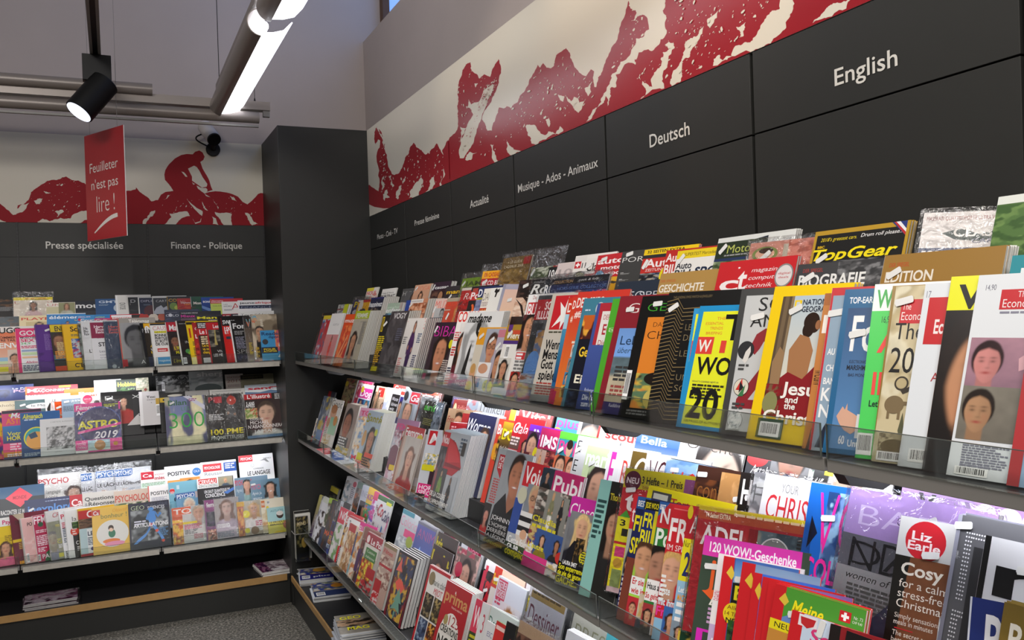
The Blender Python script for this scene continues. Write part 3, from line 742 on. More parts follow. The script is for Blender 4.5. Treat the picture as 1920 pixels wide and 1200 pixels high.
rel(MB().tube(H0, H1, .072, 32).build('housing', 'black', smooth=True, bevel=.004), sp)
rel(tag(MB().tube(H1+ax_*.0005, H1+ax_*.003, .064, 32).build('lens', 'spotlens'), 'lit glass lens'), sp)
spot('track_spot_beam', tuple(H1+ax_*.02), tuple(H1+ax_*2), 12, (.9, .94, 1), 60)
# security camera on the mural
cb = hit(399, 281, 1, -.001)
sc_ = empty('security_camera', tuple(cb)); tag(sc_, 'small grey bullet security camera with black round base above the cyclist', 'camera')
rel(MB().tube((cb.x, -.002, cb.z), (cb.x, -.03, cb.z), .046, 28).build('base', 'black', smooth=True, bevel=.003), sc_)
rel(MB().tube((cb.x, -.03, cb.z), (cb.x-.005, -.1, cb.z+.05), .016, 14).build('arm', 'black', smooth=True), sc_)
r0 = hit(383, 237, 1, -.03); r1 = hit(401, 261, 1, -.17)
rel(MB().tube(r0, r1, .046, 28).build('body', 'camwhite', smooth=True, bevel=.006), sc_)
ad = (r1-r0).normalized()
rel(MB().tube(r1, r1+ad*.012, .045, 28, r2=.043).build('front_glass', 'black', smooth=True), sc_)
cab = [(cb.x-.035+(-.075)*math.sin(math.pi*i/10), -.02-.02*math.sin(math.pi*i/10), cb.z+.02+.09*i/10) for i in range(11)]
rel(MB().path(cab, .005, 8).build('cable', 'black', smooth=True), sc_)
# red hanging sign
S0_, S1_ = Vector((-1.663, -.867, 2.2665)), Vector((-1.47, -1.232, 2.2665)); sw = (S1_-S0_).length
sh = 2.846-2.2665
sg = empty('hanging_sign', tuple((S0_+S1_)/2)); tag(sg, 'red hanging sign reading Feuilleter n’est pas lire !', 'sign')
u_ = (S1_-S0_).normalized(); n_ = Vector((-u_.y, u_.x, 0))      # back side normal
msg = Matrix(((u_.x, n_.x, 0, S0_.x), (u_.y, n_.y, 0, S0_.y), (0, 0, 1, S0_.z), (0, 0, 0, 1)))
bd = MB().box(0, 0, 0, sw, .004, sh).build('board', 'white'); bd.matrix_world = msg; rel(bd, sg)
art = Art(sw, sh, lift=.0003); art.rect(0, 0, sw, sh, 'a8242c')
art.text(sw*.12, sh*.635, sh*.095, 'e0d8d2', 'Feuilleter', sw*.72); art.text(sw*.15, sh*.475, sh*.095, 'e0d8d2', "n'est pas", sw*.68); art.text(sw*.27, sh*.255, sh*.165, 'e0d8d2', 'lire !', sw*.46, 'l')
cv = []
for i in range(13):
    t = i/12; cv.append((sw*(.19+.60*t), sh*(.075+.145*math.sin(t*math.pi/2))))
lo_ = [(x+sw*.005, y-sh*(.012+.026*math.sin((i/12)*math.pi*.6))) for i, (x, y) in enumerate(cv)]
art.poly(cv+lo_[::-1], 'e0d8d2')
pf = art.mesh('print', parent=None); pf.matrix_world = msg @ Matrix.Translation((0, -.0005, 0)); rel(pf, sg); tag(pf, 'red print with cream lettering')
th = MB()
for f_ in (.15, .85):
    P = S0_+u_*(sw*f_); th.tube((P.x, P.y, S0_.z+sh-.005), (P.x, P.y, 6), .0012, 5)
rel(th.build('thread', 'rail'), sg)

# ------------------------------------------------------------------ magazines
def num(s): return float(s)
def paint(art, spec, w, h, seed=1, k_=1., kx=1.):
    els = spec.split('|'); X = lambda s: float(s)*w*kx/100; XE = lambda s: w if float(s) >= 99 else X(s); Y = lambda s: h-(100-float(s))*h*k_/100; H = lambda s: float(s)*h*k_/100
    bg = els[0].split()
    if len(bg) == 1: art.rect(0, 0, w, h, bg[0])
    else: art.grad(0, 0, w, h, bg[0], bg[1])
    for i, e in enumerate(els[1:]):
        a = e.split(); k = a[0]; sd = seed*13+i
        if k == 'R': art.rect(X(a[1]), Y(a[2]), XE(a[3]), Y(a[4]), a[5])
        elif k == 'G': art.grad(X(a[1]), Y(a[2]), XE(a[3]), Y(a[4]), a[5], a[6])
        elif k[0] == 'T': art.text(X(a[1]), Y(a[2]), H(a[3]), a[4], a[5].replace('_', ' '), X(a[6]) if len(a) > 6 else 0, k[1:])
        elif k == 'C':
            rx = X(a[3]); ry = H(a[4]) if float(a[4]) else rx; art.ell(X(a[1]), Y(a[2]), rx, ry, a[5])
        elif k in 'PB':
            kw = {}
            for q in a[5:]:
                n, v = q.split('='); n = {'s': 'skin', 'h': 'hair', 'c': 'cloth', 'x': 'cx', 'y': 'cy', 'l': 'long', 'g': 'glasses', 'm': 'smile'}.get(n, n)
                kw[n] = v if n in ('bg', 'bg2', 'skin', 'hair', 'cloth', 'legs') else float(v)
            x0, y0, x1, y1 = X(a[1]), Y(a[2]), X(a[3]), Y(a[4]); kw['asp'] = (x1-x0)/(y1-y0); kw.setdefault('seed', sd)
            kw['seed'] = int(kw['seed'])
            art.grid(x0, y0, x1, y1, (pic_face if k == 'P' else pic_body)(**kw))
        elif k == 'N': art.grid(X(a[1]), Y(a[2]), XE(a[3]), Y(a[4]), pic_noise(a[5].split(','), int(a[6]) if len(a) > 6 else sd, float(a[7]) if len(a) > 7 else 4., .06, float(a[8]) if len(a) > 8 else h/w))
        elif k == 'L': art.lines(X(a[1]), Y(a[2]), X(a[3]), int(a[4]), H(a[5]), a[6], sd)
        elif k == 'Z': art.poly([(X(a[j]), Y(a[j+1])) for j in range(2, len(a)-1, 2)], a[1])
        elif k == 'K': art.bars(X(a[1]), Y(a[2]), X(a[3]), H(a[4]))
        elif k == 'D': art.grid(X(a[1]), Y(a[2]), X(a[3]), Y(a[4]), pic_dog())
        elif k == 'W': art.grid(X(a[1]), Y(a[2]), XE(a[3]), Y(a[4]), pic_sea(*a[5:8]))
_block = {}
def page_block(w, h, t, spine):
    key = (round(w, 4), round(h, 4), round(t, 4), spine)
    if key not in _block:
        mb = MB(); mb.box(.0, .0006, .0008, w-.0012, t-.0004, h-.0008, 0)
        n = len(mb.v); mb.box(0, .0, 0, w, .0006, h, 1); mb.box(0, t-.0004, 0, w, t, h, 1); mb.box(-.0004, 0, 0, .0, t, h, 1)
        me = bpy.data.meshes.new('magazine'); me.from_pydata(mb.v, [], mb.f)
        me.materials.append(M['paper']); me.materials.append(cover_mat(spine)); me.polygons.foreach_set('material_index', mb.m)
        _block[key] = me
    return _block[key]
_cm = {}
def cover_mat(c):
    if c not in _cm: _cm[c] = mat('cover_stock_'+c, c, .35)
    return _cm[c]
STATS = []
DROP = set('85c2 201c2 197c2 17 130c1 87c3 54 38 379c1 37 363c2 36 35 33 269c2 269c1 259c1 245c1 239c1 233c2 233c1 230c4 230c3 230c2 230c1 229c9 228c8 228c7 227c1 225c3 225c2 225c1 219c1 217c2 217c1 206c1 205c1 201c3 197c3 196c5 196c4 196c3 196c2 196c1 195c1 191c1 190c1 187c1 18 176c3 176c2 16 15 146 12'.split()); MERGE = set('178 113 208 364 186 359 64 61 289 201 77 67 66 110 352c2 383 118 209 355 99 65 175 149 328c4 127 396c1 52 378 328c1 328c7 360 93 293c1 328c2 173 199 82 404 328c8 328c5 328c6 267 328c3 270 265 174 80 229c3 194c1 74 229c4 222 197 328c10 229c1 130 268 88 283 229c2 328c9 286 358 2 380 226c2 396c2 76 226c6 292 214 226c1 226c4 323c1 315c1 323c5 226c7 323c7 323c4 226c3 49 323c6 220c1 323c2 226c5 315c2 183 75 323c8 1 328c11 198 323c3 47 121 53 4 343c1 336c1 48 27 226c8 331c1 373c1 396c4 323c9 396c3 45 23 266 19 31 263 392c1 321c1 203c2 376 394c4 220c2 224c1 202 293c2 194c2 3 203c1 306c2 229c5 162c1 281 9 319 28 81 164c1 367c1 160c1 25 43 404c3 24 10 404c2 357c1 399c1 329c1 404c1 7 46 220c3 6 29 44 395c1 165c1 393c1 200c2 220c4 218c1 30 39 306c1 85c3 232c2 200c1 203c3 87c1 317 232c3 357c2 232c1 226c9 159c1 89c1 102c1 97c1 42 105c2 192c2 85c1 192c1 100c1 91c1 163c1 22 137c1 367c2 197c1 90c1 164c2 377 160c2 96c1 252c1 228c1 167c1 293c5 166c1 161c1 332c1 228c5 391c2 228c4 228c2 99c1 391c1 293c4 228c3 293c3 177c1 161c2 87c2 200c3 95c2 367c3 358c1 323c10 200c5 282c1 264 200c7 200c4 385c1 101c1 358c2 200c6 8 387c1 388c1 131c3 340c1 321c4 321c3 321c2 229c7 229c6 131c1 328c12 201c1 252c2 138c1 20 359c2 34 93c1 359c1 176c1 86c1 165c2 136c1 162c2 21 132c1 100c2 371c1 364c1 281c1 95c1 104c1 292c1 360c1 292c3 361c1 189c1 103c1 367c4 318c1 283c1 282c2 267c1 292c2 228c6 382c1 233c5 142c1 105c1 233c4 133c1 367c5 362c1 131c5 384c1 381c1 131c4 40 347 267c2 233c3 229c8 41 379 363c1 203c6 203c4 14 328c13 211c1 207c1 203c7 203c5 131c2 13 325c1 323c11 248c1 231c1'.split())    # wholly hidden copies; slivers that go into one stuff object
SEED = [0]
def make_mag(BL, u, o, lean, w, h, t, spec, label, group, n=1, spine=None, st=(), wrap=0, roll=0., name='magazine', cat='magazine', k_=1., kx=1.):
    """BL: bottom-left corner of the front face; u along the cover, o outwards (both horizontal)"""
    SEED[0] += 1; seed = SEED[0]
    k = Vector((0, 0, 1)); v = k*math.cos(lean)-o*math.sin(lean); nn = o*math.cos(lean)+k*math.sin(lean)
    if roll: q = Matrix.Rotation(roll, 3, nn); u = q @ u; v = q @ v
    bgc = spec.split('|')[0].split()[0]; spine = spine or bgc
    mw = Matrix(((u.x, -nn.x, v.x, BL.x), (u.y, -nn.y, v.y, BL.y), (u.z, -nn.z, v.z, BL.z), (0, 0, 0, 1)))
    root = link(name, page_block(w, h, t, spine)); root.matrix_world = mw
    if str(seed) in DROP: bpy.data.objects.remove(root); return None
    tag(root, label, cat, group); root['sid'] = str(seed)
    d = max(.4, depth(BL)); cell = max(.0012, d*1.9/FPX)
    art = Art(w, h, cell, .0001 if d < 3 else .0002); paint(art, spec, w, h, seed, k_, kx)
    c = art.mesh('cover', parent=root)
    for s in st:       # price stickers
        sx, sy = s[0]*w*kx/100, h-(100-s[1])*h*k_/100; rot = math.radians(s[2] if len(s) > 2 else 8); ss = 1
        a, b = .0145, .006
        mb = MB(); yb = -art.lift*art.layer
        P = [(-a, -b), (a-.002, -b), (a, -b+.002), (a, b-.002), (a-.002, b), (-a, b), (-a-.002, 0)]
        P = [(sx+x*math.cos(rot)-y*math.sin(rot), sy+x*math.sin(rot)+y*math.cos(rot)) for x, y in P]
        mb.prism(P, 1, yb-.0014, yb-.0004)
        stk = mb.build('price_sticker', 'sticker', root); tag(stk, 'small white price sticker')
    if wrap:
        mb = MB(); e = .006; mb.box(-e, -art.lift*art.layer-.0035, -e*.5, w+e, t+.001, h+e*wrap*2)
        b = mb.build('plastic_wrap', 'bag', root); tag(b, 'clear plastic wrap')
    # copies stacked behind
    rnd = random.Random(seed)
    words = label.split(); short = ' '.join(words[:11])
    for i in range(1, n):
        jx = rnd.uniform(-.0015, .0015); sid = f'{seed}c{i}'
        if sid in DROP: continue
        cp = root.copy(); cp['sid'] = sid; COL.objects.link(cp)
        off = -o*(t*1.04*i/math.cos(lean))+u*jx; m2 = mw.copy(); m2.translation = BL+off; cp.matrix_world = m2
        cp['label'] = 'copy stacked behind the '+short
        cp['group'] = 'copies behind the '+label
        if i == 1:
            c2 = c.copy(); COL.objects.link(c2); c2.parent = cp
    return root
ROWS = {}
GN = {('R', 1): 'top shelf of the long rack', ('R', 2): 'middle shelf of the long rack', ('R', 3): 'bottom shelf of the long rack', ('L', 1): 'top shelf of the short rack', ('L', 2): 'middle shelf of the short rack', ('L', 3): 'bottom shelf of the short rack'}
RN = ['front row, ', 'second row, ', 'back row, ']
def row(wall, tier, r, ox, oy, sc, items):
    """items: (x, y, spec, label, options) - x, y: top-left cover corner as read off the photograph (ox, oy, sc: crop origin and scale)"""
    L = ROWS.setdefault((wall, tier, r), [])
    for it in items:
        x, y, spec, label = it[:4]; L.append((ox+x/sc, oy+y/sc, spec, label, it[4] if len(it) > 4 else {}))
def wall_frame(wall):
    return (Vector((0, -1, 0)), Vector((-1, 0, 0))) if wall == 'R' else (Vector((1, 0, 0)), Vector((0, -1, 0)))
def build_rows():
    """right neighbours stand in front: each magazine is turned (and if need be set back) just enough to clear the ones to its right"""
    k = Vector((0, 0, 1))
    for (wall, tier, r), L in ROWS.items():
        u0, o0 = wall_frame(wall); lean0 = 18
        def place(x, y, op, push, T):
            dd = op.get('d', 0.)+(.012 if r == 0 else 0.)
            if r == 0: dd = max(dd, -.016)
            d = D0-DSTEP*r-dd-push; lean = math.radians(op.get('lean', lean0))
            z = TIER[tier]+ZS[tier]*r+.0012+op.get('t', .005)*math.sin(lean)
            n0 = o0*math.cos(lean)+k*math.sin(lean); P0 = o0*d+k*z
            ry = ray(x, y); TL = CAM+ry*((P0-CAM).dot(n0)/ry.dot(n0))
            h = (TL.z-z)/math.cos(lean)
            if 'h' in op: h = op['h']
            return TL, h, z, lean, dd+push
        pre = []
        for x, y, spec, label, op in L:
            n = op.get('n', 1); t = min(op.get('t', .005), .078/n); op['t'] = t
            pre.append((place(x, y, op, 0, n*t)[0].dot(u0), x, y, spec, label, op, n, t))
        pre.sort(key=lambda i: i[0])
        placed = []; out = []
        for s_, x, y, spec, label, op, n, t in reversed(pre):
            w = op.get('w', .21); T = n*t*1.05+.0016+(.006 if op.get('wrap') else 0)
            base = math.radians(5 if r == 0 and wall == 'R' else 3); yaw = base; push = 0.; cap = math.radians(22 if n*t < .03 else 8)
            for _ in range(14):
                TL, h, z, lean, dep = place(x, y, op, push, T); s = TL.dot(u0); yaw = base; ok = True
                for (sj, dj, yj, Tj, wj, hj) in placed:
                    if sj > s+w*math.cos(yaw)+.001: continue
                    e = min(s+w*math.cos(yaw), sj+wj*math.cos(yj))
                    for q in (sj, e):
                        need = dj+(q-sj)*math.tan(yj)+Tj/math.cos(yj)-dep
                        if q-s > .002: yaw = max(yaw, math.atan2(need, q-s))
                        elif need > 0: ok = False
                if yaw <= cap and ok or push > .045: break
                push += .004
            yaw = min(yaw, cap)
            kx = min(1, max(.35, (placed[-1][0]-s)/w*1.2)) if placed else 1
            placed.append((s, dep, yaw, T, w, h)); out.append((TL, h, z, lean, spec, label, op, yaw, w, n, t, op.get('kx', kx)))
        for TL, h, z, lean, spec, label, op, yaw, w, n, t, kx in reversed(out):
            u = u0*math.cos(yaw)-o0*math.sin(yaw); o = o0*math.cos(yaw)+u0*math.sin(yaw)
            v = k*math.cos(lean)-o*math.sin(lean); BL = TL-v*h
            STATS.append(((wall, tier, r), round(h, 3), w, round(math.degrees(yaw)), label))
            make_mag(BL, u, o, lean, w, h, t, spec, label, RN[r]+GN[(wall, tier)], n, op.get('sp'), op.get('st', ()), op.get('wrap', 0), math.radians(op.get('roll', 0)), name=op.get('nm', 'magazine'), cat=op.get('nm', 'magazine'), k_=op.get('k', 1. if r == 0 else {1: .42, 2: .5, 3: .65}[tier]), kx=kx)

# ================================================================== short rack (left)
row('L', 1, 2, 0, 540, 6, [
 (-250, 150, '1a1816|N 0 0 100 100 222,4a3626,111 3 5|T 20 80 7 a98 Muzik 70', 'dark brown photographic magazine cut off by the left picture edge, top back row'),
 (-65, 128, '26221f|N 0 60 100 100 2a2420,6b4a30 4 6|L 20 60 60 8 1.5 999', 'black magazine with small grey text left of the plastic-wrapped yellow one'),
 (150, 108, 'e8dccb|R 0 86 100 100 e3d000|Tb 30 92 4 c22 MNETISME 55|Tb 28 87 3.5 311 Collection 60|Tl 3 68 14 b5544a UNION 94|P 15 2 85 84 bg=e8dccb s=a8785c h=120c0a c=caa l=1.2 y=.72 r=.19', 'wrapped magazine with yellow top band and dark-haired woman', {'wrap': 3}),
 (520, 165, 'ebe2d6|Tl 3 80 13 c05048 UNION 94|P 35 0 82 98 bg=9a9a70 s=c99878 h=5a3c22 c=bba l=1.2 y=.8 r=.14|R 0 0 35 76 cfc8a0', 'cream magazine with thin red title and brown-haired woman'),
 (845, 148, '20242c|Tb 2 62 28 e8e8e6 mou 96|R 0 0 100 45 30343c', 'dark magazine with tall white letters mou'),
 (1070, 124, '2f5482|Tb 14 78 13 c8d4e2 GMT 80|L 14 68 40 2 2 9ab|C 92 50 18 0 b8c4d0', 'steel blue watch magazine with pale title', {'sp': '1c3a66'}),
 (1295, 80, 'dcdad4|Tv 62 30 26 111 BOUND 50|R 4 4 12 96 eee', 'white magazine with black vertical lettering OUND'),
 (1440, 105, '17181a|Tl 20 72 17 ddd D 40|Tv 18 60 6 aaa hors 24|N 0 0 100 50 17181a,333 2', 'narrow black magazine with a thin white D beside the vertical lettering', {'w': .19}),
 (1550, 105, 'f0efe9|R 6 0 100 97 16203f|Tl 16 74 12 dde DIPLO 80|C 70 26 40 0 5a2026|L 30 60 40 2 1.5 89a', 'navy magazine with white border and thin letters DIPL'),
 (1710, 92, 'efeee8|R 4 0 98 90 181a20|Tl 20 68 13 ddd CARTO 84|Z ccd0d8 5 20 20 40 30 44 48 52 60 38 80 48 90 24 90 0 5 0', 'black magazine with white top edge, letters CA and pale figures', {}),
])
row('L', 1, 2, 250, 540, 6, [
 (375, 96, '1a1712|R 0 0 5 100 c9a030|Tb 12 72 16 d8a020 CO 70|C 50 48 34 0 7a9a3a|C 75 40 20 0 c8d050', 'black and gold magazine with green shapes on its cover'),
 (490, 118, 'c02a20|T 20 82 6 f0d0c0 Les 30|Tb 22 72 8 f2e8e0 Diplomat 74|Tb 45 62 7 f0a030 HAÏTI 48|N 0 0 100 56 c02a20,a01a14,d05030 4', 'red magazine with small white and orange lettering, top back row'),
 (640, 98, '1d4a30|G 0 0 100 100 24553a 142018|Tb 20 58 15 f0e8e0 Mond 80|R 0 0 3 100 eee|N 0 0 100 45 1d4a30,803028 3', 'dark green magazine with white letters Mo'),
 (760, 106, '1d3f8a|G 0 0 100 100 24489a 122a5c|Tb 14 70 11 f2f2f6 BONN 70|Z 6a8ac0 0 40 100 10 100 30 0 55', 'royal blue magazine with white letters BON'),
 (862, 122, 'c2d060|R 0 72 100 100 c03038|Tb 8 84 7 f3dada Alternative 88|Tb 8 76 6 f3dada Economique 80|T 14 55 6 244 TOUS_A_PIED 80', 'lime and red economics magazine'),
 (992, 155, 'eae8e6|T 10 80 5 333 LES 20|T 10 66 10 333 HORS 40|Tl 50 50 42 c02a34 A 42|L 10 50 50 3 2 778', 'white magazine with a large thin red A'),
 (1172, 140, 'eeedf0|Tb 5 78 12 2a2a2e jeune 40|Tb 46 78 12 c8302e afrique 50|G 3 48 97 68 1a2240 2e3858|Tl 8 50 13 a8b0c0 FINANCE 84', 'white magazine with black and red title at the right end, back row', {'w': .24}),
])
row('L', 1, 1, 0, 540, 6, [
 (-200, 330, '332a22|N 0 0 100 100 222,55402c,2a3a44 9', 'dark magazine behind the black-lettered one at the left picture edge'),
 (215, 315, 'ecd9a8|Tb 6 76 14 d03a22 PLAYERS 118|P 20 0 100 66 bg=e0c890 s=c99870 h=2c1c10 c=b98 l=.6 y=.66 r=.3', 'cream magazine with red capital letters beside the purple copies'),
 (525, 292, '1e7fc4|R 0 96 100 100 dde8f0|Tb 6 72 17 e8f2fa éléments 104|P 36 0 76 62 bg=1e7fc4 s=b08060 h=1a1410 c=123 l=0 y=.78 r=.15|Tb 76 60 7 e8e000 LA 12', 'bright blue magazine with white lower-case title'),
 (868, 306, '3f8fca|Tb 4 86 6 e8d0e0 SPÉCIAL_ARTS 60|C 10 74 8 0 d02a4a|Tb 14 64 14 f5f5f8 Courrier 110|N 0 0 100 60 3f8fca,d05080,e8e8f0 6 5', 'blue and pink magazine with white lettering behind the business reviews'),
 (1060, 308, '2a7fc0|Tb 5 86 6 d8e060 CHÂTEAUX 50|R 0 60 100 82 d02a6a|Tb 6 64 13 f5f5f8 Cult 60', 'blue magazine with magenta band behind the maroon review', {'w': .19}),
 (1238, 300, 'c8202a|R 4 84 96 96 f0f0f0|Tb 8 74 14 f4f0f0 Entreprise 88|N 0 0 100 66 b01820,eee,801018 5', 'red framed magazine behind the grey portrait weekly', {'w': .19}),
 (1480, 300, '2c221e|C 34 80 14 0 a83028|C 60 76 14 0 c8bcae|C 84 82 12 0 a84a30|N 0 0 100 60 2c221e,55352a,111 8|Tb 5 58 8 ddd FIGARO 60', 'dark brown magazine with small red and pale heads on top'),
])
row('L', 1, 1, 250, 540, 6, [
 (348, 246, '232a46|T 6 62 13 d8dce8 OSLO 70|L 8 84 60 1 2 889|N 0 0 100 55 232a46,3a4668,141a30 4|C 30 70 10 0 e8ecf4', 'dark navy magazine with thin pale letters OSL'),
 (525, 266, '15131a|Tb 4 88 5 e8e8e8 TRAVAILLER_MIEUX,_VIVRE_PLUS 92|Tb 2 66 16 d830a0 Mieux 80|G 0 0 100 60 705060 222', 'black magazine with magenta title and white top line', {'w': .25}),
 (700, 306, '1b1b1d|Tb 4 74 17 e8e010 Manager 130|L 8 64 70 6 2.5 ddd|N 0 0 100 45 1b1b1d,4a3a30 7', 'black magazine with big yellow title behind the red weeklies'),
 (1000, 292, 'a02830|Tb 6 76 14 eee L’Exp 60|R 45 60 100 98 1c2030|Tb 52 66 14 eee Esprit 50|L 55 90 40 2 2 ddd', 'red and navy magazine with white letters behind the black bulletins', {'w': .17}),
 (1178, 266, 'e4e4e2|Tl 6 74 13 30302e Tout_l’Afrique 92|L 6 62 88 9 2 667|R 6 4 60 36 8a8a88', 'white newspaper-like magazine with thin black title under the right end', {'w': .245, 'h': .28}),
])
row('L', 1, 0, 0, 540, 6, [
 (-85, 440, 'ece6e0|G 0 0 100 88 e8784a f2d8c0|Tb 6 86 12 111 FUGO 100|Tb 10 74 5 5a1a10 COMMENT 90|Tb 10 68 5 5a1a10 ÊTRE_TAILLÉ 90|Tb 20 54 11 fff ENVIE 100|R 0 26 60 34 9ac4e0|R 0 20 60 26 cfe0b0|R 0 4 60 14 f0e020|P 50 0 100 50 bg=f0d8c8 s=d09a7a h=321 c=d09a7a l=0', 'white and orange muscle magazine at the left picture edge, front row'),
 (168, 458, 'f3f3f3|R 0 80 100 100 e8437a|R 0 0 14 100 ee3f7d|Tb 16 84 11 f4eef0 GOUT 110|Tb 18 77 3.5 211 MUSCLÉE_& 82|Tb 18 69 7 e02a66 SEXY 80|T 18 63 5 58b858 34,9 40|L 18 58 70 2 2 e0507a|R 18 47 90 51 9fb6d8|R 18 39 100 45 cfe8b8|R 18 32 100 36 f4c8a0|Ti 30 20 6 d02a66 Abdos 50|L 18 14 70 4 2 557', 'pink and white magazine with the word SEXY', {}),
 (395, 414, '5a2a86|Tl 50 10 4 b9a0d8 l 2|L 44 78 46 17 1.2 8a68b0|N 0 0 100 40 5a2a86,4a2074 4', 'purple magazine with a white price tag, front of its copies', {'n': 4, 't': .005, 'st': [(70, 88, 20)], 'sp': '6a3a96'}),
 (555, 415, '2b2e26|R 0 84 100 100 e0c61a|Tb 30 86 11 20222a ENIGME 120|P 2 30 100 84 bg=3a3a30 s=a87858 h=42301e c=333 l=.3 y=.6 r=.3|R 0 24 100 34 4a6a7a|L 30 60 70 12 1.6 d8c890|R 0 0 100 10 d85028|L 10 40 90 5 2 e89a30', 'dark cover with yellow band and bearded face, left of the yellow copies', {'n': 2}),
 (700, 410, 'f0bd10|Tb 40 84 11 2a2412 Science 140|L 40 76 60 2 1.5 665|N 38 26 100 68 b8c8d0,d8d0c0,c03040,3a5a9a 2 5|Tb 40 6 9 1a1410 C’EST 90', 'yellow magazine with C’ES lettering, front of its yellow copies', {'n': 4, 't': .0055, 'sp': 'd9a80c'}),
 (872, 410, '3a3230|N 0 0 100 100 3a3230,6a5a4a,202a26,9aa8a0 5|T 20 84 9 eee DI 50', 'narrow dark photo magazine between the yellow copies and the white review', {'wrap': .4}),
 (908, 372, 'e2e3e5|Tb 14 82 5.5 333 Ha 30|Tb 14 76 5.5 333 Bu 32|Tb 14 70 5.5 333 Rev 40|Tb 40 34 7 222 L’T 50', 'white business review with three short black lines', {'wrap': .5, 'n': 2}),
 (1010, 390, 'e4e4e6|R 0 66 100 100 8c1840|Tb 22 88 6 f0dfe4 Harvard 96|Tb 30 82 6 f0dfe4 Busi 60|Tb 30 76 6 f0dfe4 Review 70|Tb 34 64 5 8c1840 ••• 40|Tb 38 48 9 1c1c1e STR 70|T 40 35 5 778 Les_t 50|T 40 28 4 99a comp 60|T 40 22 4 99a trans 60', 'white business review with maroon block at the top', {'n': 2}),
 (1165, 378, '1f3350|Tb 26 86 5.5 c04038 Harv 60|Tb 26 80 5.5 c04038 Busi 60|Tb 26 74 5.5 c04038 Review 70|C 40 4 14 0 b8c0c8', 'navy business review with red lettering', {'wrap': .4, 'n': 2}),
 (1318, 340, 'a09a90|R 0 0 4 100 c04a40|Tb 42 89 8 efece4 Téléramag 80|P 8 0 100 90 bg=a8a298 bg2=8e887e s=6a645e h=1c1a18 c=2a2826 l=0 y=.6 r=.3 x=.62 bw=1|R 0 2 20 16 b01c24|Tl 72 6 8 eee Azn 40', 'grey weekly with a large black and white portrait', {'w': .22}),
 (1572, 396, '14161a|L 20 80 60 6 2 444|T 10 78 9 ccc F 10', 'black magazine edge right of the grey portrait weekly', {'n': 2}),
 (1608, 400, '2c2418|R 0 90 100 100 e8b020|Tb 4 78 16 eee fN 70|Tb 30 44 5 e8c020 A_LA 60|Tb 30 36 5 eee VOIR 60|Tb 30 30 5 e8c020 L’ES 60|R 0 0 100 22 1c2440', 'brown magazine with yellow top edge left of the white satirical one'),
 (1685, 402, 'e8e6e2|R 0 96 100 100 1a1a1a|Tl 12 84 10 c04a4a CAUSEUR 130|R 18 77 100 82 e0d820|T 20 77.5 4 222 NATACHA 78|Th 18 69 6 2a2626 BONNET 76|Th 18 62 6 2a2626 PHRYGIEN 84|Th 18 55 6 2a2626 ET_BOTTES 84|Th 18 48 6 2a2626 DE_CUIR 76|R 24 33 80 41 c83838|Tb 28 35 4 eee causeur 44|R 20 4 100 20 4a9ad0|T 26 10 5 dee magazine 60', 'white magazine with bold black lines Bonnet phrygien', {'n': 3, 'sp': 'dedcd8'}),
])
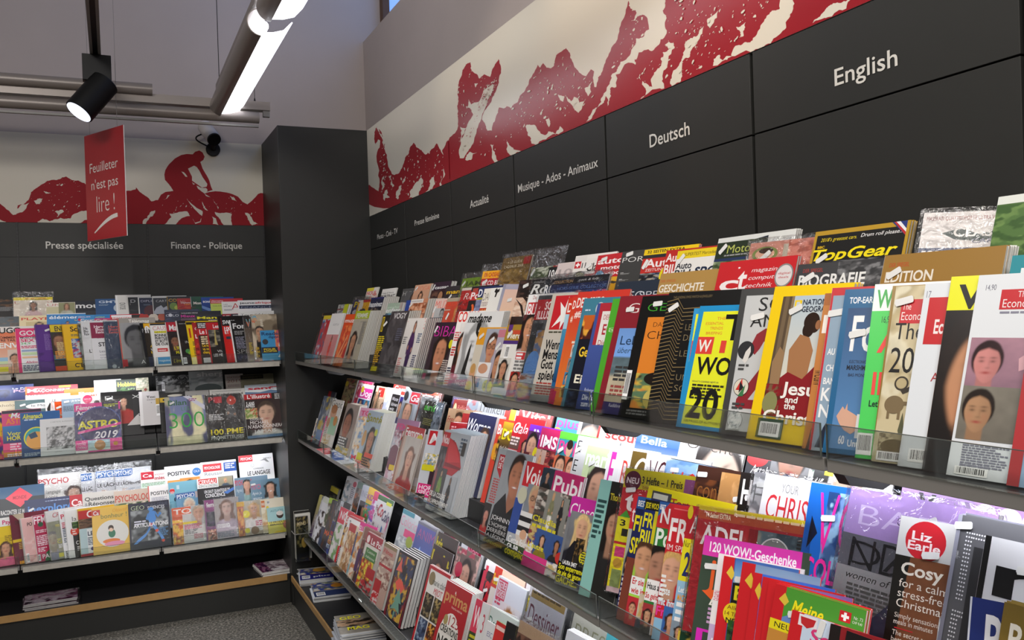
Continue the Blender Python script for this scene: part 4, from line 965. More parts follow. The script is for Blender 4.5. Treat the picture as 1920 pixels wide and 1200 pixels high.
row('L', 1, 0, 250, 540, 6, [
 (362, 386, '2a211e|R 0 78 100 100 b02030|Tb 22 81 13 eee Mari 100|P 10 20 100 78 bg=2a211e s=8a6048 h=1a1210 c=1a1a1a l=0|Tb 40 36 7 c8c020 L’IN 60|Tb 50 26 7 c8c020 MA 50|Ti 20 6 9 b8b030 L’ère 60', 'dark cover with red masthead block and olive lettering', {'n': 2, 'sp': 'ddd'}),
 (478, 370, '201c1a|R 0 0 6 100 e8e6e0|N 8 0 100 90 201c1a,3a2c24,151310 3|L 20 92 60 1 2 888|C 60 30 20 0 4a8a48|C 74 26 14 0 7aa83a|Tl 50 48 6 ccc IN 30|K 10 2 30 14', 'black magazine with a white spine edge and green spot', {'n': 2, 'sp': 'e0ded8'}),
 (588, 376, 'ecc818|Th 14 62 22 b83020 1 14|R 0 92 70 98 2a2410|L 30 50 60 3 2 553|L 30 36 60 6 2 553|R 0 0 100 16 f2eaa0', 'yellow magazine with a red figure one'),
 (662, 392, 'a82026|Tb 14 82 7 eee Ge 40|Tb 10 62 10 eee Les 70|N 0 0 100 50 a82026,c84030,701418 4', 'narrow red weekly left of the one with yellow headlines', {'n': 2}),
 (708, 384, '3a2a22|R 0 84 100 100 282828|L 8 94 80 3 2.4 ddd|R 0 68 100 84 c0262a|Tb 14 71 11 f2eaea Le_Point 150|L 18 62 70 4 3 e8d8b0|Tb 20 40 6.5 e8c020 Cet_homme 100|Tb 20 32 6.5 e8c020 va_nous 84|Tb 20 24 6.5 e8c020 changer 84|R 14 2 90 14 c8c8c8', 'red weekly with dark photo and yellow three-line headline', {'n': 3, 'sp': 'b02028'}),
 (815, 390, '26221f|R 0 82 100 100 c0202a|Tb 46 86 9 f0e6e6 Les_V 70|N 0 40 100 82 4a4a46,8a8474,22201e 6|Z b0a060 40 44 52 82 58 82 56 60 62 44|T 50 26 6 ddd VIVRE 70|T 22 16 7 eee LES_MÉTH 90|R 0 0 5 100 c0202a', 'red headed magazine with grey photo and letters VI LES', {'n': 2, 'sp': 'b81c26'}),
 (948, 318, '151314|R 30 0 34 100 401018', 'thin black spine beside the red ten-best issue', {'n': 2}),
 (985, 338, 'c8221e|R 0 82 100 100 141414|Tb 8 86 9 e8e8e8 SWISS 110|Tb 14 72 8 f2f2f2 100 60|Tb 14 64 8 f2f2f2 ET_C 70|R 20 52 60 58 2a3a4a|Z 141414 60 0 100 0 100 40', 'red bulletin with black top and white figures', {'n': 2}),
 (1078, 366, '1c1b1c|R 0 0 6 100 f0f0f0|Tb 16 80 13 e8e8e8 Forbes 150|L 20 72 64 3 2 999|L 20 58 60 5 2 889|L 20 42 60 4 2 889|Tl 18 20 10 9a9a98 SPLU 110|Tl 20 6 8 5a5a58 LU 50', 'black business magazine with white letters Fo', {'n': 2, 'sp': 'eee'}),
 (1236, 330, '3a3026|R 0 86 100 100 2a241e|Tb 18 78 18 7ab8c0 V 40|Tb 20 78 12 e87030 V 30|G 0 0 100 76 5a4a3a 8a7a66|L 20 40 30 8 2 c8b020', 'wrapped brown magazine with one rainbow letter', {'n': 3, 'wrap': .4, 'sp': '8a8078'}),
 (1318, 300, '6a5a48|N 0 0 100 100 8a7a64,5a4a3a,c8b8a0 2 2|Tb 4 82 16 58a8c8 VSD 40|Tb 4 82 10 e89a30 VSD 40|Tb 4 82 5 d83a28 VSD 40|P 28 0 92 86 bg=b8a488 s=c89878 h=181210 c=0e0c0c l=0 y=.72 r=.13|L 72 86 24 4 2.4 e8e0d0|Tb 16 16 6 d8b020 CONTI 30|Tb 16 24 6 d8b020 DERN 26|Tb 16 8 6 d8b020 D’UN 26|K 2 4 12 18', 'brown cover of a dark-haired man with rainbow three-letter title', {'w': .225}),
 (1425, 480, '3f98d0|R 55 30 100 100 e0785a|N 55 30 100 100 e0785a,e8b040,c05068 3 5|Tb 4 84 11 123a6a Reader’s 92|Tb 30 74 8 123a6a digest 38|C 16 62 11 0 3a3a40|R 0 24 62 44 1c2438|Tb 8 34 6 e8d020 POUR 46|Tb 6 27 6 e8d020 ACCEPTER 52|Z e8eef4 70 60 90 50 80 36 96 10 100 0 60 10 76 30 66 48|R 0 0 60 22 5aaad8', 'small light blue and orange digest at the right end of the shelf', {'w': .165, 'd': -.012, 'lean': 16, 'h': .2}),
])
row('L', 2, 2, 0, 690, 6, [
 (-160, 208, '34407a|G 0 0 100 100 4a5690 1c2248|Tb 56 80 7 e8e8f4 Le_Point 44|Tb 58 66 12 f0c0d8 POP 38|N 0 0 50 80 2a3468,1a2044 3', 'indigo magazine with small white and pink letters', {'w': .25}),
 (283, 215, 'c02030|R 72 88 98 98 f0b818|Tb 4 72 19 f4eef0 M 20|Tb 24 72 12 f4eef0 AÇONNERIE 72|T 22 86 5 eee FRANC- 22|R 0 0 3 100 e88020|R 0 0 100 60 eee|T 5 56 7 222 Les_francs-maçons 80', 'red magazine with large white serif title', {'w': .285}),
 (720, 240, 'ee8a20|Tb 40 66 14 f8f0e0 Psyl 50|R 0 0 100 60 f0efe8', 'orange magazine right of the red masonry issue', {}),
 (1055, 140, 'f4f4f2|L 20 20 60 3 2 bbb', 'plain white blank cover standing in the back row', {'w': .155}),
 (1305, 135, '2a3a22|N 0 0 100 80 2a3a22,4a7a3a,16200f 5|Th 6 68 20 e8e818 Hobbies 84|T 50 50 8 a8c890 EN 30', 'dark green leaflet with yellow title', {'w': .13}),
 (1525, 114, 'b9ae94|N 0 0 100 100 b9ae94,8a9478,d0c8b0 6 5|T 10 46 8 7a8a40 VINT 50|C 72 44 12 0 8a3a30', 'beige leaflet with pale tree photo', {'w': .075}),
])
row('L', 2, 2, 240, 690, 6, [
 (312, 95, '8c8c8a|N 0 0 100 100 b8b8b6,5a5a5a,8a8a88,303030 7 4|Tb 38 78 13 141414 PALAIS 58|K 14 30 8 40', 'black and white photo magazine with short black title', {'w': .23}),
 (680, 42, 'b4b8b8|N 0 0 100 70 9aa0a0,70787a,c0c4c4 3 3|Tb 24 76 20 e8e8e6 sherpa 100|C 55 20 40 22 5a6464', 'pale grey magazine with large white letters', {'w': .21}),
 (1090, 74, 'cdc4bc|T 10 80 9 8a4a40 EDITION 80|Tl 8 58 16 8a3a34 2019 84|L 10 46 80 4 2 988', 'cream annual lettered 2019 in dark red', {'w': .115}),
 (1262, 80, '86826a|R 0 76 66 98 2a2824|T 6 82 10 77704c SWISSQUOTE 56|N 0 0 100 70 86826a,a09c84 3', 'olive magazine with dark title plate in the shaded corner', {'w': .225}),
])
row('L', 2, 1, 0, 690, 6, [
 (-180, 388, 'c4b89a|T 24 74 13 6a6048 anthologie 80|N 0 0 100 60 c4b89a,a89a7a 3', 'beige magazine with grey thin title at the left picture edge, middle shelf'),
 (165, 372, '5a7476|C 72 70 42 14 dfe2e0|T 46 68 10 3a4a4c le_Monde 64|R 0 0 100 40 e8e0dc', 'grey-green magazine with pale oval', {'st': [(22, 78, 15)], 'w': .21}),
 (500, 302, 'eceae8|Z 2a2420 10 40 40 66 46 60 36 30 12 30|R 52 40 56 70 e07a50|Tb 62 66 12 777 LE 30|R 0 0 100 22 2a2422', 'white magazine with a dark shoe on its cover', {'w': .14}),
 (690, 315, '8aa0b4|R 0 84 100 100 f0f0f0|Tb 40 68 12 eee UN_ROMAN 56|L 6 50 80 5 3 567', 'blue-grey magazine with white lettering behind the orange one', {'w': .14, 'st': [(22, 72, 10)]}),
 (612, 382, 'e0541c|Tl 14 76 9 8a3010 MODES_& 80|Tl 22 58 9 8a3010 TRAVAUX 70|N 0 0 100 46 e0541c,a87a5a,c8a888 4', 'orange magazine with dim lettering in the second row', {'w': .2, 'd': -.02, 'st': [(28, 70, 20)]}),
 (905, 285, 'f2f0ee|C 28 72 20 0 d83a6a|T 14 70 6 fff NO.25 28|C 66 50 26 0 e0dcd8|C 66 54 12 0 3a2e28|Tb 40 84 8 d06030 ART 30', 'white magazine with pink disc behind the astrology issue', {'w': .15}),
 (1130, 276, '1b1a1b|Tl 10 76 13 b8b8b4 FLAIXI 92|P 32 6 76 92 bg=161516 s=c89a80 h=17100c c=a02820 l=1 y=.72 r=.15|Z c8c4c0 60 0 100 0 100 14 86 30|T 88 24 9 ccc N 10', 'black magazine with a woman in red', {'w': .235, 'st': [(20, 80, 15)], 'k': .78}),
 (1560, 270, 'd6d2d2|R 0 0 16 100 eeecec|Tb 36 80 7 2a2a2a Toc 46|L 38 74 44 1 1.5 555|C 60 66 2 0 333|R 82 60 100 78 c8a030|K 82 26 22 34', 'white paperback with small black title Toc', {'w': .115, 'd': -.03, 'h': .215, 'k': 1}),
 (1790, 285, '1c1b18|R 0 52 60 76 e8c020|C 50 84 24 6 d8d4c8|N 0 0 100 50 1c1b18,3a3630 3|Tb 10 60 10 222 EN 40', 'black and yellow magazine behind the shelf joint', {'w': .21}),
])
row('L', 2, 1, 240, 690, 6, [
 (642, 262, 'a8a6a4|T 6 68 12 2c2c2c kaizen 84|N 0 0 100 58 a8a6a4,8a8886 3', 'grey magazine with black lower-case title under the photo magazine', {'w': .2}),
 (906, 250, 'd4d2ce|Tb 8 68 12 222 L’Hebdomad 84|L 8 88 80 1 2 666|R 0 0 2 100 333', 'off-white weekly with black script-like title', {'w': .23}),
 (1310, 195, 'c9d3de|G 0 0 100 70 6a88aa 4a6a90|Th 8 72 18 c02838 sept 70|R 70 82 94 86 c02838|Z e8ecf0 0 66 40 60 70 70 100 62 100 74 0 74', 'white and blue magazine with large red lower-case title', {'w': .235}),
])
row('L', 2, 0, 0, 690, 6, [
 (-200, 520, 'd03a7a|N 0 0 100 100 d03a7a,3a3a7a,e8c830 5', 'pink astrology cover cut off by the left picture edge', {'n': 2}),
 (20, 488, '2c2f66|R 0 68 100 100 e0407e|R 0 94 100 100 2a2038|C 36 90 7 0 c8b020|Tbi 38 84 11 f4f0f4 Mon 70|Tb 16 72 12 f08a28 ASTRO 110|G 0 34 100 68 1f7fc4 24306a|Tb 20 48 8 e8e030 Votre 76|Tb 18 38 9 e8e030 HOROS 100|R 0 14 100 32 e83a78|L 30 28 60 3 3 f8d0e0|R 0 4 100 14 e08a28|L 16 8 80 2 2 eee', 'pink and blue astrology magazine lettered Votre HOR', {'n': 6, 't': .004, 'sp': 'e03a78', 'w': .2}),
 (226, 508, '0f4f8e|G 0 0 100 100 135c9e 0a3a74|Tbi 8 86 11 e8e830 Almanach 86|L 16 82 50 1 2.5 cde|C 64 42 54 0 e8e030|C 64 42 48 0 2aa8b0|C 64 36 44 20 e8a850|Z 2a4a6a 30 50 60 56 70 44 40 40|L 10 8 70 3 1.5 bcd', 'blue almanac with a big yellow-rimmed disc', {'w': .205, 'n': 2}),
 (448, 582, 'dcdddf|Tl 28 89 4 777 L’ARTISTE_ALMANAD 58|N 16 16 92 78 707274,a8a8aa,3a3a3c,c8c8ca 7 6|T 36 8 3 999 cahier 20', 'white cover with a square grey marbled photo', {'w': .2, 'n': 2}),
 (832, 408, '2a2050|R 0 84 100 100 e83a9a|R 60 84 96 100 3a3450|N 0 26 100 84 2a2460,4a3a80,1c2a6a 4|Tb 4 87 9 f4f0f4 Femme 44|Tb 4 77 9 f4f0f4 Actuelle 50|L 64 94 32 2 2 c8d030|C 54 52 48 0 46549a|C 54 52 45 0 2c2a62|Th 6 48 16 e8e020 ASTRO 88|Z e83a9a 6 38 100 52 100 57 6 43|Tbi 40 27 14 f2f0f4 2019 52|R 0 0 100 25 e83a9a|G 26 3 74 24 a8d8e8 d8e8e0|C 52 13 12 0 c88a40|Tb 4 15 5 f8d0e8 VOTRE 18|Tb 4 8 5 f8d0e8 CADEAU 19|R 0 0 26 5 fff|C 86 14 5 0 d8a030', 'magenta wrapped magazine with huge yellow ASTRO and white 2019', {'wrap': 1.2, 'w': .25, 'd': -.006}),
])
row('L', 2, 0, 240, 690, 6, [
 (408, 332, '8a90a8|G 0 0 100 100 5a6aa8 b0a890|N 0 0 100 100 7a86b0,b8b490,5a5a7a,e8e0b8 3 2 .5|Tb 8 82 11 3a6a4a Bilan 46|Tl 8 34 34 3aa848 300 88|Tl 40 70 8 4a9a58 LES 20|Z d8d8e8 46 100 62 100 100 78 100 68|L 60 92 20 2 2 a05080', 'shiny silvery cover with green figures 300', {'w': .235, 'st': [(18, 87, 25)]}),
 (865, 312, '2a2826|N 0 0 100 100 2a2826,4a4440,161514 4|Tb 8 84 12 b8303a PME 46|R 26 82 44 96 c02030|B 44 18 92 100 bg=2c2a28 s=b08a70 h=a83028 c=5a5a5c legs=333|C 70 86 13 0 c03a28|L 6 56 40 4 2 ccc|Tb 8 14 12 e8d818 100_PME 88|Tb 8 4 7 d0d0cc PROMETTEUSES 88', 'dark business cover with worker in orange helmet and yellow 100 PME', {'w': .225, 'wrap': .5, 'n': 2}),
 (1302, 302, '241a18|R 0 88 74 100 b8202a|Tb 8 90 9 f0e8e8 L’illustré 62|P 12 0 100 88 bg=2a1c1a bg2=3a1e1c s=d8b098 h=4a3a30 c=d8d4d0 l=0 y=.62 r=.27 bald=0|N 0 44 32 68 7a9a4a,c04a3a,d8c8a0 3 5|Tb 4 76 7 eee 5_ANS 22|Tb 2 70 7 eee APRÈS 24|T 10 40 5 eee SCHUMACHER 36|T 10 31 8 f4f0ee MICHAEL 50|T 4 22 8 f4f0ee N’ABANDONNERA 94|T 18 11 8 f4f0ee JAMAIS 60|R 0 0 100 6 6a8ab0|L 82 96 16 4 2 ccc', 'dark red weekly with a large serious male face', {'w': .235, 'n': 2, 'sp': 'c8c8c8'}),
])
row('L', 3, 2, 0, 870, 6, [
 (430, 132, 'e4e2de|R 0 0 0.5 100 bbb|Tb 0 70 18 c03036 PSYCHO 62|T 2 40 12 3a3a38 Le_langage 42|T 14 24 12 3a3a38 corps 24|P 48 0 96 60 bg=e4e2de s=c8a088 h=3a1e14 c=fff l=.5 y=.5 r=.42|K 94 66 5 30', 'wrapped white psychology magazine with a brown head of hair', {'wrap': 3, 'w': .265, 'n': 2}),
 (905, 108, 'd8dade|R 0 74 60 98 2f6ab0|Tb 3 78 15 e8eef4 PSYC 60|Tb 2 40 13 333 LE_LÂC 58|N 30 0 100 36 b8bcc4,d8d0cc 4', 'wrapped blue headed psychology issue, leftmost of its three copies', {'wrap': 3, 'w': .21}),
 (1075, 82, 'd8dade|R 0 76 90 98 2f6ab0|Tb 3 80 15 e8eef4 PSYCH 84|Tb 4 46 12 333 LE_LÂCHE 92|N 20 0 100 36 d0d4da,d8c0b4 4', 'wrapped blue headed psychology issue, middle one of its three copies', {'wrap': 3, 'w': .21}),
 (1292, 60, 'dcdee2|R 0 74 58 98 2f6ab0|Tb 2 79 14 e8eef4 PSYCHO 54|Tb 2 46 11 333 LE_LÂCHER-PRISE 92|N 20 0 100 36 d0d4da,d8c8c0,b8c0cc 4|Z eef0f4 30 66 60 80 95 86 95 60 60 50', 'wrapped blue headed psychology issue, rightmost of its three copies', {'wrap': 3.5, 'w': .21}),
 (1576, 92, 'eae6e2|R 2 70 46 98 c8283a|Tb 8 78 13 f4eef0 Ca 32|T 48 82 9 c87a80 votre 44|Tb 48 66 13 c03a48 mieux 50|R 0 0 100 56 cfe0d4|L 4 54 80 3 3 8a8', 'white magazine with red square and pink word mieux', {'w': .2, 'n': 2}),
])
row('L', 3, 2, 240, 840, 6, [
 (408, 214, 'f2f2f2|Th 8 66 14 3a3a3c POSITIVE 62|C 88 72 12 0 3a7ac0|T 80 70 8 eef OUI 16|R 6 0 92 50 f0a050|P 40 0 96 54 bg=f0a050 s=b08060 h=2a2018 c=333 l=0 y=.4 r=.4', 'white magazine with black title and orange lower half', {'w': .22}),
 (812, 166, 'f4f4f4|R 6 66 58 92 d03a40|Tb 10 74 10 f4f0f0 PSYCHOLOGIE 44|T 10 52 12 8a8a8c Réussir 50|R 64 60 100 92 2f5aa8|L 68 84 28 3 4 eef|L 10 40 50 3 2 999', 'white magazine with red and blue title boxes', {'w': .225}),
 (1240, 92, 'f6f6f6|R 0 78 40 100 d03038|Tb 6 84 9 f8f0f0 PSYCHO 32|T 70 82 5 777 WEIRD 24|T 40 50 5 555 COMPRENDRE 30|Tb 22 32 14 333 LE_LANGAGE 66|C 38 64 5 0 bbb|C 38 64 4 0 f6f6f6|Z 999 60 78 78 84 88 70 80 72 74 78', 'bright white magazine lettered LE LANGAGE with line drawings', {'w': .225}),
])
row('L', 3, 1, 0, 870, 6, [
 (-220, 292, '2a3038|R 0 70 100 100 3a5a78|Z e0485a 46 70 74 96 98 72 74 44|Tb 60 66 9 a83040 MONDE 26|Tb 6 28 12 d8d8d8 COMMENT_RACONTER_LE_MONDE 92|L 6 88 30 3 4 abc', 'dark magazine with a red diamond', {'w': .33, 'd': .02}),
 (-300, 440, '8a6a5c|N 0 0 100 100 8a6a5c,5a3a30,a89888 4|Tb 50 56 24 e0604a ploré 46|R 76 0 84 100 e8e4e0', 'brown magazine with coral lettering at the left picture edge', {'w': .31}),
 (275, 412, '1c2b56|Tb 6 54 26 4a86cc inexploré 88|L 40 88 50 1 3 89b', 'navy magazine with blue lower-case title', {'w': .27, 'st': [(13, 66, 25)]}),
 (782, 356, 'b8323a|Tb 10 62 24 f0e4e4 Ca 70|T 14 52 7 e8c8c8 MIEUX 60|R 0 0 100 48 2a2422|C 60 24 24 0 d8d0c8|L 10 42 40 2 3 ddd', 'red magazine with rounded white letters Ca above a black photo', {'w': .155}),
 (925, 332, 'c8c4be|Tb 6 72 13 3a3a3a Questions 80|Tb 16 54 13 3a3a3a Réponses 74|T 6 54 12 667 & 8|N 0 0 100 46 b8b0a4,8aa0b0,c8a890,d8d4cc 6 4', 'grey magazine lettered Questions & Réponses', {'w': .2}),
 (1282, 312, 'c8b4a4|Tb 2 60 24 c05040 PSYCHOLOGI 98|N 0 0 100 54 c8b4a4,3a6a34,d8d0b8,2a4a28 8 5', 'beige magazine with green leaves on its cover', {'w': .21}),
 (1660, 250, 'f0eceb|R 0 0 5 100 d8685a|Tb 12 66 13 4a4a4c POSITIVE 82|L 14 56 70 4 2 aab', 'small white magazine with black title and coral spine', {'w': .13}),
])
row('L', 3, 1, 240, 840, 6, [
 (452, 392, '7ab4c8|C 30 70 24 0 d8302e|T 16 76 6 f8e8e8 le_monde 28|T 14 60 14 f8e8e8 psy 32|R 72 74 98 88 c8dce4|C 68 40 26 10 2a3a4a|N 0 0 100 34 7ab4c8,5a94b0 3', 'light blue magazine with red disc', {'w': .185}),
 (532, 512, '6a9abc|R 0 70 76 96 2f5aa0|Tb 4 72 20 e8eef4 PSYCHO 70|P 20 0 80 74 bg=6a9abc s=d8b8a0 h=c8c0b0 c=eee l=0 y=.45 r=.42 m=1|R 78 66 98 96 b8a8a8', 'small blue psychology booklet with a grey-haired smiling woman', {'w': .155, 'd': -.025, 'k': .6}),
 (772, 352, '1c1a20|R 0 66 58 100 f0f0f0|R 4 80 54 98 d8382e|Tb 5 81 14 f4f0f0 CERVEAU 46|T 4 69 9 333 SCIENCE_&_CONSCIENCE 52|P 58 68 98 99 bg=a8a088 s=d8a888 h=c8a060 c=456 l=.4|Tb 18 48 11 e8e8ec UN_SAUT_QUANTIQUE_DE 70|Tb 20 33 13 f0f0f4 CONSCIENCE 54|Z 4a7ac8 70 44 100 60 100 50 80 38|R 18 0 100 26 3a2838|C 50 4 40 20 4a6a9a', 'black magazine with title in a red box', {'w': .225}),
 (1197, 342, '6f8ca2|Tb 0 72 20 c83a4a PSYCHOLOGIES 96|T 6 48 12 c8d4dc Agnès_Jaoui 60|P 46 0 90 96 bg=6f8ca2 s=d0a088 h=1a1410 c=8aa l=1 y=.72 r=.2', 'blue-grey magazine with pink title, the copy behind the other', {'w': .21}),
 (1372, 372, '6488a0|Tb 2 64 20 c05a78 PSYCHOLOGIES 92|Ti 4 42 12 dde6ec Agnès_Jaoui 42|P 36 0 100 100 bg=6488a0 s=d8a890 h=17110e c=bcd0d0 l=1.1 y=.62 r=.24 m=1|L 6 26 30 4 3 c8d4dc', 'blue-grey magazine with smiling black-haired woman', {'w': .185, 'd': -.03, 'st': [(10, 84, 5)]}),
])
row('L', 3, 0, 0, 870, 6, [
 (-200, 640, 'f0d020|R 0 82 100 100 f4f4f0|Tb 60 86 9 d82a70 Psy 26|P 30 0 100 60 bg=f0d020 s=d8a080 h=4a2a1a c=e86a90 l=.6|Tb 64 12 8 e04a90 nger 34|L 64 60 30 4 2 a08010', 'yellow and pink magazine at the left picture edge, bottom shelf', {}),
 (108, 580, '6a1e30|Z b8a890 20 100 100 74 100 100|T 30 80 8 2a2a20 CHAKRAS 70|C 90 72 20 0 c8a0a0|R 0 44 100 50 e0c020|N 0 0 100 30 6a1e30,8a3a4a 3|L 38 40 50 4 2 c8a050|R 30 0 100 6 e8a020', 'maroon magazine reading chakras', {'n': 2, 'sp': '7a3a40'}),
 (228, 622, 'e4b4b0|Tb 42 82 8 2a2626 PO 36|N 0 0 100 60 e4b4b0,d8a09c,ecc8c4 3|R 0 0 5 100 c8c8c4|K 10 2 20 20|Tb 60 12 3 c03030 •• 16', 'pale pink magazine with black letters PO', {'n': 3, 't': .008, 'sp': 'c8c4c0'}),
 (365, 590, 'b8204e|Tb 4 82 17 f4e4ea FEMME 150|C 46 80 18 0 2a5a3a|L 8 66 90 2 2.2 f0d8e0|L 8 54 90 5 2.2 f0d8e0|L 8 38 90 2 2.2 f0d8e0|L 8 28 60 3 2 f0d8e0|Z 2a6a3a 44 0 60 18 80 22 100 30 100 0|Tb 30 6 9 f4e4ea PARI 80|K 2 2 16 14', 'crimson magazine with white letters FE', {'n': 3, 't': .005, 'sp': 'f0f0f0', 'w': .2}),
 (508, 540, 'eceae8|R 0 0 100 78 9a9c84|Ti 44 86 10 d0485a CRAPS 110|Tb 50 66 5 e8d830 YOGA 60|R 50 40 100 41 e8e060|T 52 32 7 e8e040 Cara 60|R 48 4 90 12 e8e040|P 0 0 50 70 bg=9a9c84 s=b0a890 h=777 c=99a l=0|L 56 28 40 3 1.6 eee', 'white topped magazine with olive photo', {'n': 3, 't': .006, 'sp': 'dedcd6', 'wrap': .3}),
 (658, 540, 'e8e8ea|Tb 10 84 10 c83048 PSY 90|L 10 74 80 4 2 d06070|L 10 62 80 6 2 567|L 10 40 60 3 2 567|C 40 28 14 0 8a94b0|L 10 12 80 5 2 444', 'white magazine with red letter P', {'n': 2, 't': .006}),
 (725, 530, 'ececea|T 42 76 10 4a4a46 la_vie 96|R 36 0 100 74 1c1c18|C 50 54 28 0 d8402a|L 34 58 30 3 3 f4d8d0|T 50 26 8 eee CUIS 60|L 54 20 40 3 2 ccc|N 40 60 100 74 2a4a22,6a9a3a,1c2a14 4', 'white magazine with red disc over a black photo', {'n': 3, 't': .007, 'sp': 'f0f0ee', 'w': .2}),
 (875, 512, 'dce2e4|R 0 78 100 100 c02a2e|R 0 96 100 100 e8b820|Tb 50 80 15 f4e8e8 Ca 70|N 0 58 100 78 6a4a34,8a6a4a,3a2a20 4|R 0 0 100 58 b8d0d4|R 44 6 100 56 e4e8ea|Tb 48 42 9 2a3450 LES 50|L 46 36 50 5 2 567|C 72 14 12 0 3a3470|R 0 0 100 5 b8202a', 'red topped magazine lettered LES beside the yellow one', {'n': 3, 't': .006, 'sp': 'c8a030', 'w': .2}),
 (1032, 505, 'eec04a|R 0 84 20 96 c82c2e|Tb 3 85 9 f4e8e8 Ca 14|Ti 52 88 7 e8a020 Objectif 38|T 22 76 10 6a7a4a bonheur_! 66|C 50 42 41 29 e8e6e0|C 46 26 22 5 e87a20|C 54 20 26 5 e890b0|C 48 42 9 9 2a7a5a|C 47 52 6 6 e8c0a0|C 46 54 7 6 3a2418|C 46 50 5 4 f0cdb4', 'yellow magazine with a cartoon of a meditating girl in a white oval', {'n': 2, 'w': .215}),
 (1442, 455, '1e2138|N 4 16 96 84 5a6064,2c3036,9aa0a4,22262c 4 2|Tl 6 85 10 c8d8b0 GEO 32|T 38 90 7 4a506a HORS-SÉRIE 58|Tb 46 84 7 c8ccd4 SCIENCES 42|C 54 84 7 4 4a90d8|Z 4a8cd8 50 80 62 80 66 62 60 52 50 52 44 66|Z 5a94d8 50 52 58 52 40 34 20 22 8 12 16 12 38 26 50 40|Z 5a94d8 56 52 62 50 72 34 82 20 84 10 78 12 70 28 58 42|Z 4a88d0 62 76 70 64 80 72 76 76 70 70 64 80|Z 4a88d0 46 76 40 64 44 60 50 70|C 66 36 4 0 e05a48|C 80 13 4 0 e05a48|C 52 50 5 0 c86a80|Tb 10 47 9 f0f0f4 ARTICULATIONS 84|L 12 58 28 2 3 dde|L 72 40 22 7 1.6 5a8ab8', 'dark navy science magazine with a glowing blue running figure', {'n': 2, 'w': .232}),
])
row('L', 3, 0, 240, 840, 6, [
 (488, 682, 'd8d6d4|R 0 80 64 100 e8602a|Tb 4 82 14 f4eee8 TOI 62|P 56 44 100 100 bg=c8c8c8 s=d8a890 h=b8a088 c=dcdcdc l=0 y=.6 r=.34 m=1|R 0 0 30 80 d86030|R 0 58 30 66 f0c020|N 0 0 30 56 d87030,8a4a2a,e8c040 5|R 30 52 72 58 f0d830|L 34 48 50 4 2 d04070|L 34 34 40 4 2 444|L 60 20 36 4 2 c06070|K 88 4 10 20', 'wrapped orange and grey magazine with short-haired blonde', {'w': .2, 'wrap': .5}),
 (852, 592, 'b8b0b0|R 0 0 28 100 7a3a70|R 0 74 30 100 9a4a88|Tb 6 82 12 eee femme 40|P 28 26 100 100 bg=a8a0a0 bg2=b8b0ae s=d8b8ac h=7a5a4c c=b8a8b8 l=1 y=.66 r=.24|N 4 34 28 70 2a2a3a,4a3a5a,1c1c2c 5|N 4 0 30 26 d8a890,b05a4a,5a2a2a 4|N 30 0 100 26 b8a8b8,cfc4cc 3|L 32 34 40 3 2 eee|L 32 14 50 4 2 567|K 88 8 10 14', 'wrapped mauve fashion magazine with wavy-haired woman', {'w': .208, 'wrap': .6}),
 (1218, 612, 'b8a890|R 0 0 22 100 c06030|R 0 86 60 100 e0b030|P 26 10 90 100 bg=b0a894 bg2=c8c0b0 s=d8a888 h=c8a068 c=e0dcda l=1.2 y=.72 r=.18 m=1|C 30 62 13 0 e8dc20|C 30 14 9 0 e8dc20|L 60 36 36 3 3 c04060|N 0 0 20 80 c06030,8a3a20,e0a040 5|K 86 4 9 20|C 56 12 14 0 8a6a4a', 'wrapped magazine with long-haired blonde in white and yellow discs', {'w': .185, 'wrap': .5}),
 (1490, 582, 'ece4d0|R 2 76 40 96 d8783a|Tb 5 82 8 f4eee4 VINAIGRE 32|C 66 74 14 5 e8d030|K 64 84 28 10|N 0 0 100 70 ece4d0,c89a6a,d8c8a8 5', 'cream magazine with bananas behind the small booklet', {'w': .17}),
 (1558, 678, 'e4d860|R 0 52 100 100 a8d4d8|T 16 84 8 5a8a98 ASTUCES 60|C 58 72 16 0 3a2418|C 58 78 16 8 e8e4e0|Tb 8 46 6 3a3420 15_PRODUITS 84|Tb 10 38 6 3a3420 MIRACLES 70|C 88 36 20 0 b0705a|C 50 12 26 6 e8c820|K 86 80 10 18', 'small turquoise and yellow booklet at the right end of the bottom shelf', {'w': .138, 'd': -.015, 'h': .185}),
])

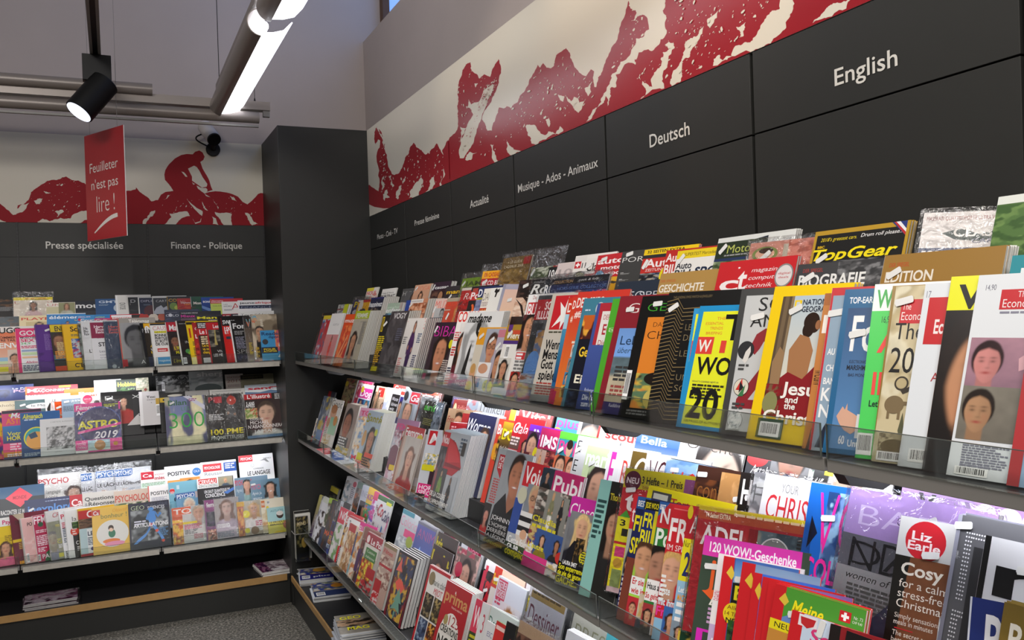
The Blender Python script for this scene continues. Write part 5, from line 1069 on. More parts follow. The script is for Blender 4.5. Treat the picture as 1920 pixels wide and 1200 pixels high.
# ================================================================== long rack, top shelf
row('R', 1, 2, 560, 530, 8, [
 (1035, 85, 'ece6dc|R 0 84 60 100 e8d840|Tb 6 66 18 e05060 NOUS 80|C 80 60 16 14 d88a80|N 40 0 100 60 ece6dc,c03a4a,d8b0a0 4', 'white and yellow magazine with pink letters behind the blue-black one', {}),
 (1262, 100, 'f0ede8|T 8 76 8 333 Image_&_Nature 76|Tb 2 58 13 2a2628 PORTRAIT 96|N 0 0 100 54 333,6a5a50,1a1a1c 5', 'white nature magazine with thin dark title', {'w': .235}),
 (1570, 95, '4a4c4c|Tl 6 66 22 c8c8c4 HUMAN 90|P 20 0 100 84 bg=55585a s=7a5a48 h=15110f c=2a2a2a l=.3 y=.62 r=.24', 'dark grey magazine with condensed pale title and dark-haired head', {}),
])
row('R', 1, 2, 720, 500, 8, [
 (475, 280, 'dca888|Tl 18 72 22 e0705a YOGA 78|P 0 0 100 74 bg=dca888 s=d8a07c h=1a100c c=caa l=.8 y=.56 r=.34', 'peach magazine with a dark-haired woman at the top, front of its copies', {'n': 4, 't': .008, 'sp': 'd8b090', 'st': [(14, 84, 30)]}),
 (752, 242, '2c1a2e|Tb 14 72 13 eee causse 76|N 0 0 100 66 3a2420,6a4a3c,241618 9 2|C 56 40 12 20 a87a5a', 'dark purple magazine with white lettering over brickwork', {'n': 2, 't': .012, 'sp': 'a8a8a0', 'st': [(8, 80, 60)]}),
 (942, 300, '2f2c30|Tb 8 66 18 e8b818 maniere 130|N 0 0 100 60 2f2c30,55504a,181618 5', 'dark magazine with yellow title right of the brickwork one', {'st': [(32, 52, 40)]}),
 (1185, 182, '7a9a2a|Tb 14 70 18 3a4a1a JAMAIS 110|R 80 60 100 100 9ab020|N 0 0 100 60 5a7a22,8aa83a,3a5218 5', 'lime green plastic-wrapped magazine', {'wrap': 2, 'w': .24, 'st': [(10, 80, 40)]}),
 (1488, 72, 'b82430|R 0 82 100 100 f4b418|Tb 10 86 10 c8281c EN_CADEAU_! 72|Tb 8 66 11 f2e8e8 LE_CD_BERS 90|N 0 0 100 62 f0f0ee,d8d0c8,c03040 4', 'wrapped magazine with yellow EN CADEAU band and red stripe', {'wrap': 2.5, 'w': .29, 'k': .6, 'st': [(18, 74, 30)]}),
])
row('R', 1, 2, 860, 460, 6, [
 (508, 150, '7a6030|R 74 76 98 96 a82c28|T 20 82 8 e8dcc0 +_LE_GUIDE 50|T 10 70 8 e8dcc0 CADEAUX_2018 66|N 0 0 100 66 8a6e38,6a5024,a8884a 4', 'wrapped gold gift guide poking up behind the EN CADEAU one', {'wrap': 1.5, 'w': .24, 'd': .03}),
 (828, 258, '7a8468|N 0 30 100 100 8a9474,d0d4c0,4a5a3a 5|R 88 0 100 100 b03a30|R 0 0 100 30 333', 'loosely wrapped magazine with misty green photo', {'wrap': 6, 'w': .2, 'st': [(10, 86, 50)]}),
 (1022, 250, '161618|Tb 10 70 22 f0f0ee 10A 80|N 0 0 100 60 161618,3a3a3c 4', 'black magazine with white figure ten', {'w': .2}),
 (1122, 205, 'd8cac8|Tb 10 62 20 b0a4a4 10 60|Ti 40 54 12 d83a4a S_pa 60|N 0 0 100 50 d8cac8,e8e0dc,b8a0a0 4', 'pale pink magazine with a small red S', {'w': .2}),
 (1322, 122, 'e8e4e0|R 0 84 60 98 e0dcd8|R 4 66 36 84 c8262c|R 17 69 23 81 fff|R 9 73 31 77 fff|Tb 42 66 14 3a3a3a 11 20|C 40 44 34 14 4a4030|C 40 44 26 10 8a9060|N 0 0 100 30 c8c0b0,8a7a5a,e0d8cc 5', 'white magazine with a Swiss flag square', {'w': .21}),
 (1455, 152, 'e4e0dc|Tb 4 66 22 1f1f20 Classic 140|R 0 34 60 58 c83028|Tb 8 44 8 f0d8c8 EN_AUTO 70|Tb 30 36 8 e87a20 24h 26|N 0 0 100 32 c8b8a0,e0a040,a83028 4', 'white magazine with black letters cla and a red box', {'w': .2, 'st': [(16, 80, 25, 1.3)]}),
 (1572, 116, 'c42028|Tb 4 76 15 f4ecec auto 84|Tb 18 60 11 f4ecec moto 66|Tb 36 46 11 f4ecec -sport 66|R 0 0 100 40 e0a82a|Z c89018 20 8 30 22 54 30 80 28 98 18 100 6 60 0|C 18 34 18 0 4a9ac8|Tb 8 34 5 e8e020 Winter 20|Z 3a3428 50 26 62 30 80 26 70 22', 'red car magazine with yellow car and blue disc', {'n': 2, 'w': .2, 'st': [(24, 88, 10)]}),
])
row('R', 1, 2, 900, 420, 3.5296, [
 (945, 185, '3f3f3e|Tl 6 72 13 e8e8e6 PORSCHE 150|R 8 46 18 47 ddd|L 8 44 30 2 1 999|R 8 30 18 31 ddd|L 8 28 30 2 1 999|L 8 16 30 2 1 999', 'dark grey magazine with wide thin white letters', {'st': [(26, 92, 10, 1.3)]}),
 (1092, 172, 'c03028|R 0 86 100 100 ecc818|Tb 10 90 7 2a2418 32_SEITEN_EXTRA 110|R 0 78 100 86 2a2c30|Tb 10 56 20 f2e8e8 Auto 90|T 14 46 7 f0e0e0 ZEITUNG 60|R 0 0 100 42 2a2e34|N 0 0 100 42 2a2e34,6a7a9a,a8a090,181a1e 5|C 80 34 20 0 e8d820|L 70 38 22 4 2 443', 'red car magazine with yellow top band and white Auto', {'n': 2, 'st': [(12, 64, 60, 1.2)]}),
 (1237, 176, 'b82a24|Tb 4 72 20 f0e4e2 Auto 90|Tb 4 44 22 f0e4e2 BILD 90|R 0 0 100 40 888', 'red car magazine with stacked white two-line title', {'n': 2}),
 (1312, 180, 'e8e6e2|R 0 80 100 100 e8cc20|T 14 86 8 4a4020 SUPERTEST_Mercedes_AMG_C 80|Tb 2 56 16 2c3038 Auto 30|Tb 2 38 16 2c3038 Bild 30|Tbi 38 40 26 1d2a44 sport 60|N 0 0 100 34 c8c8c4,5a6a8a,b03a2a 5', 'white and yellow car magazine with dark italic sport', {'n': 2, 'w': .235, 'st': [(10, 80, 50, 1.2)]}),
 (1582, 98, 'd9dbd8|R 0 56 94 90 24301e|T 22 66 18 b8c060 Motor 52|L 18 60 70 1 3 999|R 0 50 94 56 26345a|N 0 0 94 50 6a7a5a,a8b090,3a4a2a 4|Z 2a3038 74 90 94 94 94 90', 'white edged magazine with dark green band and lime word otor', {'n': 3, 't': .006, 'sp': 'e0e0de', 'w': .255, 'st': [(14, 76, 45, 1.3)]}),
])
row('R', 1, 2, 1380, 340, 3.5296, [
 (100, 412, 'c88a7a|C 20 74 16 16 7a8a4a|C 20 74 12 12 d8a890|C 21 81 9 6 3a2418|R 42 60 48 92 b8b0a0|N 48 40 100 100 d0806e,e8c0b0,a85a4a 3|R 0 0 100 40 caa', 'wrapped pink magazine with a small woman in a green oval', {'wrap': .8, 'w': .235, 'd': -.02, 'st': [(22, 70, 40, 1.4)]}),
 (530, 336, '1b1a18|R 0 94 100 100 b8922a|R 0 0 3 100 b8922a|Ti 8 85 5 e8d020 2018’s_greatest_cars. 40|Ti 52 86 5 eee Drum_roll_please... 42|Tb 6 76 3.5 e8c020 BBC 8|Tbi 2 60 15 f0dc18 TopGear 90|Z 2a3a7a 82 100 97 100 97 82|Z b82a30 84 100 88 100 97 86 97 82|Z e8e8ec 86 100 90 100 97 90 97 86|R 97 0 100 100 b8922a|N 3 0 97 58 3a3a3c,6a6a6c,222 5', 'black magazine with gold border and yellow slanted title', {'n': 3, 't': .006, 'sp': 'b8922a', 'w': .235, 'k': .6, 'st': [(14, 62, 30, 1.4)]}),
 (1175, 215, 'dcd6d4|T 3 90 5 8a2a28 MASERATI_QUATTROPORTE_ULTRA_V8_CHIC_FROM_JUST_£10k 94|Z 2a3a34 18 74 34 80 50 72 70 80 84 90 92 94 86 80 74 70 50 64 30 66|Tb 28 70 11 e8e4e0 CLASSIC 52|Tb 44 62 5 889 CARS 22|R 0 40 100 56 1c1c22|R 0 40 46 56 3a4468|Tb 3 43 10 f0f0f0 FORD’S_GIANT_KILLERS 94|T 66 33 6 ddd Escort_RS 30|N 0 0 100 32 22242a,4a5a7a,c8c0b8 4', 'wrapped white car magazine with winged badge and black stripe', {'wrap': .6, 'w': .205, 'd': -.03, 'n': 2, 'roll': -4, 'k': .55}),
 (1740, 104, '4a6a34|R 0 88 100 100 dfe2dc|R 84 0 100 100 dfe4dc|N 0 0 84 86 4f7038,6a8a4a,3a5a28 4', 'thick pale edged magazine with green picture, topmost at the right', {'n': 6, 't': .009, 'sp': 'dfe4e6', 'w': .165}),
])
row('R', 1, 1, 560, 530, 8, [
 (604, 332, 'd8d4d0|R 0 0 100 40 b02a30|N 0 40 60 100 d8d4d0,555,aaa 6|R 60 40 100 100 c8d020|Tb 0 70 8 a02020 Ideat 60', 'white, red and lime magazine at the corner end of the second row', {'n': 4, 't': .012, 'sp': '333'}),
 (830, 262, '3a3450|R 0 60 100 100 44406a|Tb 20 66 26 e8d018 P 40|C 50 40 30 14 c8c4d0|Tb 20 20 10 eee en 40', 'wrapped dark violet magazine with yellow letter P', {'wrap': 1.5}),
 (905, 266, 'f0b818|R 0 88 100 100 c83a30|R 0 92 40 100 ddd|C 30 72 18 0 ece8e0|C 60 40 22 20 2a3440|R 0 0 100 26 b0c8d8|C 40 34 14 0 4a3a2a', 'yellow magazine with red top strip beside the wrapped one', {'wrap': 1}),
 (1092, 228, '1e2440|R 0 93 100 100 2a2a66|Tb 0 60 22 e8e8ea happinez 98|N 0 0 100 56 1c2030,3a3a4a,7a6a5a,14161e 4|C 40 22 26 16 d8d0c4|C 40 24 14 10 7a5030', 'navy magazine with white lower-case title, front of a thick stack', {'n': 8, 't': .012, 'sp': 'b8b2a4'}),
 (1345, 312, 'a8bca8|Tb 4 76 10 c8dcc8 psycho 80|Tb 0 56 22 eee enfant 96|R 0 0 100 52 2a5a7a|N 0 0 100 52 2a5a7a,1a2a44,6a9ab0 4|R 86 70 100 100 b8a8a4', 'pale green magazine with white lettering over teal', {'n': 4, 't': .012, 'sp': 'b8a8a4'}),
 (1622, 266, '26408a|Tb 20 66 16 eee Ami 60|T 20 52 10 a8c0e8 ville 60|N 0 0 100 46 26408a,3a5aa8 3', 'blue magazine left of the skin-toned one', {'w': .18}),
 (1692, 256, 'd08a66|R 0 84 74 100 e4ded8|L 6 90 60 1 3 aaa|N 0 0 100 84 d89a74,b8643e,e0a888,8a4a2c 3|R 30 30 34 84 b06038|R 60 30 63 84 b06038', 'skin-toned magazine with white top strip, front of a thick stack', {'n': 8, 't': .012, 'sp': 'b8aea0', 'st': [(8, 76, 30, 1.3)]}),
])
row('R', 1, 1, 720, 500, 8, [
 (785, 486, 'e0c0b4|Tl 6 60 34 e05a50 MUZE 90|P 10 0 100 62 bg=c8b8ac s=a8a098 h=222 c=333 l=0 y=.6 r=.34 bw=1', 'pale pink magazine with thin red title and grey face', {'st': [(8, 58, 60)]}),
 (955, 474, 'c04a34|R 0 86 100 100 a89a84|Tb 10 70 14 d8402a BLONDE 80|R 0 52 100 56 c0a898|P 30 0 100 70 bg=c8452e s=d88a5a h=c08040 c=b43 l=1.2 y=.6 r=.3', 'red magazine with an orange-lit blonde woman', {'n': 2, 't': .004, 'st': [(24, 30, 60, 1.3)]}),
 (1180, 325, 'c42a28|R 0 92 100 100 e8e0d8|Ti 24 62 22 f0e4e0 Rock 120|N 0 0 100 56 c42a28,6a3a3a,982020 4', 'red magazine with slanted white R', {'wrap': .3, 'sp': 'e8e4e0', 'n': 2}),
 (1325, 302, '1e1a1a|R 0 56 100 84 c0302c|R 14 80 60 94 a84038|Tb 10 60 22 f0e8e8 Pop 110|C 44 20 20 24 e0602a|C 30 20 16 20 15110f', 'black and red magazine with white P', {'n': 2, 'sp': 'e0dcd8'}),
 (1435, 310, '7a80a0|R 0 66 100 100 1f2c5c|Tb 6 70 24 f0f0f2 D 40|R 0 60 100 66 a8a030|N 0 0 100 60 7a80a0,a8acc4,5a6088 3', 'navy topped magazine with white D', {}),
 (1512, 332, 'ece4d8|Tl 8 62 26 333 DADA 110|L 8 54 70 3 3 a99|R 0 22 100 38 b83026|Tb 14 26 9 e8a040 LE_PARTI 100', 'cream magazine with thin black letters DA over a red strip', {}),
 (1610, 330, 'eeece6|Z 15130f 34 96 44 100 50 94 64 98 66 88 54 84 50 70 40 70 42 84 30 88', 'white cover with a small black figure at the top', {'h': .27}),
 (1768, 262, 'b0acc0|G 12 8 100 92 eac4b4 f2cfa0|G 0 0 12 100 9a9ab0 c8c8d4|G 12 0 100 10 e8c090 d8b090', 'curling lavender edged magazine with plain peach cover', {'n': 2, 'w': .2, 'roll': -3, 'k': .8, 'st': [(44, 76, 8, 1.2)], 't': .003}),
])
row('R', 1, 1, 860, 460, 6, [
 (690, 396, '2a1a18|N 0 50 100 100 2a1c1a,4a342c,1a1110 7|N 0 0 100 52 d8b49c,c89a80,e8d0bc 2|Z 2a1a14 0 50 40 30 60 0 50 0 30 28|Z 2a1a14 20 60 70 46 100 10 100 0 60 36', 'dark brown photo magazine with bare skin and straps', {'st': [(36, 84, 15, 1.3)]}),
 (838, 388, '161417|T 6 90 5 aaa JOHN_GRANT 60|Tbi 0 62 26 f2f2f0 Rolling 190|N 0 0 100 56 161417,5a4a44,2a2424 5', 'black music magazine with white script letters Rol', {'wrap': .5}),
 (985, 384, '36465e|R 0 80 100 100 23262c|Tb 2 60 26 f0f0f0 RC 60|N 0 0 100 56 36465e,1a2438,6a7a92 4', 'blue-grey music magazine with white letter fragments', {'wrap': .5}),
 (1060, 382, '1d2a56|R 0 82 100 100 181a22|Ti 4 86 8 c89a60 COLLECTION 36|Ti 50 88 6 ddd rock_&_folk 34|Tl 14 66 9 6a8ac8 HORS-SÉRIE_COLLECTOR 84|P 30 -30 80 62 bg=2a4a8a s=d88a9a h=182a5a c=36a l=0 y=.6 r=.5|N 0 0 30 60 2a4a8a,5a3a7a 4|N 78 0 100 60 2a4a8a,c04a6a 4', 'wide wrapped blue collector magazine with a painted face', {'wrap': 1.2, 'w': .32, 'h': .27}),
])
row('R', 1, 1, 900, 420, 3.5296, [
 (922, 386, '26303f|Tl 6 54 22 d8dce2 GEO 50|Tl 46 56 18 c8ccd4 SPECIAL 90|L 30 46 60 1 3 889|N 0 0 100 44 26303f,3a4a60,141a26 4', 'slate blue magazine with thin white title', {'w': .22, 'st': [(12, 62, 30, 1.3)]}),
 (1200, 330, 'b08a4a|T 2 80 6 c05a30 DER_SPIEGEL 26|Tb 2 58 17 ece4d6 GESCHICHTE 72|T 14 42 6 e8dcc8 Ausgabe_5 40|N 0 0 100 36 a07a3c,7a5a2a,c8a868 4', 'tan magazine with white slab letters', {'w': .235, 'n': 3, 't': .005, 'sp': 'a8844a'}),
 (1592, 256, 'c8242a|Tb 6 44 30 f4ecec c 26|Tb 30 44 44 f4ecec t 12|Tb 27 80 8 f4ecec ’ 3|Ti 46 76 8 f0e4e4 magazin_für 48|Ti 44 62 8 f0e4e4 computer 42|Ti 42 48 8 f0e4e4 technik 34|Tb 2 24 9 e8a820 Smart_T 70|C 88 66 11 0 888|C 88 66 9.5 0 ded8d8|T 81 68 4 c02a30 digital 14|T 82 61 4 c02a30 deals 12|R 0 0 100 18 d8d4d0', 'red computer magazine with big white two-letter title', {'w': .235, 'n': 2, 't': .006, 'sp': 'b81f26'}),
])
row('R', 1, 1, 1380, 340, 3.5296, [
 (415, 552, '3c3c3e|N 40 30 100 100 4a4a4c,7a7a7c,2c2c2e 7 6|T 6 84 7 b04038 DER_SPIEGEL 20|Tb 3 58 22 e4e4e2 BIOGRAFIE 64|L 4 44 90 1 2 999|N 0 0 100 42 3c3c3e,5a5a5c,2a2a2c 5', 'dark grey magazine with white title over grey hair', {'w': .235, 'n': 2, 'st': [(13, 74, 30, 1.6)]}),
 (988, 492, '9c7638|T 6 80 7 c04028 DER_SPIEGEL 18|Tb 4 56 17 e8e0d2 EDITION 42|T 2 38 7 e0d8c8 GESCHICHTE 20|L 24 42 40 3 2 d8ccb0|R 0 0 100 26 8a6630', 'bronze magazine with white slab title', {'w': .225, 'n': 5, 't': .006, 'sp': 'e0e0dc', 'st': [(12, 70, 30, 1.6)]}),
 (1832, 492, '2f8f9c|Tb 8 66 15 e8eef0 Harv 70|Tb 8 46 15 e8eef0 Busin 80|R 0 0 100 30 d8dcdc', 'teal business review at the right picture edge, second row', {}),
])
row('R', 1, 0, 560, 530, 8, [
 (366, 455, '231d1a|R 0 0 6 100 a87a40|N 0 0 100 90 2a2420,5a3a2a,1c2a34 7|L 10 92 80 1 2 988|R 0 90 100 93 111', 'dark narrow magazine at the corner end of the top shelf', {'yaw': 12}),
 (385, 495, '3a5a8a|R 0 92 100 100 e0c830|N 0 0 100 92 3a5a9a,c8d0d8,2a6a8a,c03a44 5|C 60 74 22 0 c82a30|T 4 10 5 d8d8e0 TÊTU 60', 'blue and red magazine with yellow edge next to the white one', {'yaw': 12}),
 (505, 466, 'f2f0ee|T 34 76 4 999 ELLE_ET_LUI 44|R 0 0 100 58 d88a8a|B 20 0 88 58 bg=d88a8a s=a86a50 h=241814 c=e0483a legs=e85a4a asp=.6', 'white magazine with woman in red on a pink square', {'yaw': 13, 'w': .22, 'n': 2}),
 (716, 476, 'e2521f|Tb 6 84 8 f4e8e0 muze 90|N 0 0 100 78 e2521f,c83a1c,f08040 6|Z e8a070 0 0 14 0 60 60 54 60|Z e8a070 22 0 30 0 66 50 64 50|Z b82820 50 20 80 10 96 50 80 56', 'orange-red magazine with flowing lines', {'yaw': 12, 'n': 4, 't': .004, 'sp': 'e06030'}),
 (870, 428, 'b0a894|R 0 86 100 100 a8b820|Tb 10 88 8 d8d8d0 FEMME 80|L 50 80 46 26 .9 777|P 0 8 70 80 bg=b8b0a0 s=c08a68 h=2a1a12 c=1c1e2e l=.4 y=.5 r=.24', 'grey magazine with lime top and dark-haired person, front of a thick stack', {'yaw': 13, 'n': 10, 't': .0125, 'sp': 'aea694'}),
 (1268, 488, '1c1b1a|R 3 70 10 97 d8b818|R 5 72 8 95 1c1b1a|B 20 10 66 96 bg=222 s=d0a080 h=4a3020 c=d8c8c8 legs=b88060|B 46 10 92 96 bg=222 s=c89070 h=2a1a12 c=b07a4a legs=c08a60|L 2 60 24 8 2 d8c020|R 72 66 92 74 b8c020|R 70 54 88 60 a0b020|L 2 36 20 12 2 d0a020|R 0 0 100 8 f0e020', 'black magazine with two dancers and a thin yellow frame', {'yaw': 10, 'n': 2, 'st': [(18, 84, 45)]}),
 (1400, 432, '4a4648|N 0 0 100 100 4a4648,3a3638,5a5658 4|Tb 20 88 9 d8d4d4 VOGY 70|L 60 70 30 6 2 667', 'dark grey magazine behind the dancers, front of a thick stack', {'yaw': 10, 'n': 9, 't': .013, 'd': .012, 'sp': 'a8a090'}),
])
row('R', 1, 0, 680, 560, 8, [
 (684, 296, 'ece6e0|Tb 4 82 14 d8382e VANITÉ 92|B 6 2 94 98 bg=ece6e0 s=c89078 h=4a2416 c=4a2a5a legs=3a2450 asp=.62|L 4 66 20 4 2 777|L 76 72 20 5 2 568|L 4 30 18 8 2 d88|L 76 36 20 6 2 557', 'white magazine with long-haired woman in a purple dress, front of a thick stack', {'yaw': 13, 'n': 10, 't': .0125, 'sp': '2c3a4a', 'w': .2}),
 (1105, 356, '2a1428|P 0 0 100 84 bg=3a2a34 s=cc8a68 h=20120e c=b98 l=.3 y=.56 r=.36 m=1|Tl 6 76 19 d028a0 BIBA 90|C 86 64 8 0 e0d820|L 70 36 26 10 2 c8b8b0|R 0 4 14 14 b83a6a', 'dark magazine with tall magenta title and laughing woman', {'yaw': 12, 'n': 5, 't': .008, 'sp': '5a6a80', 'st': [(10, 88, 60, 1.3)]}),
 (1452, 194, 'ece8e4|Tb 2 86 14 d83028 COSMO 110|P 24 0 100 84 bg=e8e4e0 s=b87a5a h=2a1810 c=5a1a24 l=1.2 y=.64 r=.2|L 4 70 30 4 2 d06a6a|L 4 50 24 4 2 c03a3a|L 4 22 24 6 2 445|L 4 12 30 5 2 d04a4a', 'white magazine with red title left of the black and white face', {'yaw': 12, 'n': 2}),
])
row('R', 1, 0, 820, 540, 8, [
 (472, 364, 'e3e3e2|P 0 0 100 90 bg=e8e8e8 bg2=cfcfce s=e4e2e0 h=9a9a9a c=151515 l=.9 y=.58 r=.34 bw=1 x=.56|Z 1c1c1c 20 0 26 20 34 50 40 60 42 44 40 20 60 8 90 0|Z 1a1a1a 44 96 48 84 56 92 60 82 54 74 64 70 56 66 46 72|Tbi 6 86 12 161616 madame 86|R 0 0 100 13 3a3a3a|Tl 12 3 7 e0e0de NOËL 44', 'white magazine with huge black and white face', {'yaw': 11, 'n': 4, 't': .006, 'sp': 'c8ccce', 'w': .225}),
 (642, 592, 'd8cebc|R 0 72 100 100 e8a020|C 30 26 24 14 d8a078|C 28 34 22 8 c89858|R 0 0 100 18 d8b8a0|C 24 6 30 8 e8d820', 'yellow topped beige magazine with a blond child', {'yaw': 11, 'n': 6, 't': .004, 'sp': 'd8cebc', 'st': [(36, 86, 30, 1.3)]}),
 (752, 612, 'b8b8c4|P 0 20 96 100 bg=b0b4c0 s=d0906c h=3a2418 c=ecebea l=0 y=.62 r=.26 g=1|R 0 20 100 46 eceaea|C 30 36 26 8 d09878|R 0 0 100 20 d8dcda|C 70 10 20 9 e0d820|R 10 6 30 20 4a8ab8|Tb 60 7 7 222 2 8', 'magazine with a man in glasses and white shirt', {'yaw': 11, 'st': [(44, 82, 30, 1.3)], 'w': .2}),
 (938, 606, 'a8a0ac|R 0 30 100 100 b0a8b8|R 0 86 60 98 c87a8a|P 20 0 100 70 bg=d8d4d4 s=c08a68 h=161010 c=3a5a44 l=1 y=.6 r=.3|C 30 10 20 8 e0d828', 'grey-lilac magazine with a black-haired woman low on the cover', {'yaw': 11, 'st': [(26, 72, 45, 1.3)]}),
])
row('R', 1, 0, 860, 460, 6, [
 (552, 893, 'e9e6e0|R 0 76 100 100 a8842a|R 10 90 30 100 5a2a7a|Tb 14 80 9 f0e8d8 Merci 70|R 0 72 100 77 4a2a78|R 36 86 90 92 c84a2a|K 20 50 20 20|P 0 10 60 52 bg=dcd8d0 s=c89070 h=120d0c c=3a5a44 l=1.2 y=.62 r=.28|Tb 30 14 9 e0d020 2 10', 'gold topped white magazine with purple stripe', {'yaw': 10, 'st': [(26, 86, 45, 1.4)], 'w': .19}),
 (792, 556, 'e6e4e0|R 10 78 100 92 c8262c|R 0 92 100 100 eee|Tb 14 79 12 f4f0f0 BUNT 110|T 30 95 4 a03028 Die 20|P 0 44 100 80 bg=5a2a2a s=cf936f h=1c110d c=caa l=1.4 y=.62 r=.36 m=1|R 6 36 60 43 c82a30|L 10 40 44 2 2 eee|L 8 33 60 4 2 777|R 0 0 58 24 b8281c|P 4 0 56 24 bg=a82418 s=d09a78 h=1a0e0a c=c8322a l=1 y=.66 r=.28|L 50 18 40 6 2 c88', 'magazine with red title and smiling dark-haired woman', {'yaw': 9, 'w': .225}),
 (906, 568, '3a3e42|R 0 76 100 96 a8222a|Tb 40 86 8 f0e4e4 SCHWEIZER 140|Tb 12 77 8 f0e4e4 ILLUSTRIERTE 150|N 0 20 100 76 34383c,555a5e,2a2e30 5|N 30 20 100 66 a8845a,8a6a44,5a6a8a 4|C 40 30 34 16 5a86c0|N 0 0 100 24 8a5a44,6a7a9a,9aa4ac 5', 'wrapped dark magazine with red title block', {'yaw': 9, 'wrap': .5, 'w': .225}),
 (1062, 548, 'c3bdb2|R 14 66 94 98 c4202a|Z f0eeec 22 68 46 80 36 92 56 86 64 97 68 84 90 82 72 76 84 68 62 73 52 66 50 74|L 16 63 60 1 1.4 443|Tb 14 48 9 191919 Wenn 56|Tb 14 39 9 191919 Mensch 76|Tb 14 30 9 191919 Gott 44|Tb 14 20 9 191919 spielen 74|L 12 16 80 5 1.4 a8423a|R 0 0 100 6 888', 'grey weekly with white star on red and headline Wenn Mensch Gott spielen', {'yaw': 9, 'w': .225, 'n': 2}),
 (1240, 590, '1c5a8a|R 0 84 100 100 c8341f|Tb 6 86 9 f0e4de D 22|G 0 20 100 84 4a9ac0 0f3a68|R 0 70 20 84 a8c8d8|R 0 0 60 14 b8204a', 'deep blue weekly with red top strip', {'yaw': 10, 'w': .215}),
 (1290, 572, 'd2422a|G 0 0 100 100 cc3326 e07a2c|Tb 8 88 8 f0e4de DER 40|Tb 10 76 6 f0d8c8 # 14|L 30 50 50 1 2 f0d8c8|R 32 38 66 46 efe8e0|R 30 28 64 36 efe8e0|R 0 0 60 12 c0245a', 'red-orange weekly left of the one with small portraits', {'yaw': 10, 'w': .215}),
 (1350, 527, 'd0392b|G 0 0 100 84 d0392b e0802a|Tb 6 86 9 f4e8e2 DER_SPIEG 150|Tb 6 77 6 f4e8e2 #fall 60|L 26 54 70 1 2 f0d8c8|P 34 42 74 53 bg=d8d4d0 s=c8a890 h=2a2420 c=444 l=0 r=.36 y=.5|P 30 30 70 41 bg=8a8a90 s=a88a78 h=2a2c3a c=333 l=0 r=.36 y=.5|P 26 18 66 29 bg=4a86b0 s=c8a088 h=1c1612 c=333 l=0 r=.36 y=.5|P 22 7 62 17 bg=d8b860 s=5a3a28 h=1a1210 c=333 l=0 r=.36 y=.5', 'red-orange weekly with a column of small square portraits', {'yaw': 10, 'w': .215}),
 (1418, 598, '0d1020|R 0 84 100 100 3f7f96|R 0 0 16 100 3f7f96|G 16 62 100 82 e8822a 4a1a10|N 16 62 100 84 c86020,f0b040,4a1a14 3 5 .3|Tb 30 46 9 f0c838 Geo 60|Tb 36 22 8 f2ecd8 Ein 60|L 16 88 30 1 1.4 cde|C 80 90 18 0 c8d4d8|N 16 0 60 14 14182c,2a3a5a,0c1020 5', 'black magazine with teal frame and glowing orange horizon', {'yaw': 9, 'w': .21}),
 (1568, 652, '3d5094|R 14 56 100 100 b02a38|R 30 58 100 92 e4e0dc|T 40 84 5 b03a48 DER 30|Tb 46 70 10 b02a38 EGO 70|T 38 60 5 b04a50 Die_g 50|G 0 0 100 60 42569c 33427e|C 96 24 16 14 a02848|T 24 16 4 c8d0e8 Roboter 40|Tb 20 9 5 e0e4f0 Die_Rob 60|Tb 20 3 5 e0e4f0 zum_Me 60', 'blue magazine with red top and white lettered box', {'yaw': 8, 'w': .2}),
 (1740, 602, '4da62c|Tv 46 70 9 d8ecc8 GEO 16|R 40 0 100 60 16140f', 'bright green narrow spine-on magazine', {'yaw': 8, 'w': .2, 'n': 2}),
 (1826, 574, '8a1f2c|Tl 34 85 9 e8dcd8 GEO 110|R 20 0 100 72 8aa0ac|W 20 8 100 72 6f9ad8 5c7078 c0b49a|T 32 58 8 1f3a5a Leben 90|Ti 30 51 5 35506a überwin 70|L 34 38 60 4 2 3a3a3a|L 32 22 60 3 2 9a4a44|R 20 0 100 10 3a3468|T 40 6 3 d8d4e0 Radfahren 40', 'dark red magazine with sea picture and thin white title', {'yaw': 8, 'w': .195, 'st': [(42, 88, 3, 1.5)]}),
])
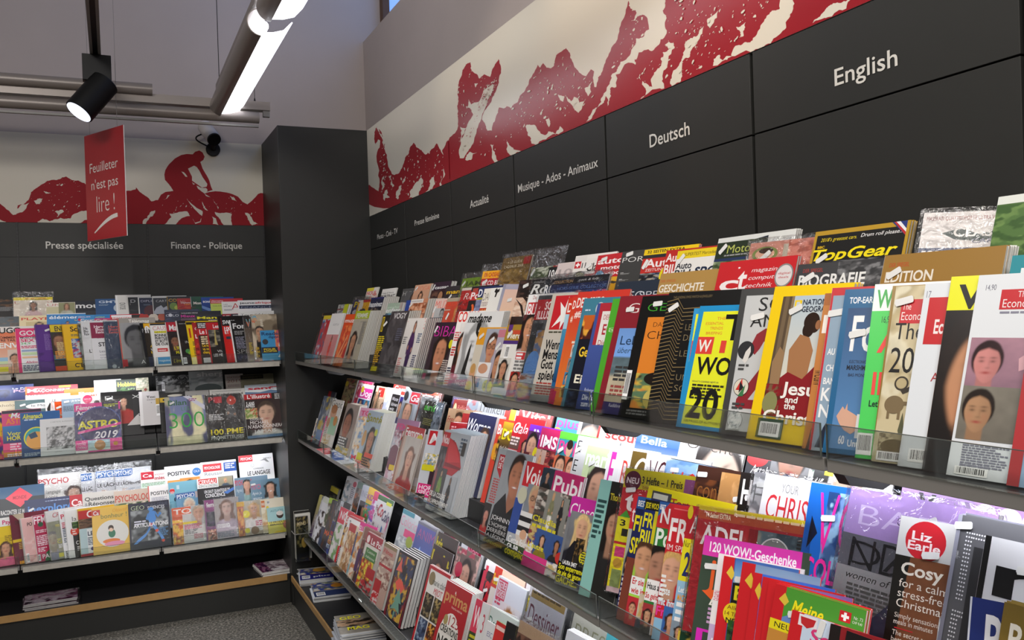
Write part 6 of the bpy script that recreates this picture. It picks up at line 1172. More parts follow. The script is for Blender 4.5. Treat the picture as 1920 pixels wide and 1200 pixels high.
row('R', 1, 0, 1000, 520, 3.5296, [
 (726, 126, '0d0c0b|Tl 20 87 7 3fa02f GEO 84|R 26 8 100 82 e0832a|Tl 44 74 4 3a2412 DAS 30|Tl 34 64 7 3a2412 CHINA 110|N 26 8 100 36 d88a3a,c8b04a,3a2c18,5a7a5a 7 2|C 76 32 28 5 1c120c|C 80 16 24 8 c8b860|K 0 14 14 24|L 20 5 70 2 1.4 777', 'black magazine with orange picture and thin green title', {'yaw': 8, 'w': .21, 'st': [(46, 93, 4, 1.4)]}),
 (900, 102, '0e0d0c|T 12 95 2 7a6a4a THE_LEADING_SWISS_WATCH_&_JEWELLERY 86|'+'|'.join(f'Z 8a744c 0 {y} 24 {y+2} 40 {y-6} 100 {y-5} 100 {y-5.6:.1f} 40 {y-6.6:.1f} 24 {y+1.4:.1f} 0 {y-.6:.1f}' for y in range(9, 96, 3))+'|R 46 44 100 78 0e0d0c|Tl 52 70 5 8a7a5a LES_ARTS 60|Tl 52 62 5 8a7a5a DE_L’OR 60|Tl 50 50 5 8a7a5a LES_ÉTÉ 60|R 48 20 100 40 0e0d0c|Tl 52 32 5 8a7a5a UNE_IN 60|Tl 52 24 5 8a7a5a SCIEN 60', 'black magazine covered with fine stepped gold lines', {'yaw': 7, 'w': .245, 'st': [(18, 88, 30, 1.8)], 'n': 2}),
 (1066, 206, '2391cc|R 10 3 100 95 e8ec2a|R 10 56 100 72 e0443a|Tb 16 58 12 f0f0e0 WI 80|T 30 86 3 d88 THE 20|Tb 12 8 18 161616 20 80', 'yellow and blue magazine just left of its identical copy', {'yaw': 8, 'w': .2}),
 (1106, 190, '2391cc|R 9 3 97 95 eaee2c|T 38 88 2.4 e0603a THE 16|T 18 84 2.4 e0603a ESSENTIAL 34|T 28 80 2.4 e0603a TRENDS 24|T 22 76 2.4 e0603a BRIEFING 30|Tb 54 72 21 151515 T 40|R 9 60 40 74 e0443a|Tb 12 62 10 f2f2e8 W 24|Tl 54 61 11 e0443a I 10|R 78 60 97 74 e0443a|Tb 16 44 14 151515 WORLD 128|T 14 37 1.4 665 WHAT’S_COMING_NEXT_IN 50|L 16 34 60 5 1.5 332|Tb 80 20 16 151515 I 14|Tb 14 9 24 151515 2019 114|T 14 5 2 332 128_PAGES_OF_AUTHORITATIVE 84', 'yellow magazine with blue border and large black 2019', {'yaw': 8, 'w': .2}),
 (1382, 78, '3d3d3d|R 12 3 96 95 c3c5c6|T 40 84 10 141414 SCI 56|T 28 73 9 141414 AMER 90|Z 8c1f2a 34 58 44 68 60 72 80 70 92 62 92 56 74 40 46 24 92 24 92 18 24 18 24 24 66 48 76 58 70 63 60 63 54 58 46 54|R 60 6 74 40 8c1f2a|C 28 57 16 0 15151a|C 28 57 15 0 26262a|Z d8d4d0 24 50 28 56 36 60 38 56 34 50 30 48|L 18 46 20 2 1.5 444|C 30 32 15 0 111|C 30 32 14 0 d8d0c0|Z c83028 20 30 30 38 34 30|Z 3a7a4a 26 26 36 26 38 34|Z 15151a 27 28 27 36 35 32|L 18 20 24 2 1.5 444|C 28 10 15 0 777|C 28 10 14 0 d8dcde|N 18 4 38 16 d8dcde,8a9498,eee 5|L 16 2 24 2 1.2 333', 'grey science magazine with large dark red figure and round pictures', {'yaw': 7, 'w': .2, 'st': [(42, 80, 12, 1.8)]}),
 (1602, 62, 'f5cf0e|N 16 16 86 93 c8d0d4,d8d8d0,b8bcb0 3|R 16 16 34 93 5a4a38|R 20 30 26 93 75624a|R 30 30 34 93 8a765a|G 34 40 86 93 b8c8d4 d8d4c4|C 65 76 11 6 2a180e|C 70 73 7 4 2f1c10|C 62 71 8 5 2a180e|C 75 74 4 3 a06c48|Z a8764e 40 58 52 68 66 66 74 58 72 44 64 36 44 36|Z 8a1c22 34 40 44 44 66 40 80 48 84 20 86 16 40 16 36 24|Z 9a7a58 18 50 26 60 34 56 34 36 20 36|N 16 16 40 36 5a2a20,7a5a40,8a1c22 5|C 26 24 11 7 8a8a5a|R 36 84 46 90 f5cf0e|R 38.5 85 43.5 89 c8d0d4|T 48 87 3.6 15203a NATIONAL 44|T 48 82.5 3.6 15203a GEOGRAPHIC 50|Tb 40 30 8 f4f0ea Jesus 60|Tb 48 25 4 f4f0ea and 18|Tb 48 21 4 f4f0ea the 16|Tb 20 12 8 f4f0ea Christians 110|R 14 2 52 14 1d4a30|K 18 3 30 9', 'yellow-framed magazine with a bare-backed man in red robe', {'yaw': 7, 'w': .178, 'n': 3, 't': .008, 'sp': 'eec40c', 'st': [(40, 84, 25, 1.8)]}),
])
row('R', 1, 0, 1380, 340, 3.5296, [
 (592, 742, 'c07a3a|R 0 92 100 100 a8622a|Tb 6 74 12 f0e8e0 I 12|Tv 34 40 8 2a1c12 AUSSCHAL 40|Z 2a2624 10 0 50 0 60 14 40 24 20 16', 'narrow orange-brown cover right of the yellow-framed one', {'yaw': 7, 'w': .2}),
 (640, 706, 'a8b8c6|R 0 0 6 100 c4202a|R 0 95 100 100 c4202a|R 6 2 100 95 8ea4b8|Tb 12 58 4 eee AU 20|Tb 14 48 4 eee CH 20|Tb 12 40 4 eee BAN 30|Tb 12 30 8 f0f0f0 KN 50|Tb 12 20 8 f0f0f0 NE 50|Z 1c2438 14 2 40 2 44 20 30 14', 'red-framed pale blue news magazine behind the deep blue one', {'yaw': 7, 'w': .2, 'st': [(22, 84, 8, 1.8)]}),
 (726, 716, '1f6291|Tb 14 91 4 e8f0f6 TOP-EARNING 90|G 14 3 96 88 2a4c78 5d8fc4|Tb 30 62 22 f2f2f2 Fo 60|T 34 54 2 223 ELECTRONIC 40|Tb 30 50 3 1a2030 MARSHMELLO 70|T 36 46 2 223 BAS_MONS 40|Z d8a890 22 22 34 28 40 26 44 30 46 26 62 24 76 22 78 16 60 12 44 14 30 18|R 70 10 84 24 e8e8ec|Tb 34 6 5 f0f0f4 60 14|Tb 56 5 4 f0f0f4 Unter 40', 'deep blue business magazine with an outstretched hand', {'yaw': 7, 'w': .2, 'st': [(46, 72, 12, 2)]}),
 (922, 682, '4cd05c|R 0 84 100 100 f0f4f0|Tb 8 86 11 3aa84a WIRED 112|T 26 77 4 2a4a34 16,90 24|Tb 22 60 13 e84a44 AI 70|Tb 20 36 13 e84a44 Il_f 60|Tb 18 29 3.6 122 Let’s 30|K 0 2 36 12', 'bright green magazine with white top and green W', {'yaw': 7, 'w': .2}),
 (1040, 692, '98782c|Tb 30 82 16 1a1612 I 8|Tb 28 60 5 e8d020 3 10|Tb 28 55 5 e8d020 SE 22|L 28 52 60 4 2 f0ecd8|Tb 30 40 3 e8d020 WILL 40|L 30 38 60 5 2 f0ecd8|Tb 30 28 3 e8d020 WHY 40|L 30 26 60 6 2 f0ecd8|K 20 4 40 12', 'narrow gold-brown magazine with yellow column text', {'yaw': 7, 'w': .2}),
 (1062, 696, 'cbbd98|N 0 0 100 100 cbbd98,b8a880,d8d0b4 4|R 18 78 100 92 c8242c|T 22 86 4 f0e4e0 The 20|T 22 80 5 f0e4e0 Economist 78|T 12 69 10 16130f The 66|T 10 50 15 16130f 2019 112|C 44 44 16 4 3a3228|C 44 44 12 3 b8a880|Z 3a3228 44 40 76 44 80 42 50 38|C 34 32 22 5 7a684a|R 20 24 26 32 7a684a|R 44 24 50 32 7a684a|R 50 32 74 34 7a684a|Z 5a5a40 50 18 56 28 62 20 74 26 68 16 80 14 60 10|N 10 2 90 16 cbbd98,6a5a40,a89a78 7|C 46 9 30 4 6a5a3a|K 10 1 60 5', 'parchment-coloured weekly with ink sketches and a large 20', {'yaw': 7, 'w': .205, 'st': [(26, 91, 14, 2)]}),
 (1257, 678, 'dfe4ea|T 6 92 4 778 17 10|R 14 66 100 92 c6252b|Tb 34 72 8 f2e6e6 Economist 100|T 44 46 5 b03a40 America 90|Z 2a3a28 60 30 74 34 100 36 100 8 70 6 58 14|K 20 3 60 7', 'white weekly with large red block and letters Ec', {'yaw': 7, 'w': .205, 'n': 2}),
 (1428, 632, '9a6f52|R 0 80 100 100 eaea18|P 0 0 100 82 bg=1a1210 s=c08a66 h=1c120e c=0c0a0a l=0 y=.52 r=.5 x=.5 beard=1|Tb 7 83 13 141110 WIRED 100|Z 0d0b0b 0 0 0 10 30 14 60 16 100 18 100 0', 'yellow-headed magazine with extreme close-up of a bearded face', {'yaw': 6, 'w': .205, 'kx': 1, 'st': [(36, 92, 6, 2)]}),
 (1612, 622, 'e3e7ec|T 12 92 3 667 14,90 14|R 34 82 96 92 c8262e|T 56 88 3.2 f2e6e6 The 14|T 38 83 4.4 f2e6e6 Economist 54|L 36 80 60 1 1 889|P 4 42 100 68 bg=b88a9a bg2=8a6a7a s=d08a86 h=2a1418 c=c07a7a l=0 y=.52 r=.36 x=.27|P 4 18 100 44 bg=8a8478 bg2=6a655c s=b48a68 h=221712 c=a87a5a l=0 y=.52 r=.36 x=.25|Z d8a8b0 70 58 84 62 86 54 72 52|L 16 15 60 9 .7 889|T 16 5 1.6 99a DECEMBER 40|K 10 1 44 4', 'white weekly with the same young woman pictured twice', {'yaw': 6, 'w': .205}),
 (2005, 640, '9ab8da|R 0 94 100 100 c8d8ea|R 30 30 100 60 1a2230|R 20 4 60 16 111|K 24 5 30 10|R 0 0 8 100 b8383c', 'pale blue magazine at the right picture edge, front row', {'yaw': 6, 'w': .205}),
])

# ================================================================== long rack, middle shelf
row('R', 2, 2, 0, 0, 1, [
 (741, 713, 'd83a28|R 0 88 100 100 c89828|Tb 10 56 26 f0e8e0 Com 80|N 0 0 100 50 d8c8b0,c03028 4', 'orange-red magazine with white letters Com under the lit shelf edge'),
 (764, 718, 'e4ecf4|Tb 6 64 20 6ac0e8 femina 80|N 0 0 100 56 e0e8f0,a8b0d8,e8d0d8 4', 'pale white-blue magazine in the strip light of the middle shelf'),
 (791, 730, 'd8401c|N 0 0 100 100 d8401c,e86a2a,b02a14 4|C 84 50 14 30 c8b8b0', 'orange-red plastic pouch magazine leaning in the back row', {'wrap': 1, 'w': .26, 't': .008}),
 (852, 734, '2a1c40|N 0 0 100 80 2a1c40,4a3060,1a1228 4|Tb 10 60 20 6a4a90 PSY 50', 'dark violet magazine behind the coin-covered red one', {'w': .19}),
 (880, 741, '9aa8b8|N 0 0 100 100 9aa8b8,c8ccd4,b86a70 4', 'blue-grey magazine under the shelf bracket', {'w': .18}),
 (852, 749, '8a2420|C 14 62 10 26 c8b890|Ti 28 64 18 d88a80 Réfléch 60|Ti 30 38 18 d88a80 & 8|T 40 36 18 d88a80 Méditer 50', 'brown-red magazine with a round coin', {'w': .25, 'd': -.025, 'n': 3, 't': .007, 'sp': 'e0d8c8'}),
 (901, 743, 'b4b8bc|Tl 4 56 30 1c1c1e Trinken 92|N 0 0 100 48 b4b8bc,8a7a5a,d8d8d8 5', 'grey magazine with long black title under the bracket', {'w': .25, 'n': 3, 't': .006, 'sp': 'dcdcd8'}),
 (949, 766, 'e8e6e0|R 0 0 30 100 c83028|R 30 50 60 100 e8c828|T 40 50 14 555 Wien 50', 'narrow white magazine with red and yellow edge left of the big red one'),
 (978, 755, 'd8262a|Tb 6 50 38 f4e8e0 Vital 86|P 66 0 100 70 bg=e05a50 s=d8a080 h=b8783a c=eee l=1|R 0 0 60 40 f0e8e4|R 0 92 100 96 b01c20', 'bright red magazine with white and orange title and blonde hair', {'w': .25}),
 (1048, 770, '4ab8e0|Tb 4 62 24 c05ad0 plus 80|C 10 20 26 40 e8d84a|C 90 24 24 30 d8e4ec', 'sky blue magazine with lilac letters and yellow shape', {'w': .22}),
 (1089, 780, 'f2f0f0|P 14 -20 92 100 bg=f2f0f0 s=e8c8b4 h=14100f c=eee l=1 y=.36 r=.62', 'white magazine with dark centre-parted hair and staring eyes', {'w': .215}),
 (1126, 787, 'f4f2f2|R 0 0 5 100 d8302c|Tb 20 62 20 d8403a scout 76|C 20 34 9 14 e8d028|Z b8a8dc 50 26 66 40 80 34 90 20 56 16|T 20 10 8 667 Trend 40', 'white magazine with red word and a lilac shoe', {'w': .235}),
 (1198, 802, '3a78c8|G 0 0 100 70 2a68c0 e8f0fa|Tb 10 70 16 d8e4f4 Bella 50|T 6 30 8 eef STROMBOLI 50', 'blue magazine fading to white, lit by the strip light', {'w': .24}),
 (1280, 811, 'f2ece6|P 30 -40 110 84 bg=f2ece6 s=f0d4c0 h=2a1c16 c=eee l=0 y=.5 r=.62 tilt=-.5|Tl 12 74 20 3a2c20 Oriente 84', 'white magazine with a huge tilted face and dark letters', {'w': .245}),
 (1406, 837, '3a3a40|R 0 82 34 100 c02a30|C 14 84 16 16 c02a30|C 50 84 16 16 c82a30|Ti 8 56 16 f0f0f0 Attaboy! 40|P 34 0 86 100 bg=8a8a8c s=b08068 h=1c1614 c=23345a l=0 y=.9 r=.4|N 84 0 100 80 d8d0b8,4a7a5a,e8e8e8 5|Z 1e2a50 34 0 40 50 56 66 74 62 86 30 88 0', 'magazine lettered Attaboy! with bearded man in a navy hood', {'w': .23}),
 (1531, 864, '121213|P 20 0 74 100 bg=141414 s=c8a890 h=c8c8c8 c=222 l=0 y=.5 r=.48|R 66 0 100 100 f0eeec|R 14 80 26 96 e8d020', 'black and white cover with a grey-haired older man', {'w': .2}),
 (1696, 893, 'a884c8|Tb 20 34 50 17141a Yoga 60|Tb 10 30 10 e8d8f4 great 40|R 60 20 90 60 2a3a5a|R 84 0 100 100 c8b0e0', 'lilac magazine with bold black letters Yo', {'w': .26}),
 (1830, 924, 'b48ac8|C 10 74 10 14 e8d8f0|C 30 74 10 14 e8d8f0|C 50 74 10 14 e8d8f0|C 70 74 10 14 e8d8f0|Ti 10 44 10 2a1c2a make_your_2019 80|Tb 8 10 26 d8342c VELO 110', 'mauve magazine with a scalloped white edge and red letters VEL', {'w': .22}),
])
row('R', 2, 1, 0, 0, 1, [
 (612, 732, '4a4a5a|R 0 70 60 100 c02a30|R 0 86 30 100 c8b020|N 0 0 100 70 5a5a68,8a8a98,3a3a48 4', 'dark grey magazine with red corner at the column end of the middle shelf', {'n': 2}),
 (651, 709, '6a5a4a|N 0 0 100 100 7a6a4a,a03a3a,4a3a2a,b0a070 5|C 14 80 14 10 e0c830|Tb 40 70 8 d8b0b0 Bien 50', 'olive and red magazine, first of the lit second row', {'n': 3, 't': .008}),
 (674, 713, 'e0407a|R 8 0 96 94 c8b0b0|N 8 0 100 94 c02a40,d8c8c8,a83048 4', 'pink-framed magazine mostly hidden behind the one with the magenta band', {'n': 2}),
 (679, 719, 'eee8e8|R 0 50 100 86 e0389a|Tb 10 56 26 f6f0f4 Dog 90|C 20 80 12 12 e8c828|P 6 0 56 46 bg=2a4a8a s=c89878 h=2a1c14 c=335 l=0 y=.55 r=.4|P 56 0 100 46 bg=4a9ac0 s=d8a080 h=7a4a2a c=a33 l=0 y=.5 r=.4', 'white magazine with a wide magenta title band', {}),
 (707, 723, 'dcc4a8|R 20 66 66 96 d83028|Tb 26 72 16 f0e0d8 K 20|P 0 0 40 80 bg=dcc4a8 s=c89878 h=1a1210 c=222 l=.6 y=.8 r=.3|L 20 54 60 8 3 9a8060|P 50 0 100 60 bg=d8b898 s=d8a888 h=2a1a14 c=c98 l=.4', 'beige magazine with red square and dark-haired faces', {}),
 (727, 726, 'c8d0e8|N 0 0 100 100 d0d8ee,a8b4d8,e8ecf4 3|Z 1c2a4a 60 0 100 0 100 40 80 30', 'pale lilac-blue magazine beside the handwritten one', {'w': .2}),
 (735, 728, 'f2f0ee|R 16 0 72 84 17171a|Ti 24 64 12 eee Worte 40|Ti 24 48 12 eee können 44|Ti 22 34 12 eee wie 30|Ti 26 20 12 eee Türen 40|R 76 0 100 80 2a2a90|R 72 86 100 96 d84a3a|P 76 0 100 80 bg=2a2a90 s=c89878 h=2a1a14 c=336 l=.6', 'white cover with black panel of white handwriting', {'w': .2}),
 (761, 730, '9ea4aa|R 44 64 100 96 a82432|Ti 50 70 20 eee Ga 50|C 16 82 14 14 2a2a2e|P 6 -30 86 62 bg=8a929a s=c09078 h=5a4630 c=333 l=0 y=.66 r=.42', 'grey magazine with red box and tousle-haired man', {'w': .2}),
 (791, 743, '8a8c8e|N 0 0 100 100 8a8c8e,c0c4c8,5a5c60 6 2', 'silvery wrapped magazine left of the black one with green letters', {'wrap': .8, 'w': .15}),
 (798, 750, '14150f|Tb 4 72 20 4ab83a animan 140|L 14 46 50 4 3 8a8a30|R 60 0 100 100 5a6a78|N 60 0 100 90 6a7a88,3a4450,8a98a4 4|T 64 60 8 aab dreizehn 30', 'black wrapped magazine with green letters an', {'wrap': .6, 'w': .22}),
 (842, 765, 'a8886a|Ti 4 60 20 8a2420 Freundin 96|P 50 0 94 96 bg=a07a5a s=c89070 h=3a2416 c=a86 l=1 y=.6 r=.3|R 92 40 100 90 a02a2a', 'brown-beige magazine with dark red title and long-haired woman', {'w': .22}),
 (845, 792, 'b0242c|L 6 84 20 4 5 e8b0b0|Ti 24 44 40 f2e8e8 Gala 66|R 24 96 100 97 d86060|L 80 80 16 2 3 e8b0b0', 'red magazine with large white script title, copies behind', {'w': .235, 'd': -.05, 'n': 4, 't': .006, 'sp': 'e0e0de', 'k': .5}),
 (882, 773, '1f2348|Ti 2 54 34 f0f0f2 Woman 84|P 50 0 94 70 bg=1f2348 s=c89070 h=3a2418 c=234 l=.3 y=.5 r=.45 m=1|C 26 26 12 14 3a8a90', 'navy magazine with white title and smiling woman', {'w': .235, 'n': 6, 't': .006, 'sp': 'dce0e4'}),
 (937, 785, 'd8402c|Tb 8 64 24 f4e8e0 Bri 60|C 20 22 20 20 e8a020|N 30 0 100 60 2a1c14,b06a3a,e0b040 5', 'orange-red magazine with white B', {'w': .2}),
 (946, 790, '2c2012|G 0 40 100 100 c8a028 4a3010|Tb 8 58 26 f0e020 DO 80|Ti 10 34 10 e8e0d0 darf_das 60|N 0 0 100 28 2c2012,6a4a2a 4', 'black and gold magazine with yellow letters DO', {'w': .19, 'st': [(40, 72, 30, 1.2)]}),
 (968, 779, 'c8202c|Ti 4 64 24 f4ecec Gala 66|R 0 30 50 56 6a4a42|L 4 52 40 3 4 e8d8d0|P 46 0 100 66 bg=b82430 s=d09a7a h=1a100e c=811 l=.6|P 0 0 44 28 bg=d8d0cc s=c89878 h=5a1a20 c=222 l=.5', 'red magazine with white script title and a purple neighbour in front', {'w': .205, 'st': [(26, 76, 40, 1.2)]}),
 (995, 795, '7a2ac0|Tb 30 62 30 f2eef6 IN 66|P 0 0 70 86 bg=5a2a5a s=d0a084 h=14100e c=1c1a1c l=0 y=.62 r=.3|C 66 40 14 14 e8d820|P 0 0 34 40 bg=6a1a24 s=d0987a h=2a1412 c=811 l=.6|N 66 0 100 40 d8b898,a83a2a 4', 'purple magazine with white IN and dark-haired woman', {'w': .2}),
 (1017, 801, 'b81f5a|Tb 8 60 26 f4ecf0 INSIDE 130|N 0 0 100 56 8a2a30,5a3a2a,c86a5a,3a2420 4|B 0 0 40 54 bg=c8a898 s=d8a084 h=6a4a2a c=d89a6a legs=b87a5a', 'magenta magazine with white capital title', {'w': .2, 'st': [(34, 70, 30, 1.2)]}),
 (1052, 808, '2a8a9a|R 0 88 100 100 5ab83a|Tb 6 64 22 e83a8a POP 84|C 50 74 12 13 d8a888|C 50 81 12 8 2a1c14|R 0 0 100 60 e0784a|P 6 14 50 62 bg=d86a4a s=e0a888 h=2a1c14 c=e0a888 l=0 y=.6 r=.36 m=1|P 50 14 96 62 bg=d86a4a s=e0a888 h=2a1c14 c=e0a888 l=0 y=.6 r=.36 m=1|Tb 10 16 6 d03a8a TATU 60|R 0 0 100 14 4a8a2a', 'teal magazine with pink POP and two laughing boys', {'w': .205, 'st': [(18, 70, 30, 1.3)], 'k': .62}),
 (1085, 816, 'b4b4b4|G 0 0 100 100 f0f0f0 9a9a9a|Tl 10 74 20 141414 E 24|Tl 10 44 20 141414 E 24|L 10 30 60 5 2 777', 'white to grey magazine with two tall black letters E', {'w': .205, 'st': [(20, 78, 30, 1.3)], 'k': .62}),
 (1105, 825, 'c8d8a8|R 0 92 100 100 f0f4e8|Tb 4 62 26 f8f8f4 marie 92|P 20 -10 104 62 bg=b8c89a s=c89880 h=2e2020 c=ccc l=1.4 y=.5 r=.5', 'pale green magazine with white title and dark brown hair', {'w': .22, 'k': .62, 'st': [(26, 66, 30, 1.3)]}),
 (1146, 833, 'eeecec|Tb 14 32 60 e03aa8 E 24|Tl 40 40 50 f4f4f4 LLE 60|L 40 24 50 4 2 999', 'white magazine with a giant magenta E', {'w': .2, 'k': .62}),
 (1171, 843, 'f2eeec|Tl 8 44 44 d83a30 R 40|T 30 20 8 444 L 20', 'white magazine with a thin red R', {'w': .19, 'k': .62}),
 (1187, 845, '6a5424|C 56 50 40 40 efe8d8|C 56 50 28 34 6a5424|R 56 40 100 56 efe8d8', 'olive gold magazine with a round white letter', {'w': .2, 'st': [(70, 56, 10, 1.3)]}),
 (1214, 848, 'e6e4e2|Tl 14 40 52 4a1824 VOGUE 150|T 6 70 6 777 DEUTSCH 24', 'white magazine with dark maroon letters VO', {'w': .215}),
 (1251, 860, '8ab0d8|N 0 0 100 100 8ab0d8,d8e0ea,6a94c8 3|Tl 18 10 80 d82a28 VOGUE 160', 'sky blue magazine with red V and O, sticker at the top', {'w': .215, 'st': [(24, 84, 5, 1.6)], 'n': 3, 't': .006, 'sp': '111'}),
 (1310, 871, '3a1e14|N 0 0 100 80 3a1e14,6a3a1c,1c0e0a 6 3|Tl 10 50 30 8a5a2a conte 90|T 10 20 10 d8d0c0 HOME 40|T 10 8 10 d8d0c0 BONUS 40', 'dark brown magazine with gingerbread house lettering', {'w': .2, 'st': [(18, 86, 5, 1.7)]}),
 (1354, 885, 'a87a48|N 0 0 84 100 a87a48,b88a58 3|R 84 40 96 96 d82a2a', 'plain tan cover with a red vertical stripe', {'w': .19, 'st': [(76, 64, 12, 1.7)]}),
 (1390, 885, '1a1412|Tb 12 56 36 e8e4e0 H 34|Tl 50 56 36 e8e4e0 & 30|Tb 4 14 34 e8e4e0 & 50|Tb 60 10 30 e8e4e0 G 36', 'black magazine with white letter H above an ampersand', {'w': .2, 'st': [(50, 66, 10, 1.7)]}),
 (1416, 884, 'b8b8ba|N 0 0 100 100 b8b8ba,d8d8da,8a8a8e 4|Tl 10 56 30 777 H 40|C 50 30 26 16 8a8a8c|C 50 30 16 10 c8c8ca', 'grey wrapped magazine with crinkled film beside the Christmas one', {'w': .19, 'wrap': .6, 'st': [(40, 84, 5, 1.8)]}),
 (1437, 887, 'd4d6d8|T 30 86 8 777 YOUR 28|T 10 62 22 c02a32 CHRISTMAS 130|T 8 36 22 3a3c40 302 46|T 6 18 14 4a4c50 fantastic 60|N 64 0 100 36 c8ccc8,7a8a6a,d8c8b0 6', 'pale grey Christmas magazine reading 302 fantastic', {'w': .225, 'k': .75}),
 (1522, 904, '1860b8|Z 12142a 8 60 24 70 10 80|Tl 22 56 40 e82a98 VOGUE 160|N 34 0 100 96 3a5a8a,6a8ac0,1c3a6a,8ab0d0 4|Tl 20 58 40 e82a98 VO 84|Tb 8 42 14 e82a98 COLLECT 120|N 0 0 70 40 1a2434,3a4a6a,141a28 4|P 30 0 80 32 bg=1c2028 s=b08a78 h=3a2a20 c=6a7a80 l=.8 y=.7 r=.24', 'blue magazine with pink letters and feathered figure', {'w': .185, 'st': [(40, 80, 8, 2)], 'k': 1}),
 (1597, 912, '6a6a74|R 0 74 100 100 b496d4|Tl 10 80 12 dccaf0 BAZAAR 130|T 38 84 4.5 3a2450 GREAT_CHOICE_MAGAZINES 60|Tb 46 76 3 3a2450 + 6|Tl 8 56 18 1c1c22 NDAY 80|G 0 18 100 56 a8a8ac 2a2838|Tl 8 58 14 1c1c22 DA 50|Ti 8 50 4 333 women_of_the 44|L 10 46 40 12 1.4 555|Z 3a3a50 0 20 30 30 60 60 70 74 100 74 100 20|R 0 0 100 18 8a74b8|Tl 20 8 6 241a38 GREAT 60|Tl 20 1 6 241a38 MAGAZI 70', 'large wrapped magazine with crumpled lilac film bands', {'kx': 1, 'w': .29, 'wrap': .8, 'k': 1, 't': .014, 'st': [(60, 89, 30, 2)]}),
 (1690, 966, '5a3020|R 0 78 100 100 cfcfce|C 36 88 26 11 c82430|Tb 18 88 5 f0e0e0 Liz 26|Tb 14 82.5 5 f0e0e0 Earle 42|Tb 72 79 14 141414 L 20|N 0 0 100 78 6a3a24,3a2418,7a4a2e 3 .4|Z 1c1a16 0 0 0 78 20 78 14 30 30 0|Tb 10 68 7 f0e8dc Cosy 54|Tb 70 68 7 d8d0c0 up 24|T 10 61 4.6 f0e8dc for_a_calmer, 80|T 10 55.5 4.6 f0e8dc stress-free 64|T 10 50 4.6 f0e8dc Christmas 62|T 10 44 2.8 e8e0d4 Simply_sensational 60|T 10 40.5 2.8 e8e0d4 meals_in_minutes 50|R 12 38 36 38.6 c02a30|T 10 34.5 2.8 e8e0d4 The_secret_to 44|T 10 31 2.8 e8e0d4 better_sleep 42|R 12 28.6 36 29.2 c02a30|T 10 25 2.8 e8e0d4 Ever-so-easy 44|T 10 21.5 2.8 e8e0d4 evergreen 36|T 10 18 2.8 e8e0d4 decorations 40|R 12 15.6 36 16.2 c02a30|T 10 12 2.8 e8e0d4 Heavenly_homemade 70|T 10 8.5 2.8 e8e0d4 scented_gifts 44|N 66 10 100 50 b8bcc0,d8dcdc,8a9094 5', 'brown Christmas magazine with round red badge and white list', {'w': .178, 'st': [(46, 81, 10, 2.4)], 'k': 1, 'd': -.015}),
 (1799, 964, '56565a|'+'|'.join(f'C {x} {y} 1.6 0 d8d8dc' for y in range(60, 93, 2) for x in (22, 27, 32))+'|'+'|'.join(f'C {x} {y} 1.6 0 d8d8dc' for y in (92, 90) for x in range(36, 100, 5))+'|'+'|'.join(f'C {x} {y} 1.6 0 d8d8dc' for y in range(26, 56, 2) for x in (20, 25, 30))+'|'+'|'.join(f'C {x} {y} 1.6 0 d8d8dc' for y in (54, 52) for x in range(34, 56, 5))+'|Tv 12 78 4 d8d8dc •_MyRoom 16|R 40 40 100 86 2a2a2c|G 0 0 8 100 8a8a98 6a6a7a', 'charcoal magazine with letters made of white dots', {'w': .24, 'n': 3, 't': .008, 'sp': '6a6a78', 'st': [(14, 95, 10, 2.4)], 'k': 1, 'd': -.02}),
 (1849, 1003, 'dcdce0|R 0 0 5 100 161616|Tb 12 62 30 141416 ns 96|R 0 30 100 42 8ac0a8|N 0 0 100 32 c8b86a,1a1a1c,7a3a4a 3', 'white magazine with big black letters ns', {'w': .2, 'st': [(36, 82, 5, 2.6)], 'k': .7, 'd': -.05}),
])
